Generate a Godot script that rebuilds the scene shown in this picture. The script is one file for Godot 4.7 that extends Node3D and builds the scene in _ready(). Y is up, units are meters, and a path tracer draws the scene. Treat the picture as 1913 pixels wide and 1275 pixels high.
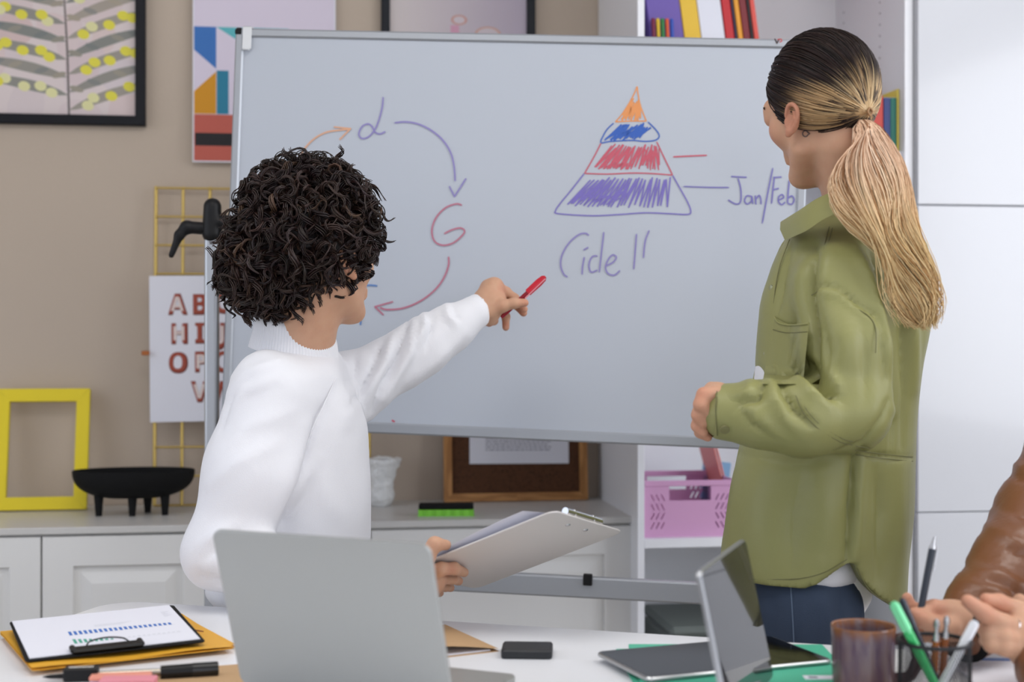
extends Node3D
# A meeting-room corner: two people at a whiteboard, a white table with stationery in front, a sideboard, shelves and a glossy cabinet behind.

const F := 2657.0        # focal length in pixels of the 1913 x 1275 frame
const CX := 956.5
const HY := 610.0        # horizon row
const EYE := 1.27        # camera height

var wall_f: Transform3D  # frame of the back wall: x along the wall, y up, z into the room
var board_f: Transform3D # frame of the whiteboard: origin at its top left corner, y up, z towards the room
var table_f: Transform3D # frame of the table: origin at its far left corner on the floor, x along the far edge, z towards the camera
var M := {}
var taken := {}

# ---------------------------------------------------------------- mesh builder
class MB:
	var v := PackedVector3Array()
	var n := PackedVector3Array()
	var uv := PackedVector2Array()
	var c := PackedColorArray()
	var ix := PackedInt32Array()
	var col := Color.WHITE

	func vert(p: Vector3, nn: Vector3, t := Vector2.ZERO) -> int:
		v.append(p); n.append(nn); uv.append(t); c.append(col)
		return v.size() - 1

	func t3(a: int, b: int, d: int) -> void: # counter-clockwise seen from outside
		ix.append(a); ix.append(d); ix.append(b)

	func face(p: Array, out: Vector3) -> void: # flat convex polygon, turned so that it faces out
		var nn: Vector3 = (p[1] - p[0]).cross(p[2] - p[0])
		if nn.length_squared() < 1e-16 and p.size() > 3:
			nn = (p[2] - p[0]).cross(p[3] - p[0])
		nn = nn.normalized()
		var flip := nn.dot(out) < 0.0
		if flip:
			nn = -nn
		var k := 0
		var an := nn.abs()
		if an.y > an.x and an.y > an.z: k = 1
		elif an.z > an.x: k = 2
		var first := v.size()
		for q: Vector3 in p:
			vert(q, nn, Vector2(q.z, q.y) if k == 0 else Vector2(q.x, q.z) if k == 1 else Vector2(q.x, q.y))
		for i in range(1, p.size() - 1):
			if flip: t3(first, first + i + 1, first + i)
			else: t3(first, first + i, first + i + 1)

	func box(xf: Transform3D, size: Vector3, bev := 0.002) -> MB:
		var h := size / 2.0
		var b := minf(bev, minf(h.x, minf(h.y, h.z)) * 0.9)
		for a in 3:
			var u := (a + 1) % 3
			var w := (a + 2) % 3
			for s in [-1.0, 1.0]:
				var pts := []
				for q in [[-1, -1], [1, -1], [1, 1], [-1, 1]]:
					var p := Vector3()
					p[a] = s * h[a]; p[u] = q[0] * (h[u] - b); p[w] = q[1] * (h[w] - b)
					pts.append(xf * p)
				var o := Vector3(); o[a] = s
				face(pts, xf.basis * o)
			if b <= 0.0: continue
			for su in [-1.0, 1.0]:
				for sw in [-1.0, 1.0]:
					var pts := []
					for q in [[0, -1], [0, 1], [1, 1], [1, -1]]:
						var p := Vector3()
						p[a] = q[1] * (h[a] - b)
						p[u] = su * (h[u] - (b if q[0] else 0.0)); p[w] = sw * (h[w] - (0.0 if q[0] else b))
						pts.append(xf * p)
					var o := Vector3(); o[u] = su; o[w] = sw
					face(pts, xf.basis * o)
		if b > 0.0:
			for sx in [-1.0, 1.0]:
				for sy in [-1.0, 1.0]:
					for sz in [-1.0, 1.0]:
						var e := Vector3(sx, sy, sz)
						face([xf * (e * Vector3(h.x, h.y - b, h.z - b)), xf * (e * Vector3(h.x - b, h.y, h.z - b)), xf * (e * Vector3(h.x - b, h.y - b, h.z))], xf.basis * e)
		return self

	func box_at(x0: float, x1: float, y0: float, y1: float, z0: float, z1: float, bev := 0.002) -> MB:
		return box(Transform3D(Basis(), Vector3((x0 + x1) / 2, (y0 + y1) / 2, (z0 + z1) / 2)), Vector3(x1 - x0, y1 - y0, z1 - z0), bev)

	func tube(pts: PackedVector3Array, rad: PackedFloat32Array, sides := 8, cap := true, squash := 1.0, hint := Vector3.UP) -> MB:
		var m := pts.size()
		var t := (pts[1] - pts[0]).normalized()
		var x := hint.cross(t)
		if x.length() < 0.05: x = Vector3.RIGHT.cross(t)
		x = x.normalized()
		var first := v.size()
		for i in m:
			t = (pts[mini(i + 1, m - 1)] - pts[maxi(i - 1, 0)]).normalized()
			x = (x - t * x.dot(t)).normalized()
			var y := t.cross(x)
			var r := rad[mini(i, rad.size() - 1)]
			for s in sides:
				var a := TAU * s / sides
				var o := x * cos(a) + y * sin(a) * squash
				vert(pts[i] + o * r, (x * cos(a) + y * sin(a) / squash).normalized(), Vector2(float(s) / sides, float(i) / m))
		for i in m - 1:
			for s in sides:
				var a := first + i * sides + s
				var b := first + i * sides + (s + 1) % sides
				t3(a, b, b + sides); t3(a, b + sides, a + sides)
		if cap:
			for e in [0, m - 1]:
				var nn := (pts[0] - pts[1]).normalized() if e == 0 else (pts[m - 1] - pts[m - 2]).normalized()
				var ring := []
				for s in sides: ring.append(v[first + e * sides + s])
				face(ring, nn)
		return self

	func rod(a: Vector3, b: Vector3, r: float, sides := 10, r2 := -1.0) -> MB:
		return tube(PackedVector3Array([a, b]), PackedFloat32Array([r, r if r2 < 0 else r2]), sides)

	func lathe(prof: PackedVector2Array, seg: int, xf := Transform3D(), sx := 1.0, sz := 1.0) -> MB: # profile (radius, height) from the bottom outside upwards
		var m := prof.size()
		var nn := PackedVector2Array()
		for i in m - 1:
			var d := prof[i + 1] - prof[i]
			nn.append(Vector2(d.y, -d.x).normalized())
		for i in m - 1:
			var n0 := nn[i]
			var n1 := nn[i]
			if i > 0 and nn[i - 1].dot(nn[i]) > 0.6: n0 = (nn[i] + nn[i - 1]).normalized()
			if i < m - 2 and nn[i + 1].dot(nn[i]) > 0.6: n1 = (nn[i] + nn[i + 1]).normalized()
			var first := v.size()
			for s in seg + 1:
				var a := TAU * s / seg
				var ca := cos(a)
				var sa := sin(a)
				vert(xf * Vector3(prof[i].x * ca * sx, prof[i].y, prof[i].x * sa * sz), (xf.basis * Vector3(n0.x * ca / sx, n0.y, n0.x * sa / sz)).normalized(), Vector2(float(s) / seg, float(i) / m))
				vert(xf * Vector3(prof[i + 1].x * ca * sx, prof[i + 1].y, prof[i + 1].x * sa * sz), (xf.basis * Vector3(n1.x * ca / sx, n1.y, n1.x * sa / sz)).normalized(), Vector2(float(s) / seg, float(i + 1) / m))
			for s in seg:
				var a := first + s * 2
				t3(a, a + 1, a + 3); t3(a, a + 3, a + 2)
		return self

	func prism(poly: PackedVector2Array, z0: float, z1: float, xf := Transform3D()) -> MB: # polygon in x, y, from z0 to z1
		var tris := Geometry2D.triangulate_polygon(poly)
		for e in [[z0, -1.0], [z1, 1.0]]:
			var z: float = e[0]
			for i in range(0, tris.size(), 3):
				face([xf * Vector3(poly[tris[i]].x, poly[tris[i]].y, z), xf * Vector3(poly[tris[i + 1]].x, poly[tris[i + 1]].y, z), xf * Vector3(poly[tris[i + 2]].x, poly[tris[i + 2]].y, z)], xf.basis * Vector3(0, 0, e[1]))
		var ccw := not Geometry2D.is_polygon_clockwise(poly)
		for i in poly.size():
			var a := poly[i]
			var b := poly[(i + 1) % poly.size()]
			var o := Vector2(b.y - a.y, a.x - b.x) * (1.0 if ccw else -1.0)
			face([xf * Vector3(a.x, a.y, z0), xf * Vector3(b.x, b.y, z0), xf * Vector3(b.x, b.y, z1), xf * Vector3(a.x, a.y, z1)], xf.basis * Vector3(o.x, o.y, 0))
		return self

	func frame(w: float, h: float, bar: float, z0: float, z1: float, lip := 0.003) -> MB: # four mitred bars round a w x h opening's outside, centred
		for k in 4:
			var along := w if k % 2 == 0 else h
			var off := h if k % 2 == 0 else w
			var r := Transform3D(Basis(Vector3.BACK, k * PI / 2), Vector3())
			var o0 := -off / 2
			var prof := [Vector2(o0, z0), Vector2(o0, z1 - lip), Vector2(o0 + lip, z1), Vector2(o0 + bar - lip, z1), Vector2(o0 + bar, z1 - lip), Vector2(o0 + bar, z0)]
			for i in prof.size():
				var a: Vector2 = prof[i]
				var b: Vector2 = prof[(i + 1) % prof.size()]
				var ta := along / 2 - (a.x - o0)
				var tb := along / 2 - (b.x - o0)
				var mid := (a + b) / 2
				var d := b - a
				var nn := Vector3(0, -d.y, d.x)
				if nn.dot(Vector3(0, mid.x - (o0 + bar / 2), mid.y - (z0 + z1) / 2)) < 0: nn = -nn
				face([r * Vector3(-ta, a.x, a.y), r * Vector3(ta, a.x, a.y), r * Vector3(tb, b.x, b.y), r * Vector3(-tb, b.x, b.y)], r.basis * nn)
		return self

	func sheet(xf: Transform3D, w: float, h: float) -> MB: # flat, centred, faces +z, its texture upright
		var o := xf.basis.z.normalized()
		var a := vert(xf * Vector3(-w / 2, -h / 2, 0), o, Vector2(0, 1))
		vert(xf * Vector3(w / 2, -h / 2, 0), o, Vector2(1, 1))
		vert(xf * Vector3(w / 2, h / 2, 0), o, Vector2(1, 0))
		vert(xf * Vector3(-w / 2, h / 2, 0), o, Vector2(0, 0))
		t3(a, a + 1, a + 2); t3(a, a + 2, a + 3)
		return self

	func patch(g: Array, out: Vector3) -> MB: # rows of points, smooth, both faces seen
		var R: int = g.size()
		var C: int = g[0].size()
		var first := v.size()
		for r in R:
			for q in C:
				var du: Vector3 = g[r][mini(q + 1, C - 1)] - g[r][maxi(q - 1, 0)]
				var dv: Vector3 = g[mini(r + 1, R - 1)][q] - g[maxi(r - 1, 0)][q]
				var nn := du.cross(dv).normalized()
				if nn.dot(out) < 0: nn = -nn
				vert(g[r][q], nn, Vector2(float(q) / (C - 1), float(r) / (R - 1)))
		var flip: bool = (g[0][1] - g[0][0]).cross(g[1][0] - g[0][0]).dot(out) < 0
		for r in R - 1:
			for q in C - 1:
				var a := first + r * C + q
				if flip: t3(a, a + C, a + 1); t3(a + 1, a + C, a + C + 1)
				else: t3(a, a + 1, a + C); t3(a + 1, a + C + 1, a + C)
		return self

	func ribbon(pts: PackedVector3Array, w: float, out: Vector3) -> MB:
		var m := pts.size()
		var first := v.size()
		for i in m:
			var t := (pts[mini(i + 1, m - 1)] - pts[maxi(i - 1, 0)]).normalized()
			var s := t.cross(out).normalized() * w / 2
			if i == 0 or i == m - 1: s *= 0.55
			var up := out * (0.000004 * i)
			vert(pts[i] - s + up, out); vert(pts[i] + s + up, out)
		for i in m - 1:
			var a := first + i * 2
			t3(a, a + 1, a + 3); t3(a, a + 3, a + 2)
		return self

	func dashes(pts: PackedVector3Array, w: float, out: Vector3) -> MB: # a polyline with sharp turns: one flat stroke per stretch
		for i in pts.size() - 1:
			var t := (pts[i + 1] - pts[i]).normalized()
			var s := t.cross(out).normalized() * w / 2
			var up := out * (0.000006 * i)
			var a := vert(pts[i] - s - t * w * 0.3 + up, out)
			vert(pts[i] + s - t * w * 0.3 + up, out); vert(pts[i + 1] + s + t * w * 0.3 + up, out); vert(pts[i + 1] - s + t * w * 0.3 + up, out)
			t3(a, a + 1, a + 2); t3(a, a + 2, a + 3)
		return self

	func add(o: MB, xf := Transform3D()) -> MB:
		var first := v.size()
		for i in o.v.size():
			v.append(xf * o.v[i]); n.append((xf.basis * o.n[i]).normalized()); uv.append(o.uv[i]); c.append(o.c[i])
		for i in o.ix: ix.append(i + first)
		return self

	func build() -> ArrayMesh:
		var arr := []
		arr.resize(Mesh.ARRAY_MAX)
		arr[Mesh.ARRAY_VERTEX] = v; arr[Mesh.ARRAY_NORMAL] = n; arr[Mesh.ARRAY_TEX_UV] = uv; arr[Mesh.ARRAY_COLOR] = c; arr[Mesh.ARRAY_INDEX] = ix
		var m := ArrayMesh.new()
		m.add_surface_from_arrays(Mesh.PRIMITIVE_TRIANGLES, arr)
		return m

# ---------------------------------------------------------------- soft bodies: tapered capsules, ellipsoids and lofts joined by a smooth minimum, meshed as surface nets
class Field:
	var kind := PackedInt32Array()
	var a := PackedVector3Array()
	var ba := PackedVector3Array()
	var inv := PackedFloat32Array()
	var r0 := PackedFloat32Array()
	var r1 := PackedFloat32Array()
	var k := PackedFloat32Array()
	var sg := PackedFloat32Array()
	var xf: Array[Transform3D] = []
	var rows: Array = []
	var cut: Callable
	var has_cut := false
	var lo := Vector3(1e9, 1e9, 1e9)
	var hi := Vector3(-1e9, -1e9, -1e9)

	func put(kd: int, p: Vector3, q: Vector3, ra: float, rb: float, kk: float, s: float, t: Transform3D, rw: Array) -> void:
		kind.append(kd); a.append(p); ba.append(q); inv.append(1.0 / maxf(q.length_squared(), 1e-9)); r0.append(ra); r1.append(rb); k.append(kk); sg.append(s); xf.append(t); rows.append(rw)

	func grow(p: Vector3, r: float) -> void:
		lo = lo.min(p - Vector3(r, r, r)); hi = hi.max(p + Vector3(r, r, r))

	func cap(p: Vector3, q: Vector3, ra: float, rb: float, kk := 0.02, s := 1.0) -> Field:
		put(0, p, q - p, ra, rb, kk, s, Transform3D(), [])
		if s > 0: grow(p, ra); grow(q, rb)
		return self

	func chain(p: Array, r: Array, kk := 0.012, finer := 1) -> Field:
		if finer > 1: # rounded through its joints
			var q := []
			var w := []
			for i in p.size() - 1:
				for j in finer:
					var t := float(j) / finer
					q.append((p[i] as Vector3).cubic_interpolate(p[i + 1], p[maxi(i - 1, 0)], p[mini(i + 2, p.size() - 1)], t))
					w.append(lerpf(r[i], r[i + 1], t))
			q.append(p[p.size() - 1])
			w.append(r[r.size() - 1])
			return chain(q, w, kk)
		for i in p.size() - 1: cap(p[i], p[i + 1], r[i], r[i + 1], kk)
		return self

	func ell(p: Vector3, rad: Vector3, b := Basis(), kk := 0.02, s := 1.0) -> Field:
		put(1, rad, Vector3.ONE, 0, 0, kk, s, Transform3D(b, p).affine_inverse(), [])
		if s > 0: grow(p, maxf(rad.x, maxf(rad.y, rad.z)))
		return self

	# rows from low to high: [y, centre x, centre z, half width, half depth]
	func loft(rw: Array, kk := 0.02) -> Field:
		put(2, Vector3(), Vector3.ONE, 0, 0, kk, 1.0, Transform3D(), rw)
		for q in rw: grow(Vector3(q[1], q[0], q[2]), maxf(q[3], q[4]))
		return self

	func one(i: int, p: Vector3) -> float:
		var kd := kind[i]
		if kd == 0:
			var pa := p - a[i]
			var h := clampf(pa.dot(ba[i]) * inv[i], 0.0, 1.0)
			return (pa - ba[i] * h).length() - lerpf(r0[i], r1[i], h)
		if kd == 1:
			var q := xf[i] * p
			var s := q / a[i]
			var k0 := s.length()
			var k1 := (s / a[i]).length()
			return k0 * (k0 - 1.0) / maxf(k1, 1e-6)
		var rw: Array = rows[i]
		var m := rw.size()
		var y := clampf(p.y, rw[0][0], rw[m - 1][0])
		var j := 0
		while j < m - 2 and y > rw[j + 1][0]: j += 1
		var b: Array = rw[j]
		var c: Array = rw[j + 1]
		var e: Array = rw[maxi(j - 1, 0)]
		var f: Array = rw[mini(j + 2, m - 1)]
		var t: float = (y - b[0]) / (c[0] - b[0])
		var cx := cubic_interpolate(b[1], c[1], e[1], f[1], t)
		var cz := cubic_interpolate(b[2], c[2], e[2], f[2], t)
		var ax := maxf(cubic_interpolate(b[3], c[3], e[3], f[3], t), 0.004)
		var az := maxf(cubic_interpolate(b[4], c[4], e[4], f[4], t), 0.004)
		var dx := (p.x - cx) / ax
		var dz := (p.z - cz) / az
		var k0 := sqrt(dx * dx + dz * dz)
		var k1 := sqrt(dx * dx / (ax * ax) + dz * dz / (az * az))
		var d := k0 * (k0 - 1.0) / maxf(k1, 1e-6)
		if k0 < 0.05: d = -minf(ax, az)
		var dy := absf(p.y - y)
		if dy > 0.0: return sqrt(maxf(d, 0.0) ** 2 + dy * dy) if d > 0.0 else maxf(dy, d)
		return d

	func at(p: Vector3, list: PackedInt32Array) -> float:
		var d := 1e3
		for i in list:
			var e := one(i, p)
			var kk := k[i]
			if sg[i] > 0.0:
				var h := kk - absf(d - e)
				d = minf(d, e)
				if h > 0.0: d -= h * h / (4.0 * kk)
			else:
				e = -e
				var h := kk - absf(d - e)
				d = maxf(d, e)
				if h > 0.0: d += h * h / (4.0 * kk)
		if has_cut:
			d = maxf(d, (cut as Callable).call(p))
		return d

	func mesh(mb: MB, h: float, disp = null, tint = null) -> void:
		var every := PackedInt32Array(range(kind.size()))
		var o := lo - Vector3(h, h, h) * 3.0
		var nb := Vector3i(((hi - lo + Vector3(h, h, h) * 6.0) / (h * 8.0)).ceil())
		var half := h * 4.0 * sqrt(3.0)
		var cells := {}
		var edges := PackedInt64Array()
		var first := mb.v.size()
		var s := PackedFloat32Array()
		s.resize(729)
		var es := PackedFloat32Array()
		es.resize(kind.size())
		var deep := 0.0
		for q in sg: if q < 0.0: deep = 0.03
		if has_cut: deep = 0.2
		for bx in nb.x:
			for by in nb.y:
				for bz in nb.z:
					var base := o + Vector3(bx, by, bz) * (h * 8.0)
					var mid := base + Vector3(h, h, h) * 4.0
					var list := PackedInt32Array()
					var near := 1e3
					var joined := 1e3
					for i in every:
						var e := one(i, mid)
						es[i] = e
						if sg[i] > 0.0:
							near = minf(near, e)
							var g := k[i] - absf(joined - e)
							joined = minf(joined, e)
							if g > 0.0: joined -= g * g / (4.0 * k[i])
					if joined > half * 1.25 + 0.003 or joined < -half * 1.5 - deep: continue
					for i in every:
						if (sg[i] > 0.0 and es[i] < maxf(near, 0.0) + 2.2 * half + k[i]) or (sg[i] < 0.0 and es[i] < half * 1.3 + k[i]): list.append(i)
					var q := 0
					var pos := 0
					for i in 9:
						for j in 9:
							for l in 9:
								var val := at(base + Vector3(i, j, l) * h, list)
								s[q] = val
								if val > 0.0: pos += 1
								q += 1
					if pos == 0 or pos == 729: continue
					for i in 8:
						for j in 8:
							for l in 8:
								q = (i * 9 + j) * 9 + l
								var s0 := s[q]; var s1 := s[q + 1]; var s2 := s[q + 9]; var s3 := s[q + 10]
								var s4 := s[q + 81]; var s5 := s[q + 82]; var s6 := s[q + 90]; var s7 := s[q + 91]
								var mn := minf(minf(minf(s0, s1), minf(s2, s3)), minf(minf(s4, s5), minf(s6, s7)))
								if mn > 0.0: continue
								var mx := maxf(maxf(maxf(s0, s1), maxf(s2, s3)), maxf(maxf(s4, s5), maxf(s6, s7)))
								if mx <= 0.0: continue
								var p := Vector3()
								var cnt := 0
								if (s0 > 0.0) != (s1 > 0.0): p += Vector3(0, 0, s0 / (s0 - s1)); cnt += 1
								if (s2 > 0.0) != (s3 > 0.0): p += Vector3(0, 1, s2 / (s2 - s3)); cnt += 1
								if (s4 > 0.0) != (s5 > 0.0): p += Vector3(1, 0, s4 / (s4 - s5)); cnt += 1
								if (s6 > 0.0) != (s7 > 0.0): p += Vector3(1, 1, s6 / (s6 - s7)); cnt += 1
								if (s0 > 0.0) != (s2 > 0.0): p += Vector3(0, s0 / (s0 - s2), 0); cnt += 1
								if (s1 > 0.0) != (s3 > 0.0): p += Vector3(0, s1 / (s1 - s3), 1); cnt += 1
								if (s4 > 0.0) != (s6 > 0.0): p += Vector3(1, s4 / (s4 - s6), 0); cnt += 1
								if (s5 > 0.0) != (s7 > 0.0): p += Vector3(1, s5 / (s5 - s7), 1); cnt += 1
								if (s0 > 0.0) != (s4 > 0.0): p += Vector3(s0 / (s0 - s4), 0, 0); cnt += 1
								if (s1 > 0.0) != (s5 > 0.0): p += Vector3(s1 / (s1 - s5), 0, 1); cnt += 1
								if (s2 > 0.0) != (s6 > 0.0): p += Vector3(s2 / (s2 - s6), 1, 0); cnt += 1
								if (s3 > 0.0) != (s7 > 0.0): p += Vector3(s3 / (s3 - s7), 1, 1); cnt += 1
								var gx := bx * 8 + i
								var gy := by * 8 + j
								var gz := bz * 8 + l
								var key := (gx * 4096 + gy) * 4096 + gz
								cells[key] = mb.vert(base + (Vector3(i, j, l) + p / cnt) * h, Vector3.ZERO)
								if (s0 > 0.0) != (s4 > 0.0): edges.append(key * 8 + (4 if s0 > 0.0 else 0))
								if (s0 > 0.0) != (s2 > 0.0): edges.append(key * 8 + 1 + (4 if s0 > 0.0 else 0))
								if (s0 > 0.0) != (s1 > 0.0): edges.append(key * 8 + 2 + (4 if s0 > 0.0 else 0))
		var ix := PackedInt32Array()
		var step := [4096 * 4096, 4096, 1]
		for e in edges:
			var key := e >> 3
			var ax := e & 3
			var u: int = step[(ax + 1) % 3]
			var w: int = step[(ax + 2) % 3]
			if not (cells.has(key - u) and cells.has(key - w) and cells.has(key - u - w)): continue
			var c0: int = cells[key]
			var c1: int = cells[key - u]
			var c2: int = cells[key - u - w]
			var c3: int = cells[key - w]
			if e & 4:
				var t := c1; c1 = c3; c3 = t
			# counter-clockwise c0 c1 c2 c3 seen from outside
			for x in [c0, c2, c1, c0, c3, c2]: ix.append(x)
		mb.ix.append_array(ix)
		shade(mb, first, ix)
		if disp != null:
			for i in range(first, mb.v.size()):
				mb.v[i] += mb.n[i] * ((disp as Callable).call(mb.v[i], mb.n[i]) as float)
			shade(mb, first, ix)
		if tint != null:
			for i in range(first, mb.v.size()):
				mb.c[i] = (tint as Callable).call(mb.v[i], mb.n[i])

	func shade(mb: MB, first: int, ix: PackedInt32Array) -> void:
		for i in range(first, mb.v.size()): mb.n[i] = Vector3.ZERO
		for i in range(0, ix.size(), 3):
			var p := mb.v[ix[i]]
			var nn := (mb.v[ix[i + 2]] - p).cross(mb.v[ix[i + 1]] - p)
			mb.n[ix[i]] += nn; mb.n[ix[i + 1]] += nn; mb.n[ix[i + 2]] += nn
		for i in range(first, mb.v.size()): mb.n[i] = mb.n[i].normalized()

# ---------------------------------------------------------------- places
func P(px: float, py: float, d: float) -> Vector3: # the point at distance d along the camera's axis that shows at that pixel
	return Vector3((px - CX) / F * d, EYE - (py - HY) / F * d, -d)

func on(f: Transform3D, px: float, py: float, z := 0.0) -> Vector3: # where the sight line through a pixel meets the plane at depth z of a frame, in that frame
	var t := f.affine_inverse()
	var o := t * Vector3(0, EYE, 0)
	var r := t.basis * Vector3((px - CX) / F, -(py - HY) / F, -1)
	return o + r * ((z - o.z) / r.z)

func on_y(px: float, py: float, y: float) -> Vector3: # the same for a level plane
	var r := Vector3((px - CX) / F, -(py - HY) / F, -1)
	return Vector3(0, EYE, 0) + r * ((y - EYE) / r.y)

func curve(p: Array, per := 6) -> PackedVector3Array: # smooth line through points
	var out := PackedVector3Array()
	for i in p.size() - 1:
		for j in per:
			out.append((p[i] as Vector3).cubic_interpolate(p[i + 1], p[maxi(i - 1, 0)], p[mini(i + 2, p.size() - 1)], float(j) / per))
	out.append(p[p.size() - 1])
	return out

# ---------------------------------------------------------------- nodes and materials
func numbered(called: String) -> String:
	var k: int = taken.get(called, 0)
	taken[called] = k + 1
	return called if k == 0 else "%s_%03d" % [called, k]

func thing(called: String, label: String, category: String, xf := Transform3D(), group := "") -> Node3D:
	var o := Node3D.new()
	o.name = numbered(called)
	o.transform = xf
	tag(o, label, category, group)
	add_child(o, true)
	return o

func tag(o: Node3D, label: String, category: String, group := "") -> void:
	o.set_meta("label", label)
	o.set_meta("category", category)
	if group: o.set_meta("group", group)

func part(called: String, mb, m: Material, parent: Node3D, xf := Transform3D(), label := "") -> MeshInstance3D:
	var o := MeshInstance3D.new()
	o.name = called
	o.mesh = mb.build() if mb is MB else mb
	o.material_override = m
	o.transform = xf
	if label: o.set_meta("label", label)
	parent.add_child(o, true)
	return o

func struct(called: String, mb, m: Material, label: String, xf := Transform3D(), parent: Node3D = null) -> MeshInstance3D:
	var o := part(called, mb, m, self if parent == null else parent, xf)
	o.set_meta("kind", "structure")
	if parent == null:
		o.set_meta("label", label)
	return o

func mat(c: Color, rough := 0.6, metal := 0.0, spec := 0.5) -> StandardMaterial3D:
	var m := StandardMaterial3D.new()
	m.albedo_color = c
	m.roughness = rough
	m.metallic = metal
	m.metallic_specular = spec
	return m

func rgb(r: int, g: int, b: int) -> Color: return Color8(r, g, b)

func noise_tex(freq: float, size := 256, octaves := 3, seed_ := 1, kind := FastNoiseLite.TYPE_SIMPLEX_SMOOTH) -> NoiseTexture2D:
	var nz := FastNoiseLite.new()
	nz.seed = seed_
	nz.noise_type = kind
	nz.frequency = freq
	nz.fractal_octaves = octaves
	var t := NoiseTexture2D.new()
	t.noise = nz
	t.width = size
	t.height = size
	t.seamless = true
	return t

func relief(m: StandardMaterial3D, t: Texture2D, cm: float, per_metre: float) -> StandardMaterial3D:
	m.heightmap_enabled = true
	m.heightmap_texture = t
	m.heightmap_scale = cm
	m.uv1_triplanar = true
	m.uv1_scale = Vector3.ONE * per_metre
	return m

func vcol(m: StandardMaterial3D) -> StandardMaterial3D:
	m.vertex_color_use_as_albedo = true
	m.albedo_color = Color.WHITE
	return m

func lin(r: int, g: int, b: int) -> Color: return Color8(r, g, b).srgb_to_linear()

func tex_mat(im: Image, rough := 0.7) -> StandardMaterial3D:
	var m := mat(Color.WHITE, rough)
	m.albedo_texture = ImageTexture.create_from_image(im)
	m.texture_repeat = false
	return m

func poly_fill(im: Image, pts: PackedVector2Array, c: Color) -> void:
	var y0 := im.get_height()
	var y1 := 0
	for p in pts:
		y0 = mini(y0, int(floor(p.y))); y1 = maxi(y1, int(ceil(p.y)))
	for y in range(maxi(y0, 0), mini(y1, im.get_height())):
		var xs := []
		for i in pts.size():
			var a := pts[i]
			var b := pts[(i + 1) % pts.size()]
			if (a.y <= y + 0.5) != (b.y <= y + 0.5):
				xs.append(a.x + (y + 0.5 - a.y) / (b.y - a.y) * (b.x - a.x))
		xs.sort()
		for i in range(0, xs.size() - 1, 2):
			var x0 := clampi(int(round(xs[i])), 0, im.get_width())
			var x1 := clampi(int(round(xs[i + 1])), 0, im.get_width())
			if x1 > x0: im.fill_rect(Rect2i(x0, y, x1 - x0, 1), c)

func oval(cx: float, cy: float, rx: float, ry: float, tilt := 0.0, k := 24) -> PackedVector2Array:
	var out := PackedVector2Array()
	for i in k:
		out.append(Vector2(cx, cy) + Vector2(cos(TAU * i / k) * rx, sin(TAU * i / k) * ry).rotated(tilt))
	return out

func round_rect(w: float, h: float, r: float, k := 6) -> PackedVector2Array: # centred
	var out := PackedVector2Array()
	for q in 4:
		var cx := (w / 2 - r) * (1 if q == 0 or q == 3 else -1)
		var cy := (h / 2 - r) * (1 if q < 2 else -1)
		for i in k + 1:
			var a := (q + float(i) / k) * PI / 2
			out.append(Vector2(cx + r * cos(a), cy + r * sin(a)))
	return out

func slab(w: float, h: float, r: float, z0: float, z1: float, bev := 0.0015) -> MB: # rounded plate in x, y with softened rims
	var mb := MB.new()
	var big := round_rect(w, h, r)
	var small := round_rect(w - 2 * bev, h - 2 * bev, maxf(r - bev, 0.0005))
	var n := big.size()
	for e in [[z0, z0 + bev, -1.0], [z1, z1 - bev, 1.0]]:
		var ring := []
		for i in n: ring.append(Vector3(small[i].x, small[i].y, e[0]))
		mb.face(ring, Vector3(0, 0, e[2]))
		for i in n:
			var j := (i + 1) % n
			var o := (big[i] + big[j]).normalized()
			mb.face([Vector3(small[i].x, small[i].y, e[0]), Vector3(small[j].x, small[j].y, e[0]), Vector3(big[j].x, big[j].y, e[1]), Vector3(big[i].x, big[i].y, e[1])], Vector3(o.x, o.y, e[2]))
	for i in n:
		var j := (i + 1) % n
		var o := (big[j] - big[i])
		mb.face([Vector3(big[i].x, big[i].y, z0 + bev), Vector3(big[j].x, big[j].y, z0 + bev), Vector3(big[j].x, big[j].y, z1 - bev), Vector3(big[i].x, big[i].y, z1 - bev)], Vector3(o.y, -o.x, 0))
	return mb

func flat_on(origin: Vector3, yaw: float) -> Transform3D: # a frame lying level: its x, y span the surface, z is up
	return Transform3D(Basis(Vector3.UP, yaw) * Basis(Vector3.RIGHT, -PI / 2), origin)

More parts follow.
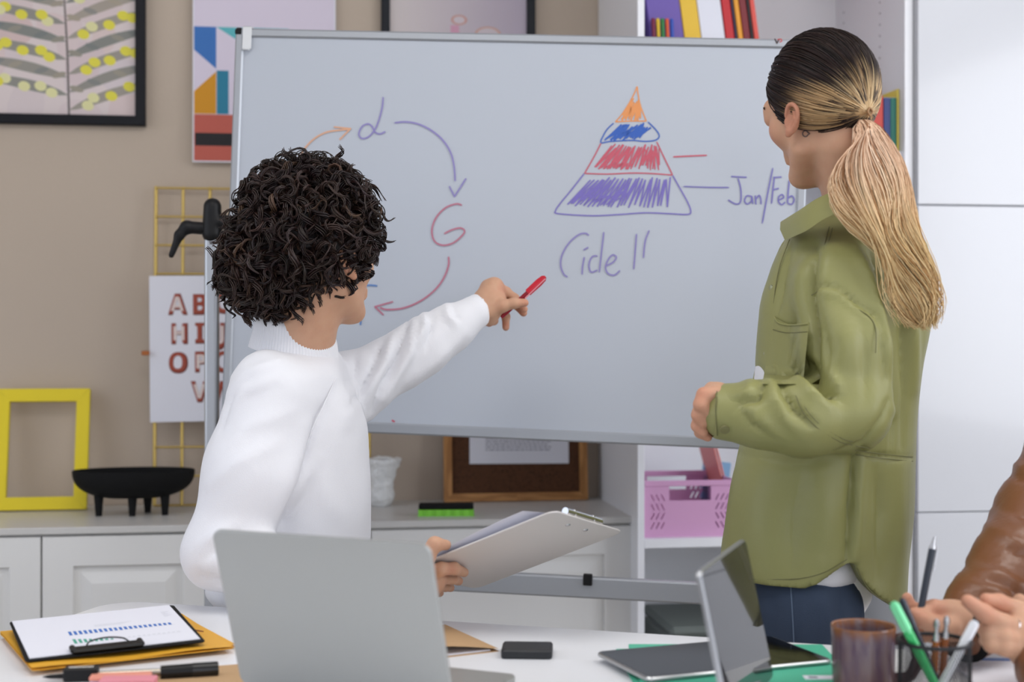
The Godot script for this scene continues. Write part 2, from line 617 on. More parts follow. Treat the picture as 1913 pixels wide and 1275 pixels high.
# ================================================================ the scene
func _ready() -> void:
	# camera: level, the lens shifted down a little
	var cam := Camera3D.new()
	cam.name = "camera"
	cam.position = Vector3(0, EYE, 0)
	var phys := CameraAttributesPhysical.new()
	phys.frustum_focal_length = 50.0
	phys.frustum_focus_distance = 2.75
	phys.frustum_near = 0.05
	phys.frustum_far = 100.0
	phys.exposure_aperture = 2.7
	cam.attributes = phys
	cam.projection = Camera3D.PROJECTION_FRUSTUM
	cam.near = 0.05
	cam.far = 100.0
	cam.size = 0.05 * 1275.0 / F
	cam.frustum_offset = Vector2(0, -0.05 * 27.5 / F)
	add_child(cam)
	cam.current = true
	# sky and exposure
	var env := Environment.new()
	var sky_m := ProceduralSkyMaterial.new()
	sky_m.sky_top_color = rgb(120, 160, 215)
	sky_m.sky_horizon_color = rgb(214, 224, 238)
	sky_m.ground_horizon_color = rgb(190, 195, 200)
	sky_m.ground_bottom_color = rgb(120, 120, 118)
	sky_m.sky_energy_multiplier = 1.4
	var sky := Sky.new()
	sky.sky_material = sky_m
	env.background_mode = Environment.BG_SKY
	env.sky = sky
	env.tonemap_mode = Environment.TONE_MAPPER_LINEAR
	env.tonemap_exposure = 0.45
	env.sdfgi_enabled = true
	env.ssao_enabled = true
	env.ssil_enabled = true
	var we := WorldEnvironment.new()
	we.name = "surroundings"
	we.environment = env
	add_child(we)
	# frames of the place
	wall_f = Transform3D(Basis(Vector3.UP, deg_to_rad(8.0)), Vector3(0.238, 0, -4.33))
	var tl := P(441, 53, 3.43)
	var tr := P(1516, 75, 3.32)
	var bl := P(431, 789, 3.43)
	var bx := (tr - tl).normalized()
	var bz := bx.cross((tl - bl).normalized()).normalized()
	board_f = Transform3D(Basis(bx, bz.cross(bx), bz), tl)
	table_f = Transform3D(Basis(Vector3.UP, deg_to_rad(-16.5)), Vector3(-0.76, 0, -2.725))
	make_materials()
	# daylight: the window in the right wall, and the one behind the camera
	window_light("window_daylight", Vector3(2.66, 1.72, 3.2), Vector3(-1, 0, 0), Vector2(3.3, 1.9), 2.6)
	window_light("rear_window_daylight", Vector3(0.3, 1.62, 6.16), Vector3(0, 0, -1), Vector2(3.4, 1.7), 1.2)
	window_light("left_window_daylight", Vector3(-3.26, 1.72, 2.2), Vector3(1, 0, 0), Vector2(2.6, 1.9), 0.75)
	for k in 2:
		ceiling_panel(Vector3(-1.1 + 1.9 * k, 2.9, 2.45), 2.5)

	room()
	sideboard()
	shelf_unit()
	tall_cabinet()
	wall_things()
	counter_things()
	whiteboard()
	table()
	table_things()
	curly_person()
	ponytail_person()
	leather_person()

func window_light(called: String, at: Vector3, towards: Vector3, size: Vector2, energy: float) -> void:
	var l := AreaLight3D.new()
	l.name = called
	l.area_size = size
	l.area_normalize_energy = false
	l.light_energy = energy
	l.light_color = rgb(248, 250, 255)
	l.shadow_enabled = true
	l.area_range = 20.0
	l.transform = wall_f * Transform3D(Basis.looking_at(towards, Vector3.UP), at)
	add_child(l)

func ceiling_panel(at: Vector3, energy: float) -> void:
	var o := thing("ceiling_light", "flush white ceiling light panel over the table's %s end" % ("left" if at.x < 0.0 else "right"), "lamp", wall_f * Transform3D(Basis(), at), "ceiling light panels")
	part("frame", MB.new().frame(1.24, 0.94, 0.03, 0.0, 0.02), M.white_lac, o, Transform3D(Basis(Vector3.RIGHT, PI / 2), Vector3()))
	var glow := mat(rgb(250, 250, 250), 0.6)
	glow.emission_enabled = true
	glow.emission = rgb(252, 251, 250)
	glow.emission_energy_multiplier = 1.5
	part("diffuser", MB.new().box_at(-0.59, 0.59, -0.014, -0.002, -0.44, 0.44, 0.001), glow, o)
	var l := AreaLight3D.new()
	l.name = "panel_light"
	l.area_size = Vector2(1.18, 0.88)
	l.area_normalize_energy = false
	l.light_energy = energy
	l.light_color = rgb(255, 252, 247)
	l.shadow_enabled = true
	l.area_range = 20.0
	l.transform = Transform3D(Basis.looking_at(Vector3.DOWN, Vector3.BACK), Vector3(0, -0.022, 0))
	o.add_child(l)

func make_materials() -> void:
	var fine := noise_tex(0.06, 256, 3, 3)
	var cloth := noise_tex(0.11, 256, 2, 5)
	var broad := noise_tex(0.012, 256, 4, 8)
	M.fine = fine
	M.broad = broad
	M.wall = relief(mat(rgb(198, 182, 165), 0.85), fine, 0.03, 4.0)
	M.wall_white = mat(rgb(232, 233, 236), 0.85)
	M.ceiling = mat(rgb(240, 240, 242), 0.9)
	M.floor = relief(mat(rgb(176, 168, 158), 0.5), broad, 0.02, 1.5)
	M.white_lac = mat(rgb(236, 235, 232), 0.38)
	M.white_top = mat(rgb(212, 210, 206), 0.35)
	M.white_shelf = mat(rgb(244, 245, 249), 0.4)
	M.gloss = mat(rgb(216, 218, 223), 0.16)
	M.gloss.clearcoat_enabled = true
	M.gloss.clearcoat = 0.25
	M.gloss.clearcoat_roughness = 0.05
	M.alu = mat(rgb(188, 192, 198), 0.34, 0.85)
	M.alu_rail = mat(rgb(176, 180, 186), 0.42, 0.6)
	M.black_plastic = mat(rgb(14, 14, 16), 0.45, 0.0, 0.4)
	M.black_matte = mat(rgb(13, 13, 14), 0.7, 0.0, 0.35)
	M.board_white = mat(rgb(190, 196, 206), 0.3)
	M.table_white = mat(rgb(243, 244, 247), 0.3)
	M.paper = mat(rgb(238, 238, 246), 0.8)
	M.chrome = mat(rgb(210, 210, 212), 0.18, 1.0)
	M.gold = mat(rgb(206, 178, 104), 0.32, 0.85)
	M.glass = mat(Color(1, 1, 1, 0.06), 0.02)
	M.glass.transparency = BaseMaterial3D.TRANSPARENCY_ALPHA
	M.skin = mat(rgb(214, 168, 142), 0.55, 0.0, 0.4)
	M.skin.subsurf_scatter_enabled = true
	M.skin.subsurf_scatter_strength = 0.12
	vcol(M.skin)
	relief(M.skin, fine, 0.012, 22.0)
	M.knit = relief(mat(rgb(236, 236, 240), 0.92), cloth, 0.035, 16.0)
	M.knit.rim_enabled = true
	M.knit.rim = 0.3
	M.rib = mat(rgb(236, 236, 240), 0.92)
	M.green_shirt = relief(mat(rgb(144, 143, 90), 0.44, 0.0, 0.45), fine, 0.012, 14.0)
	M.denim = relief(mat(rgb(62, 73, 92), 0.9, 0.0, 0.3), cloth, 0.05, 18.0)
	M.tee = mat(rgb(228, 228, 232), 0.9)
	M.trouser = mat(rgb(54, 56, 62), 0.9)
	M.shoe = mat(rgb(210, 210, 208), 0.6)
	M.leather = relief(mat(rgb(122, 78, 50), 0.33, 0.0, 0.5), fine, 0.03, 9.0)
	M.hair = vcol(mat(Color.WHITE, 0.4, 0.0, 0.45))
	M.blond = vcol(mat(Color.WHITE, 0.46, 0.0, 0.4))

# ---------------------------------------------------------------- the room
func room() -> void:
	var w := wall_f
	struct("floor", MB.new().box_at(-3.5, 3.0, -0.1, 0.0, -0.2, 6.5, 0.0), M.floor, "light floor of the room under the table", w)
	struct("ceiling", MB.new().box_at(-3.5, 3.0, 2.9, 3.0, -0.2, 6.5, 0.0), M.ceiling, "white ceiling of the room", w)
	struct("wall_back", MB.new().box_at(-3.5, 3.0, 0.0, 2.9, -0.2, 0.0, 0.0), M.wall, "taupe painted back wall behind the whiteboard", w)
	var lw := MB.new()
	lw.box_at(-3.5, -3.3, 0.0, 0.75, 0.0, 6.5, 0.0)
	lw.box_at(-3.5, -3.3, 2.7, 2.9, 0.0, 6.5, 0.0)
	lw.box_at(-3.5, -3.3, 0.75, 2.7, 0.0, 0.85, 0.0)
	lw.box_at(-3.5, -3.3, 0.75, 2.7, 3.55, 6.5, 0.0)
	struct("wall_left", lw, M.wall_white, "white side wall left of the table", w)
	var r := MB.new()
	r.box_at(2.7, 3.0, 0.0, 0.75, 0.0, 6.5, 0.0)
	r.box_at(2.7, 3.0, 2.7, 2.9, 0.0, 6.5, 0.0)
	r.box_at(2.7, 3.0, 0.75, 2.7, 0.0, 1.5, 0.0)
	r.box_at(2.7, 3.0, 0.75, 2.7, 4.9, 6.5, 0.0)
	struct("wall_right", r, M.wall_white, "white side wall with the wide window", w)
	var f := MB.new()
	f.box_at(-3.3, 2.7, 0.0, 0.75, 6.2, 6.5, 0.0)
	f.box_at(-3.3, 2.7, 2.5, 2.9, 6.2, 6.5, 0.0)
	f.box_at(-3.3, -1.45, 0.75, 2.5, 6.2, 6.5, 0.0)
	f.box_at(2.05, 2.7, 0.75, 2.5, 6.2, 6.5, 0.0)
	struct("wall_front", f, M.wall_white, "white wall with a window facing the whiteboard", w)
	for k in 3:
		var o := Node3D.new()
		o.name = "window_%d" % (k + 1)
		o.transform = w * (Transform3D(Basis(Vector3.UP, -PI / 2), Vector3(2.86, 1.725, 3.2)) if k == 0 else Transform3D(Basis(Vector3.UP, PI), Vector3(0.3, 1.625, 6.36)) if k == 1 else Transform3D(Basis(Vector3.UP, PI / 2), Vector3(-3.4, 1.725, 2.2)))
		o.set_meta("kind", "structure")
		o.set_meta("label", ["wide white-framed window in the wall right of the table", "wide white-framed window facing the whiteboard", "white-framed window in the wall left of the table"][k])
		add_child(o, true)
		var ww: float = [3.4, 3.5, 2.7][k]
		var wh: float = [1.95, 1.75, 1.95][k]
		part("window_frame", MB.new().frame(ww, wh, 0.06, -0.03, 0.03), M.white_lac, o)
		for i in 2:
			part("mullion", MB.new().box_at(-0.03, 0.03, -wh / 2 + 0.05, wh / 2 - 0.05, -0.025, 0.025, 0.004), M.white_lac, o, Transform3D(Basis(), Vector3((i - 0.5) * ww / 3, 0, 0)))
		for i in 3:
			part("pane", MB.new().sheet(Transform3D(Basis(), Vector3((i - 1) * ww / 3, 0, 0)), ww / 3 - 0.06, wh - 0.11), M.glass, o)

# ---------------------------------------------------------------- sideboard along the back wall
func raised_panel(w: float, h: float, z: float) -> MB: # a field with sloped margins
	var mb := MB.new()
	var s := 0.028
	var a := [Vector3(-w / 2, -h / 2, 0), Vector3(w / 2, -h / 2, 0), Vector3(w / 2, h / 2, 0), Vector3(-w / 2, h / 2, 0)]
	var b := [Vector3(-w / 2 + s, -h / 2 + s, z), Vector3(w / 2 - s, -h / 2 + s, z), Vector3(w / 2 - s, h / 2 - s, z), Vector3(-w / 2 + s, h / 2 - s, z)]
	mb.face(b, Vector3.BACK)
	for i in 4:
		var j := (i + 1) % 4
		mb.face([a[i], a[j], b[j], b[i]], (a[i] + a[j]).normalized() + Vector3(0, 0, 0.6))
	return mb

func sideboard() -> void:
	var zf := 0.449
	var top := 0.75
	var u_r := on(wall_f, 1183, 968, zf).x
	var u_a := on(wall_f, 77, 1050, zf).x
	var u_m := on(wall_f, 400, 1050, zf).x
	var u_n := on(wall_f, 692, 1020, zf).x
	var u_l := u_a - (u_m - u_a)
	var labels := ["pale grey panelled cabinet at the far left, mostly cut off by the picture's edge", "pale grey panelled cabinet below the black footed bowl", "pale panelled cabinet mostly hidden behind the person in white", "wide pale panelled cabinet beside the shelves, behind the held clipboard"]
	var us := [u_l, u_a, u_m, u_n, u_r]
	for i in 4:
		var w: float = us[i + 1] - us[i]
		var o := thing("sideboard_cabinet", labels[i], "cabinet", wall_f * Transform3D(Basis(), Vector3(us[i], 0, 0)), "sideboard cabinets")
		part("body", MB.new().box_at(0.0, w, 0.06, top - 0.018, 0.004, zf - 0.022, 0.001), M.white_lac, o)
		part("plinth", MB.new().box_at(0.0, w, 0.0, 0.06, 0.02, zf - 0.06, 0.0), M.white_lac, o)
		var dw := w - 0.005
		var dh := top - 0.09
		var d := part("door", MB.new().frame(dw, dh, 0.078, 0.0, 0.02, 0.002).box_at(-dw / 2 + 0.07, dw / 2 - 0.07, -dh / 2 + 0.07, dh / 2 - 0.07, 0.0, 0.009, 0.0), M.white_lac, o, Transform3D(Basis(), Vector3(w / 2, 0.065 + dh / 2, zf - 0.021)))
		part("raised_panel", raised_panel(dw - 0.19, dh - 0.19, 0.011), M.white_lac, d, Transform3D(Basis(), Vector3(0, 0, 0.009)))
	var t := thing("worktop", "long pale worktop lying across the low cabinets along the wall", "worktop", wall_f * Transform3D(Basis(), Vector3(0, top, 0)))
	part("slab", MB.new().box_at(u_l - 0.3, u_r, -0.018, 0.0, 0.003, zf + 0.006, 0.002), M.white_top, t)

# ---------------------------------------------------------------- shelves and the glossy cabinet
func shelf_unit() -> void:
	var zf := 0.532
	var ul := on(wall_f, 1191, 900, zf).x
	var ur := on(wall_f, 1690, 200, zf).x
	var y_low := on(wall_f, 1280, 1007, zf).y
	var y_up := on(wall_f, 1330, 75, 0.52).y
	var y_side := on(wall_f, 1660, 284, 0.5).y
	var o := thing("shelf_unit", "tall white open shelf unit holding books and a pink crate behind the whiteboard", "shelves", wall_f * Transform3D(Basis(), Vector3(ul, 0, 0)))
	var w := ur - ul
	part("side_panel", MB.new().box_at(0.0, 0.019, 0.0, 2.6, 0.004, zf, 0.001), M.white_shelf, o)
	part("side_panel", MB.new().box_at(w, w + 0.024, 0.0, 2.6, 0.004, zf, 0.001), M.white_shelf, o)
	part("back_panel", MB.new().box_at(0.019, w, 0.0, 2.6, 0.004, 0.014, 0.0), M.white_shelf, o)
	part("shelf", MB.new().box_at(0.019, w, y_low - 0.024, y_low, 0.014, zf, 0.001), M.white_shelf, o)
	part("shelf", MB.new().box_at(0.019, w * 0.62, y_up - 0.02, y_up, 0.014, zf - 0.01, 0.001), M.white_shelf, o)
	part("shelf", MB.new().box_at(0.019, w, y_side - 0.02, y_side, 0.014, zf - 0.02, 0.001), M.white_shelf, o)
	part("shelf", MB.new().box_at(0.019, w, 0.06, 0.08, 0.014, zf - 0.02, 0.001), M.white_shelf, o)
	part("shelf", MB.new().box_at(0.019, w, 2.45, 2.47, 0.014, zf - 0.02, 0.001), M.white_shelf, o)
	var holes := MB.new()
	for i in 22:
		for z in [0.08, 0.36]:
			holes.tube(PackedVector3Array([Vector3(w - 0.0006, 1.56 + i * 0.032, z), Vector3(w + 0.001, 1.56 + i * 0.032, z)]), PackedFloat32Array([0.0025]), 8)
	part("peg_hole", holes, M.black_matte, o).set_meta("kind", "stuff")
	# books leaning on the upper shelf, left to right
	var kinds := [
		["purple folder leaning behind the row of small marker pens", rgb(108, 86, 170), 1218, 1281, 0.30, 0.24],
		["wide yellow folder on the upper shelf beside the purple one", rgb(232, 190, 52), 1281, 1313, 0.31, 0.22],
		["grey-white ring binder leaning between the yellow folder and the red book", rgb(226, 228, 238), 1313, 1358, 0.32, 0.25],
		["bright red book leaning against the white binder", rgb(196, 28, 38), 1359, 1376, 0.27, 0.2],
		["thin navy book between the red and the amber ones", rgb(40, 32, 66), 1376, 1382, 0.26, 0.19],
		["narrow amber book leaning in the upper row", rgb(232, 158, 40), 1382, 1392, 0.28, 0.2],
		["dark crimson book leaning next to the amber one", rgb(122, 24, 34), 1392, 1406, 0.27, 0.2],
		["thin black book near the end of the upper row", rgb(28, 24, 30), 1406, 1412, 0.26, 0.2],
		["salmon red book last in the upper row, leaning most", rgb(222, 84, 72), 1412, 1422, 0.27, 0.2]]
	for k in kinds.size():
		var q: Array = kinds[k]
		var z := 0.42
		var a := on(wall_f, q[2], 68, z).x
		var b := on(wall_f, q[3], 68, z).x
		var lean := 0.135
		var th := (b - a) * cos(lean) - 0.0015
		var bk := thing("book" if k > 2 else ("folder" if k < 2 else "ring_binder"), q[0], "book" if k > 2 else "folder", wall_f * Transform3D(Basis(Vector3.BACK, lean), Vector3(a, y_up + 0.0008, z)), "books on the upper shelf")
		part("cover", MB.new().box_at(0, th, 0, q[4], -q[5], 0, 0.002), mat(q[1], 0.45), bk)
		part("pages", MB.new().box_at(0.0008, th - 0.0008, q[4] - 0.001, q[4] + 0.0015, -q[5] + 0.003, -0.006, 0.0), M.paper, bk)
	var pens := [["wine red", rgb(120, 26, 60)], ["yellow", rgb(222, 186, 40)], ["green", rgb(44, 128, 62)], ["orange", rgb(220, 88, 36)], ["blue", rgb(36, 78, 178)]]
	for k in 5:
		var a := on(wall_f, 1221 + k * 8.6, 60, 0.44)
		var pn := thing("marker_pen", "%s marker pen standing in the short row before the purple folder" % pens[k][0], "pen", wall_f * Transform3D(Basis(Vector3.BACK, 0.05), Vector3(a.x + 0.002, y_up + 0.0005, 0.44)), "marker pens on the upper shelf")
		part("barrel", MB.new().lathe(PackedVector2Array([Vector2(0.0, 0.0), Vector2(0.0052, 0.0), Vector2(0.0052, 0.05)]), 10), mat(pens[k][1], 0.4), pn)
		part("cap", MB.new().lathe(PackedVector2Array([Vector2(0.0056, 0.05), Vector2(0.0056, 0.068), Vector2(0.004, 0.0715), Vector2(0.0, 0.0715)]), 10), mat(pens[k][1], 0.35), pn)
	# the smaller row by the right panel
	var side := [
		["red book on the right-hand shelf just beside the ponytail", rgb(196, 66, 54), 1626, 1650, 0.155],
		["navy blue book between the red one and the green one", rgb(44, 62, 122), 1651, 1664, 0.15],
		["green book leaning beside the yellow one on the right shelf", rgb(40, 120, 104), 1664, 1675, 0.15],
		["tall thin yellow book against the right shelf panel", rgb(236, 214, 96), 1676, 1684, 0.175]]
	for k in 4:
		var q: Array = side[k]
		var a := on(wall_f, q[2], 280, 0.5).x
		var b := minf(on(wall_f, q[3], 280, 0.5).x, ur - 0.002)
		var bk := thing("book", q[0], "book", wall_f * Transform3D(Basis(), Vector3(a, y_side + 0.0005, 0.5)), "books on the right shelf")
		part("cover", MB.new().box_at(0, b - a, 0, q[4] if k == 3 else q[4] - 0.0, -0.12, 0, 0.0015), mat(q[1], 0.45), bk)
		part("pages", MB.new().box_at(0.0015, b - a - 0.0015, q[4] - 0.002, q[4] + 0.001, -0.118, -0.004, 0.0), M.paper, bk)
	var bb := thing("storage_box", "flat gold box standing behind the books beside the ponytail", "box", wall_f * Transform3D(Basis(), Vector3(ur - 0.122, y_side + 0.0005, 0.29)))
	part("body", MB.new().box_at(0, 0.12, 0, 0.19, 0, 0.07, 0.003), mat(rgb(176, 140, 66), 0.4, 0.3), bb)
	# the crate on the middle shelf
	crate(y_low)
	var bx := thing("storage_case", "grey-green case with rounded edges in the lowest open compartment", "box", wall_f * Transform3D(Basis(), Vector3(on(wall_f, 1252, 1170, 0.40).x, 0.08, 0.08)))
	var yb := on(wall_f, 1300, 1166, 0.38).y
	part("body", MB.new().box_at(0, 0.4, 0, yb - 0.08 - 0.03, 0, 0.34, 0.012), mat(rgb(120, 126, 122), 0.6), bx)
	part("lid", MB.new().box_at(-0.006, 0.406, yb - 0.108, yb - 0.08, -0.004, 0.346, 0.012), mat(rgb(112, 120, 116), 0.6), bx)

func slot_panel(w: float, h: float, th: float, hole: bool) -> MB: # an upright panel, x from 0 to w, pierced by slanting slots and a hand hole
	var mb := MB.new()
	var bands := 4
	var y := [0.14, 0.30, 0.46, 0.62, 0.80]
	var solid := func(a: float, b: float, y0: float, y1: float, s0: float, s1: float) -> void:
		mb.prism(PackedVector2Array([Vector2(a, y0), Vector2(b, y0), Vector2(b + s1, y1), Vector2(a + s0, y1)]), -th, 0.0)
	(solid as Callable).call(0.0, w, 0.0, h * 0.15, 0.0, 0.0)
	for r in bands:
		var y0: float = h * (0.15 + r * 0.165)
		var y1 := y0 + h * 0.115
		var y2 := y0 + h * 0.165
		var lean := h * 0.06 * (1.0 if r < 2 else -1.0)
		# left group leans one way, right group the other
		var xs := []
		for i in 3: xs.append([w * 0.08 + w * 0.055 * i, lean])
		for i in 3: xs.append([w * 0.79 + w * 0.055 * i, -lean])
		var prev := 0.0
		var prev_s := 0.0
		for q in xs:
			var x0: float = q[0] - q[1] / 2
			if hole and r == 3 and prev < w * 0.3 and x0 > w * 0.5:
				(solid as Callable).call(prev, w * 0.27, y0, y2 if false else y1, prev_s, 0.0)
				prev = w * 0.73; prev_s = 0.0
			(solid as Callable).call(prev, x0, y0, y1, prev_s, q[1])
			prev = x0 + w * 0.018
			prev_s = q[1]
		(solid as Callable).call(prev, w, y0, y1, prev_s, 0.0)
		if hole and r == 3:
			(solid as Callable).call(0.0, w * 0.27, y1, y2, 0.0, 0.0)
			(solid as Callable).call(w * 0.73, w, y1, y2, 0.0, 0.0)
		else:
			(solid as Callable).call(0.0, w, y1, y2, 0.0, 0.0)
	var yt := h * 0.81
	if hole:
		(solid as Callable).call(0.0, w * 0.27, yt, h * 0.9, 0.0, 0.0)
		(solid as Callable).call(w * 0.73, w, yt, h * 0.9, 0.0, 0.0)
		mb.box_at(0.0, w, h * 0.9, h, -th - 0.002, 0.003, 0.0015)
	else:
		(solid as Callable).call(0.0, w, yt, h, 0.0, 0.0)
	return mb

func crate(y: float) -> void:
	var pink := mat(rgb(216, 164, 204), 0.45)
	var a := on(wall_f, 1204, 1005, 0.50)
	var b := on(wall_f, 1374, 1005, 0.50)
	var w := b.x - a.x
	var h := on(wall_f, 1290, 898, 0.50).y - y
	var dp := 0.26
	var o := thing("folding_crate", "pink folding plastic crate with slanted slots on the open shelf", "crate", wall_f * Transform3D(Basis(), Vector3(a.x, y, 0.50)))
	part("front_panel", slot_panel(w, h, 0.003, true), pink, o, Transform3D(), "front panel with a hand hole")
	part("back_panel", slot_panel(w, h, 0.003, true), pink, o, Transform3D(Basis(), Vector3(0, 0, -dp)))
	part("side_panel", slot_panel(dp - 0.004, h, 0.003, false), pink, o, Transform3D(Basis(Vector3.UP, PI / 2), Vector3(0.003, 0, -0.003)))
	part("side_panel", slot_panel(dp - 0.004, h, 0.003, false), pink, o, Transform3D(Basis(Vector3.UP, PI / 2), Vector3(w, 0, -0.003)))
	part("bottom", MB.new().box_at(0.002, w - 0.002, 0.001, 0.005, -dp, -0.003, 0.0), pink, o)
	var f := thing("document_folder", "salmon pink folder leaning upright inside the crate", "folder", wall_f * Transform3D(Basis(Vector3.BACK, 0.26), Vector3(on(wall_f, 1368, 1000, 0.36).x, y + 0.006, 0.33)))
	part("cover", MB.new().box_at(-0.004, 0.0, 0.0, 0.27, -0.1, 0.06, 0.001).box_at(0.004, 0.008, 0.0, 0.265, -0.1, 0.06, 0.001), mat(rgb(226, 138, 130), 0.5), f)
	part("papers", MB.new().box_at(0.0, 0.004, 0.003, 0.262, -0.098, 0.056, 0.0), M.paper, f)
	var g := thing("document_wallet", "pale blue plastic wallet lying in the crate near the salmon folder", "folder", wall_f * Transform3D(Basis(Vector3.BACK, -0.12), Vector3(on(wall_f, 1316, 900, 0.3).x, y + 0.03, 0.24)))
	part("cover", MB.new().box_at(0, 0.08, 0.0, h + 0.0, -0.02, 0.0, 0.002), mat(rgb(130, 176, 214), 0.3), g)

func tall_cabinet() -> void:
	var zf := 0.551
	var u0 := on(wall_f, 1714, 300, zf).x
	var u1 := 2.66
	var y1 := on(wall_f, 1800, 384, zf).y
	var y0 := on(wall_f, 1800, 957, zf).y
	var o := thing("tall_cabinet", "tall glossy white cupboard with flat doors right of the person in green", "cabinet", wall_f * Transform3D(Basis(), Vector3(u0, 0, 0)))
	var w := u1 - u0
	part("body", MB.new().box_at(0.0, w, 0.0, 2.6, 0.004, zf - 0.021, 0.001), M.white_shelf, o)
	var ys := [[0.08, y0 - 0.0015], [y0 + 0.0015, y1 - 0.0025], [y1 + 0.0025, 2.6]]
	for q in ys:
		for k in 2:
			part("door", MB.new().box_at(0.0015 + k * w / 2, (k + 1) * w / 2 - 0.0015, q[0], q[1], zf - 0.019, zf, 0.0015), M.gloss, o)

# ---------------------------------------------------------------- pictures and things on and before the back wall
func wall_things() -> void:
	# leaf print in a black frame, upper left
	var c := on(wall_f, 272, 236, 0.02)
	var e := on(wall_f, -190, 0, 0.02)
	var w := c.x - e.x
	var h := 0.86
	var bar := 0.029
	var p1 := thing("framed_print", "black framed botanical print with dotted leaves at the upper left", "picture", wall_f * Transform3D(Basis(), Vector3(c.x - w / 2, c.y + h / 2, 0.002)))
	part("frame", MB.new().frame(w, h, bar, 0.0, 0.028), mat(rgb(18, 19, 26), 0.4, 0.0, 0.35), p1)
	part("print", MB.new().sheet(Transform3D(Basis(), Vector3(0, 0, 0.012)), w - bar * 2 + 0.004, h - bar * 2 + 0.004), tex_mat(leaf_print(w - bar * 2, h - bar * 2), 0.6), p1)
	part("backing", MB.new().box_at(-w / 2 + 0.01, w / 2 - 0.01, -h / 2 + 0.01, h / 2 - 0.01, 0.0, 0.01, 0.0), M.black_matte, p1)
	# geometric poster
	var a := on(wall_f, 360, 303, 0.02)
	var b := on(wall_f, 627, 100, 0.02)
	var pw := b.x - a.x
	var ph := pw * 1.42
	var p2 := thing("poster", "poster of blue, orange, coral and black shapes beside the whiteboard's corner", "poster", wall_f * Transform3D(Basis(Vector3.RIGHT, -0.01), Vector3(a.x + pw / 2, a.y + ph / 2, 0.022)))
	part("panel", MB.new().box_at(-pw / 2, pw / 2, -ph / 2, ph / 2, -0.006, 0.0, 0.0005), M.paper, p2)
	part("print", MB.new().sheet(Transform3D(Basis(), Vector3(0, 0, 0.0006)), pw - 0.008, ph - 0.008), tex_mat(shapes_print(), 0.7), p2)
	# pink print in a dark frame behind the board's top edge
	a = on(wall_f, 712, 40, 0.02)
	b = on(wall_f, 1000, 40, 0.02)
	pw = b.x - a.x
	var p3 := thing("framed_print", "dark framed pale pink print of ring shapes above the whiteboard", "picture", wall_f * Transform3D(Basis(), Vector3((a.x + b.x) / 2, a.y + 0.16, 0.002)))
	part("frame", MB.new().frame(pw, 0.55, 0.026, 0.0, 0.026), mat(rgb(24, 27, 35), 0.4, 0.0, 0.35), p3)
	part("print", MB.new().sheet(Transform3D(Basis(), Vector3(0, 0, 0.012)), pw - 0.048, 0.502), tex_mat(ring_print(), 0.5), p3)
	part("backing", MB.new().box_at(-pw / 2 + 0.01, pw / 2 - 0.01, -0.26, 0.26, 0.0, 0.01, 0.0), M.black_matte, p3)
	# gold wire grid leaning on the wall
	a = on(wall_f, 288, 944, 0.07)
	b = on(wall_f, 690, 944, 0.07)
	var t := on(wall_f, 288, 347, 0.03)
	var gy := 0.75
	var gh := t.y - gy
	var tilt := -atan2(0.05, gh)
	var g := thing("wire_grid", "gold wire grid panel leaning on the wall behind the whiteboard stand", "grid", wall_f * Transform3D(Basis(Vector3.RIGHT, tilt), Vector3(a.x, gy, 0.068)))
	var gw := b.x - a.x
	var nx := 8
	for i in nx + 1:
		var x := gw * i / nx
		part("wire", MB.new().rod(Vector3(x, 0.004, 0), Vector3(x, gh, 0), 0.0048 if i % nx else 0.0054, 8), M.gold, g)
	var ny := 11
	for i in ny + 1:
		var y := 0.005 + (gh - 0.01) * i / ny
		part("wire", MB.new().rod(Vector3(0, y, 0.007), Vector3(gw, y, 0.007), 0.0032, 8), M.gold, g)
	# alphabet card clipped to it
	a = on(wall_f, 277, 515, 0.075)
	b = on(wall_f, 470, 520, 0.075)
	var d := on(wall_f, 285, 790, 0.085)
	var cw := b.x - a.x
	var ch := a.y - d.y
	var card := thing("alphabet_card", "white card printed with cookie letters hung on the gold grid", "poster", wall_f * Transform3D(Basis(Vector3.BACK, 0.012) * Basis(Vector3.RIGHT, tilt), Vector3(a.x + 0.005, d.y, 0.077)))
	part("sheet", MB.new().box_at(0, cw, 0, ch, -0.003, 0.0, 0.0005), M.paper, card)
	var brown := mat(rgb(168, 76, 56), 0.6)
	var icing := mat(rgb(236, 220, 214), 0.6)
	var dark := mat(rgb(120, 50, 38), 0.6)
	var font := SystemFont.new()
	font.font_names = PackedStringArray(["Droid Sans"])
	font.font_weight = 700
	var rows := [["A", 330, 568], ["B", 371, 568], ["C", 414, 566], ["H", 333, 623], ["I", 372, 622], ["J", 414, 622], ["O", 331, 678], ["P", 374, 676], ["Q", 416, 676], ["V", 372, 732], ["W", 414, 732]]
	var inv := card.transform.affine_inverse()
	for q in rows:
		var at := inv * (wall_f * on(wall_f, q[1], q[2], 0.08))
		for layer in 3:
			var tm := TextMesh.new()
			tm.text = q[0]
			tm.font = font
			tm.font_size = 64
			tm.pixel_size = 0.00112 * [1.18, 1.06, 0.78][layer]
			tm.depth = 0.0006
			var mm: Material = [dark, brown, icing][layer]
			if layer == 2 and not q[0] in ["H", "P", "V", "A", "J"]: continue
			part("letter", tm, mm, card, Transform3D(Basis(), Vector3(at.x + (0.002 if layer == 0 else 0.0), at.y - (0.002 if layer == 0 else 0.0), 0.0006 + 0.0007 * layer)))
	var pg := thing("grid_clip", "small copper clip on the left edge of the alphabet card", "clip", wall_f * Transform3D(Basis(), Vector3(a.x - 0.004, on(wall_f, 272, 660, 0.075).y, 0.08)))
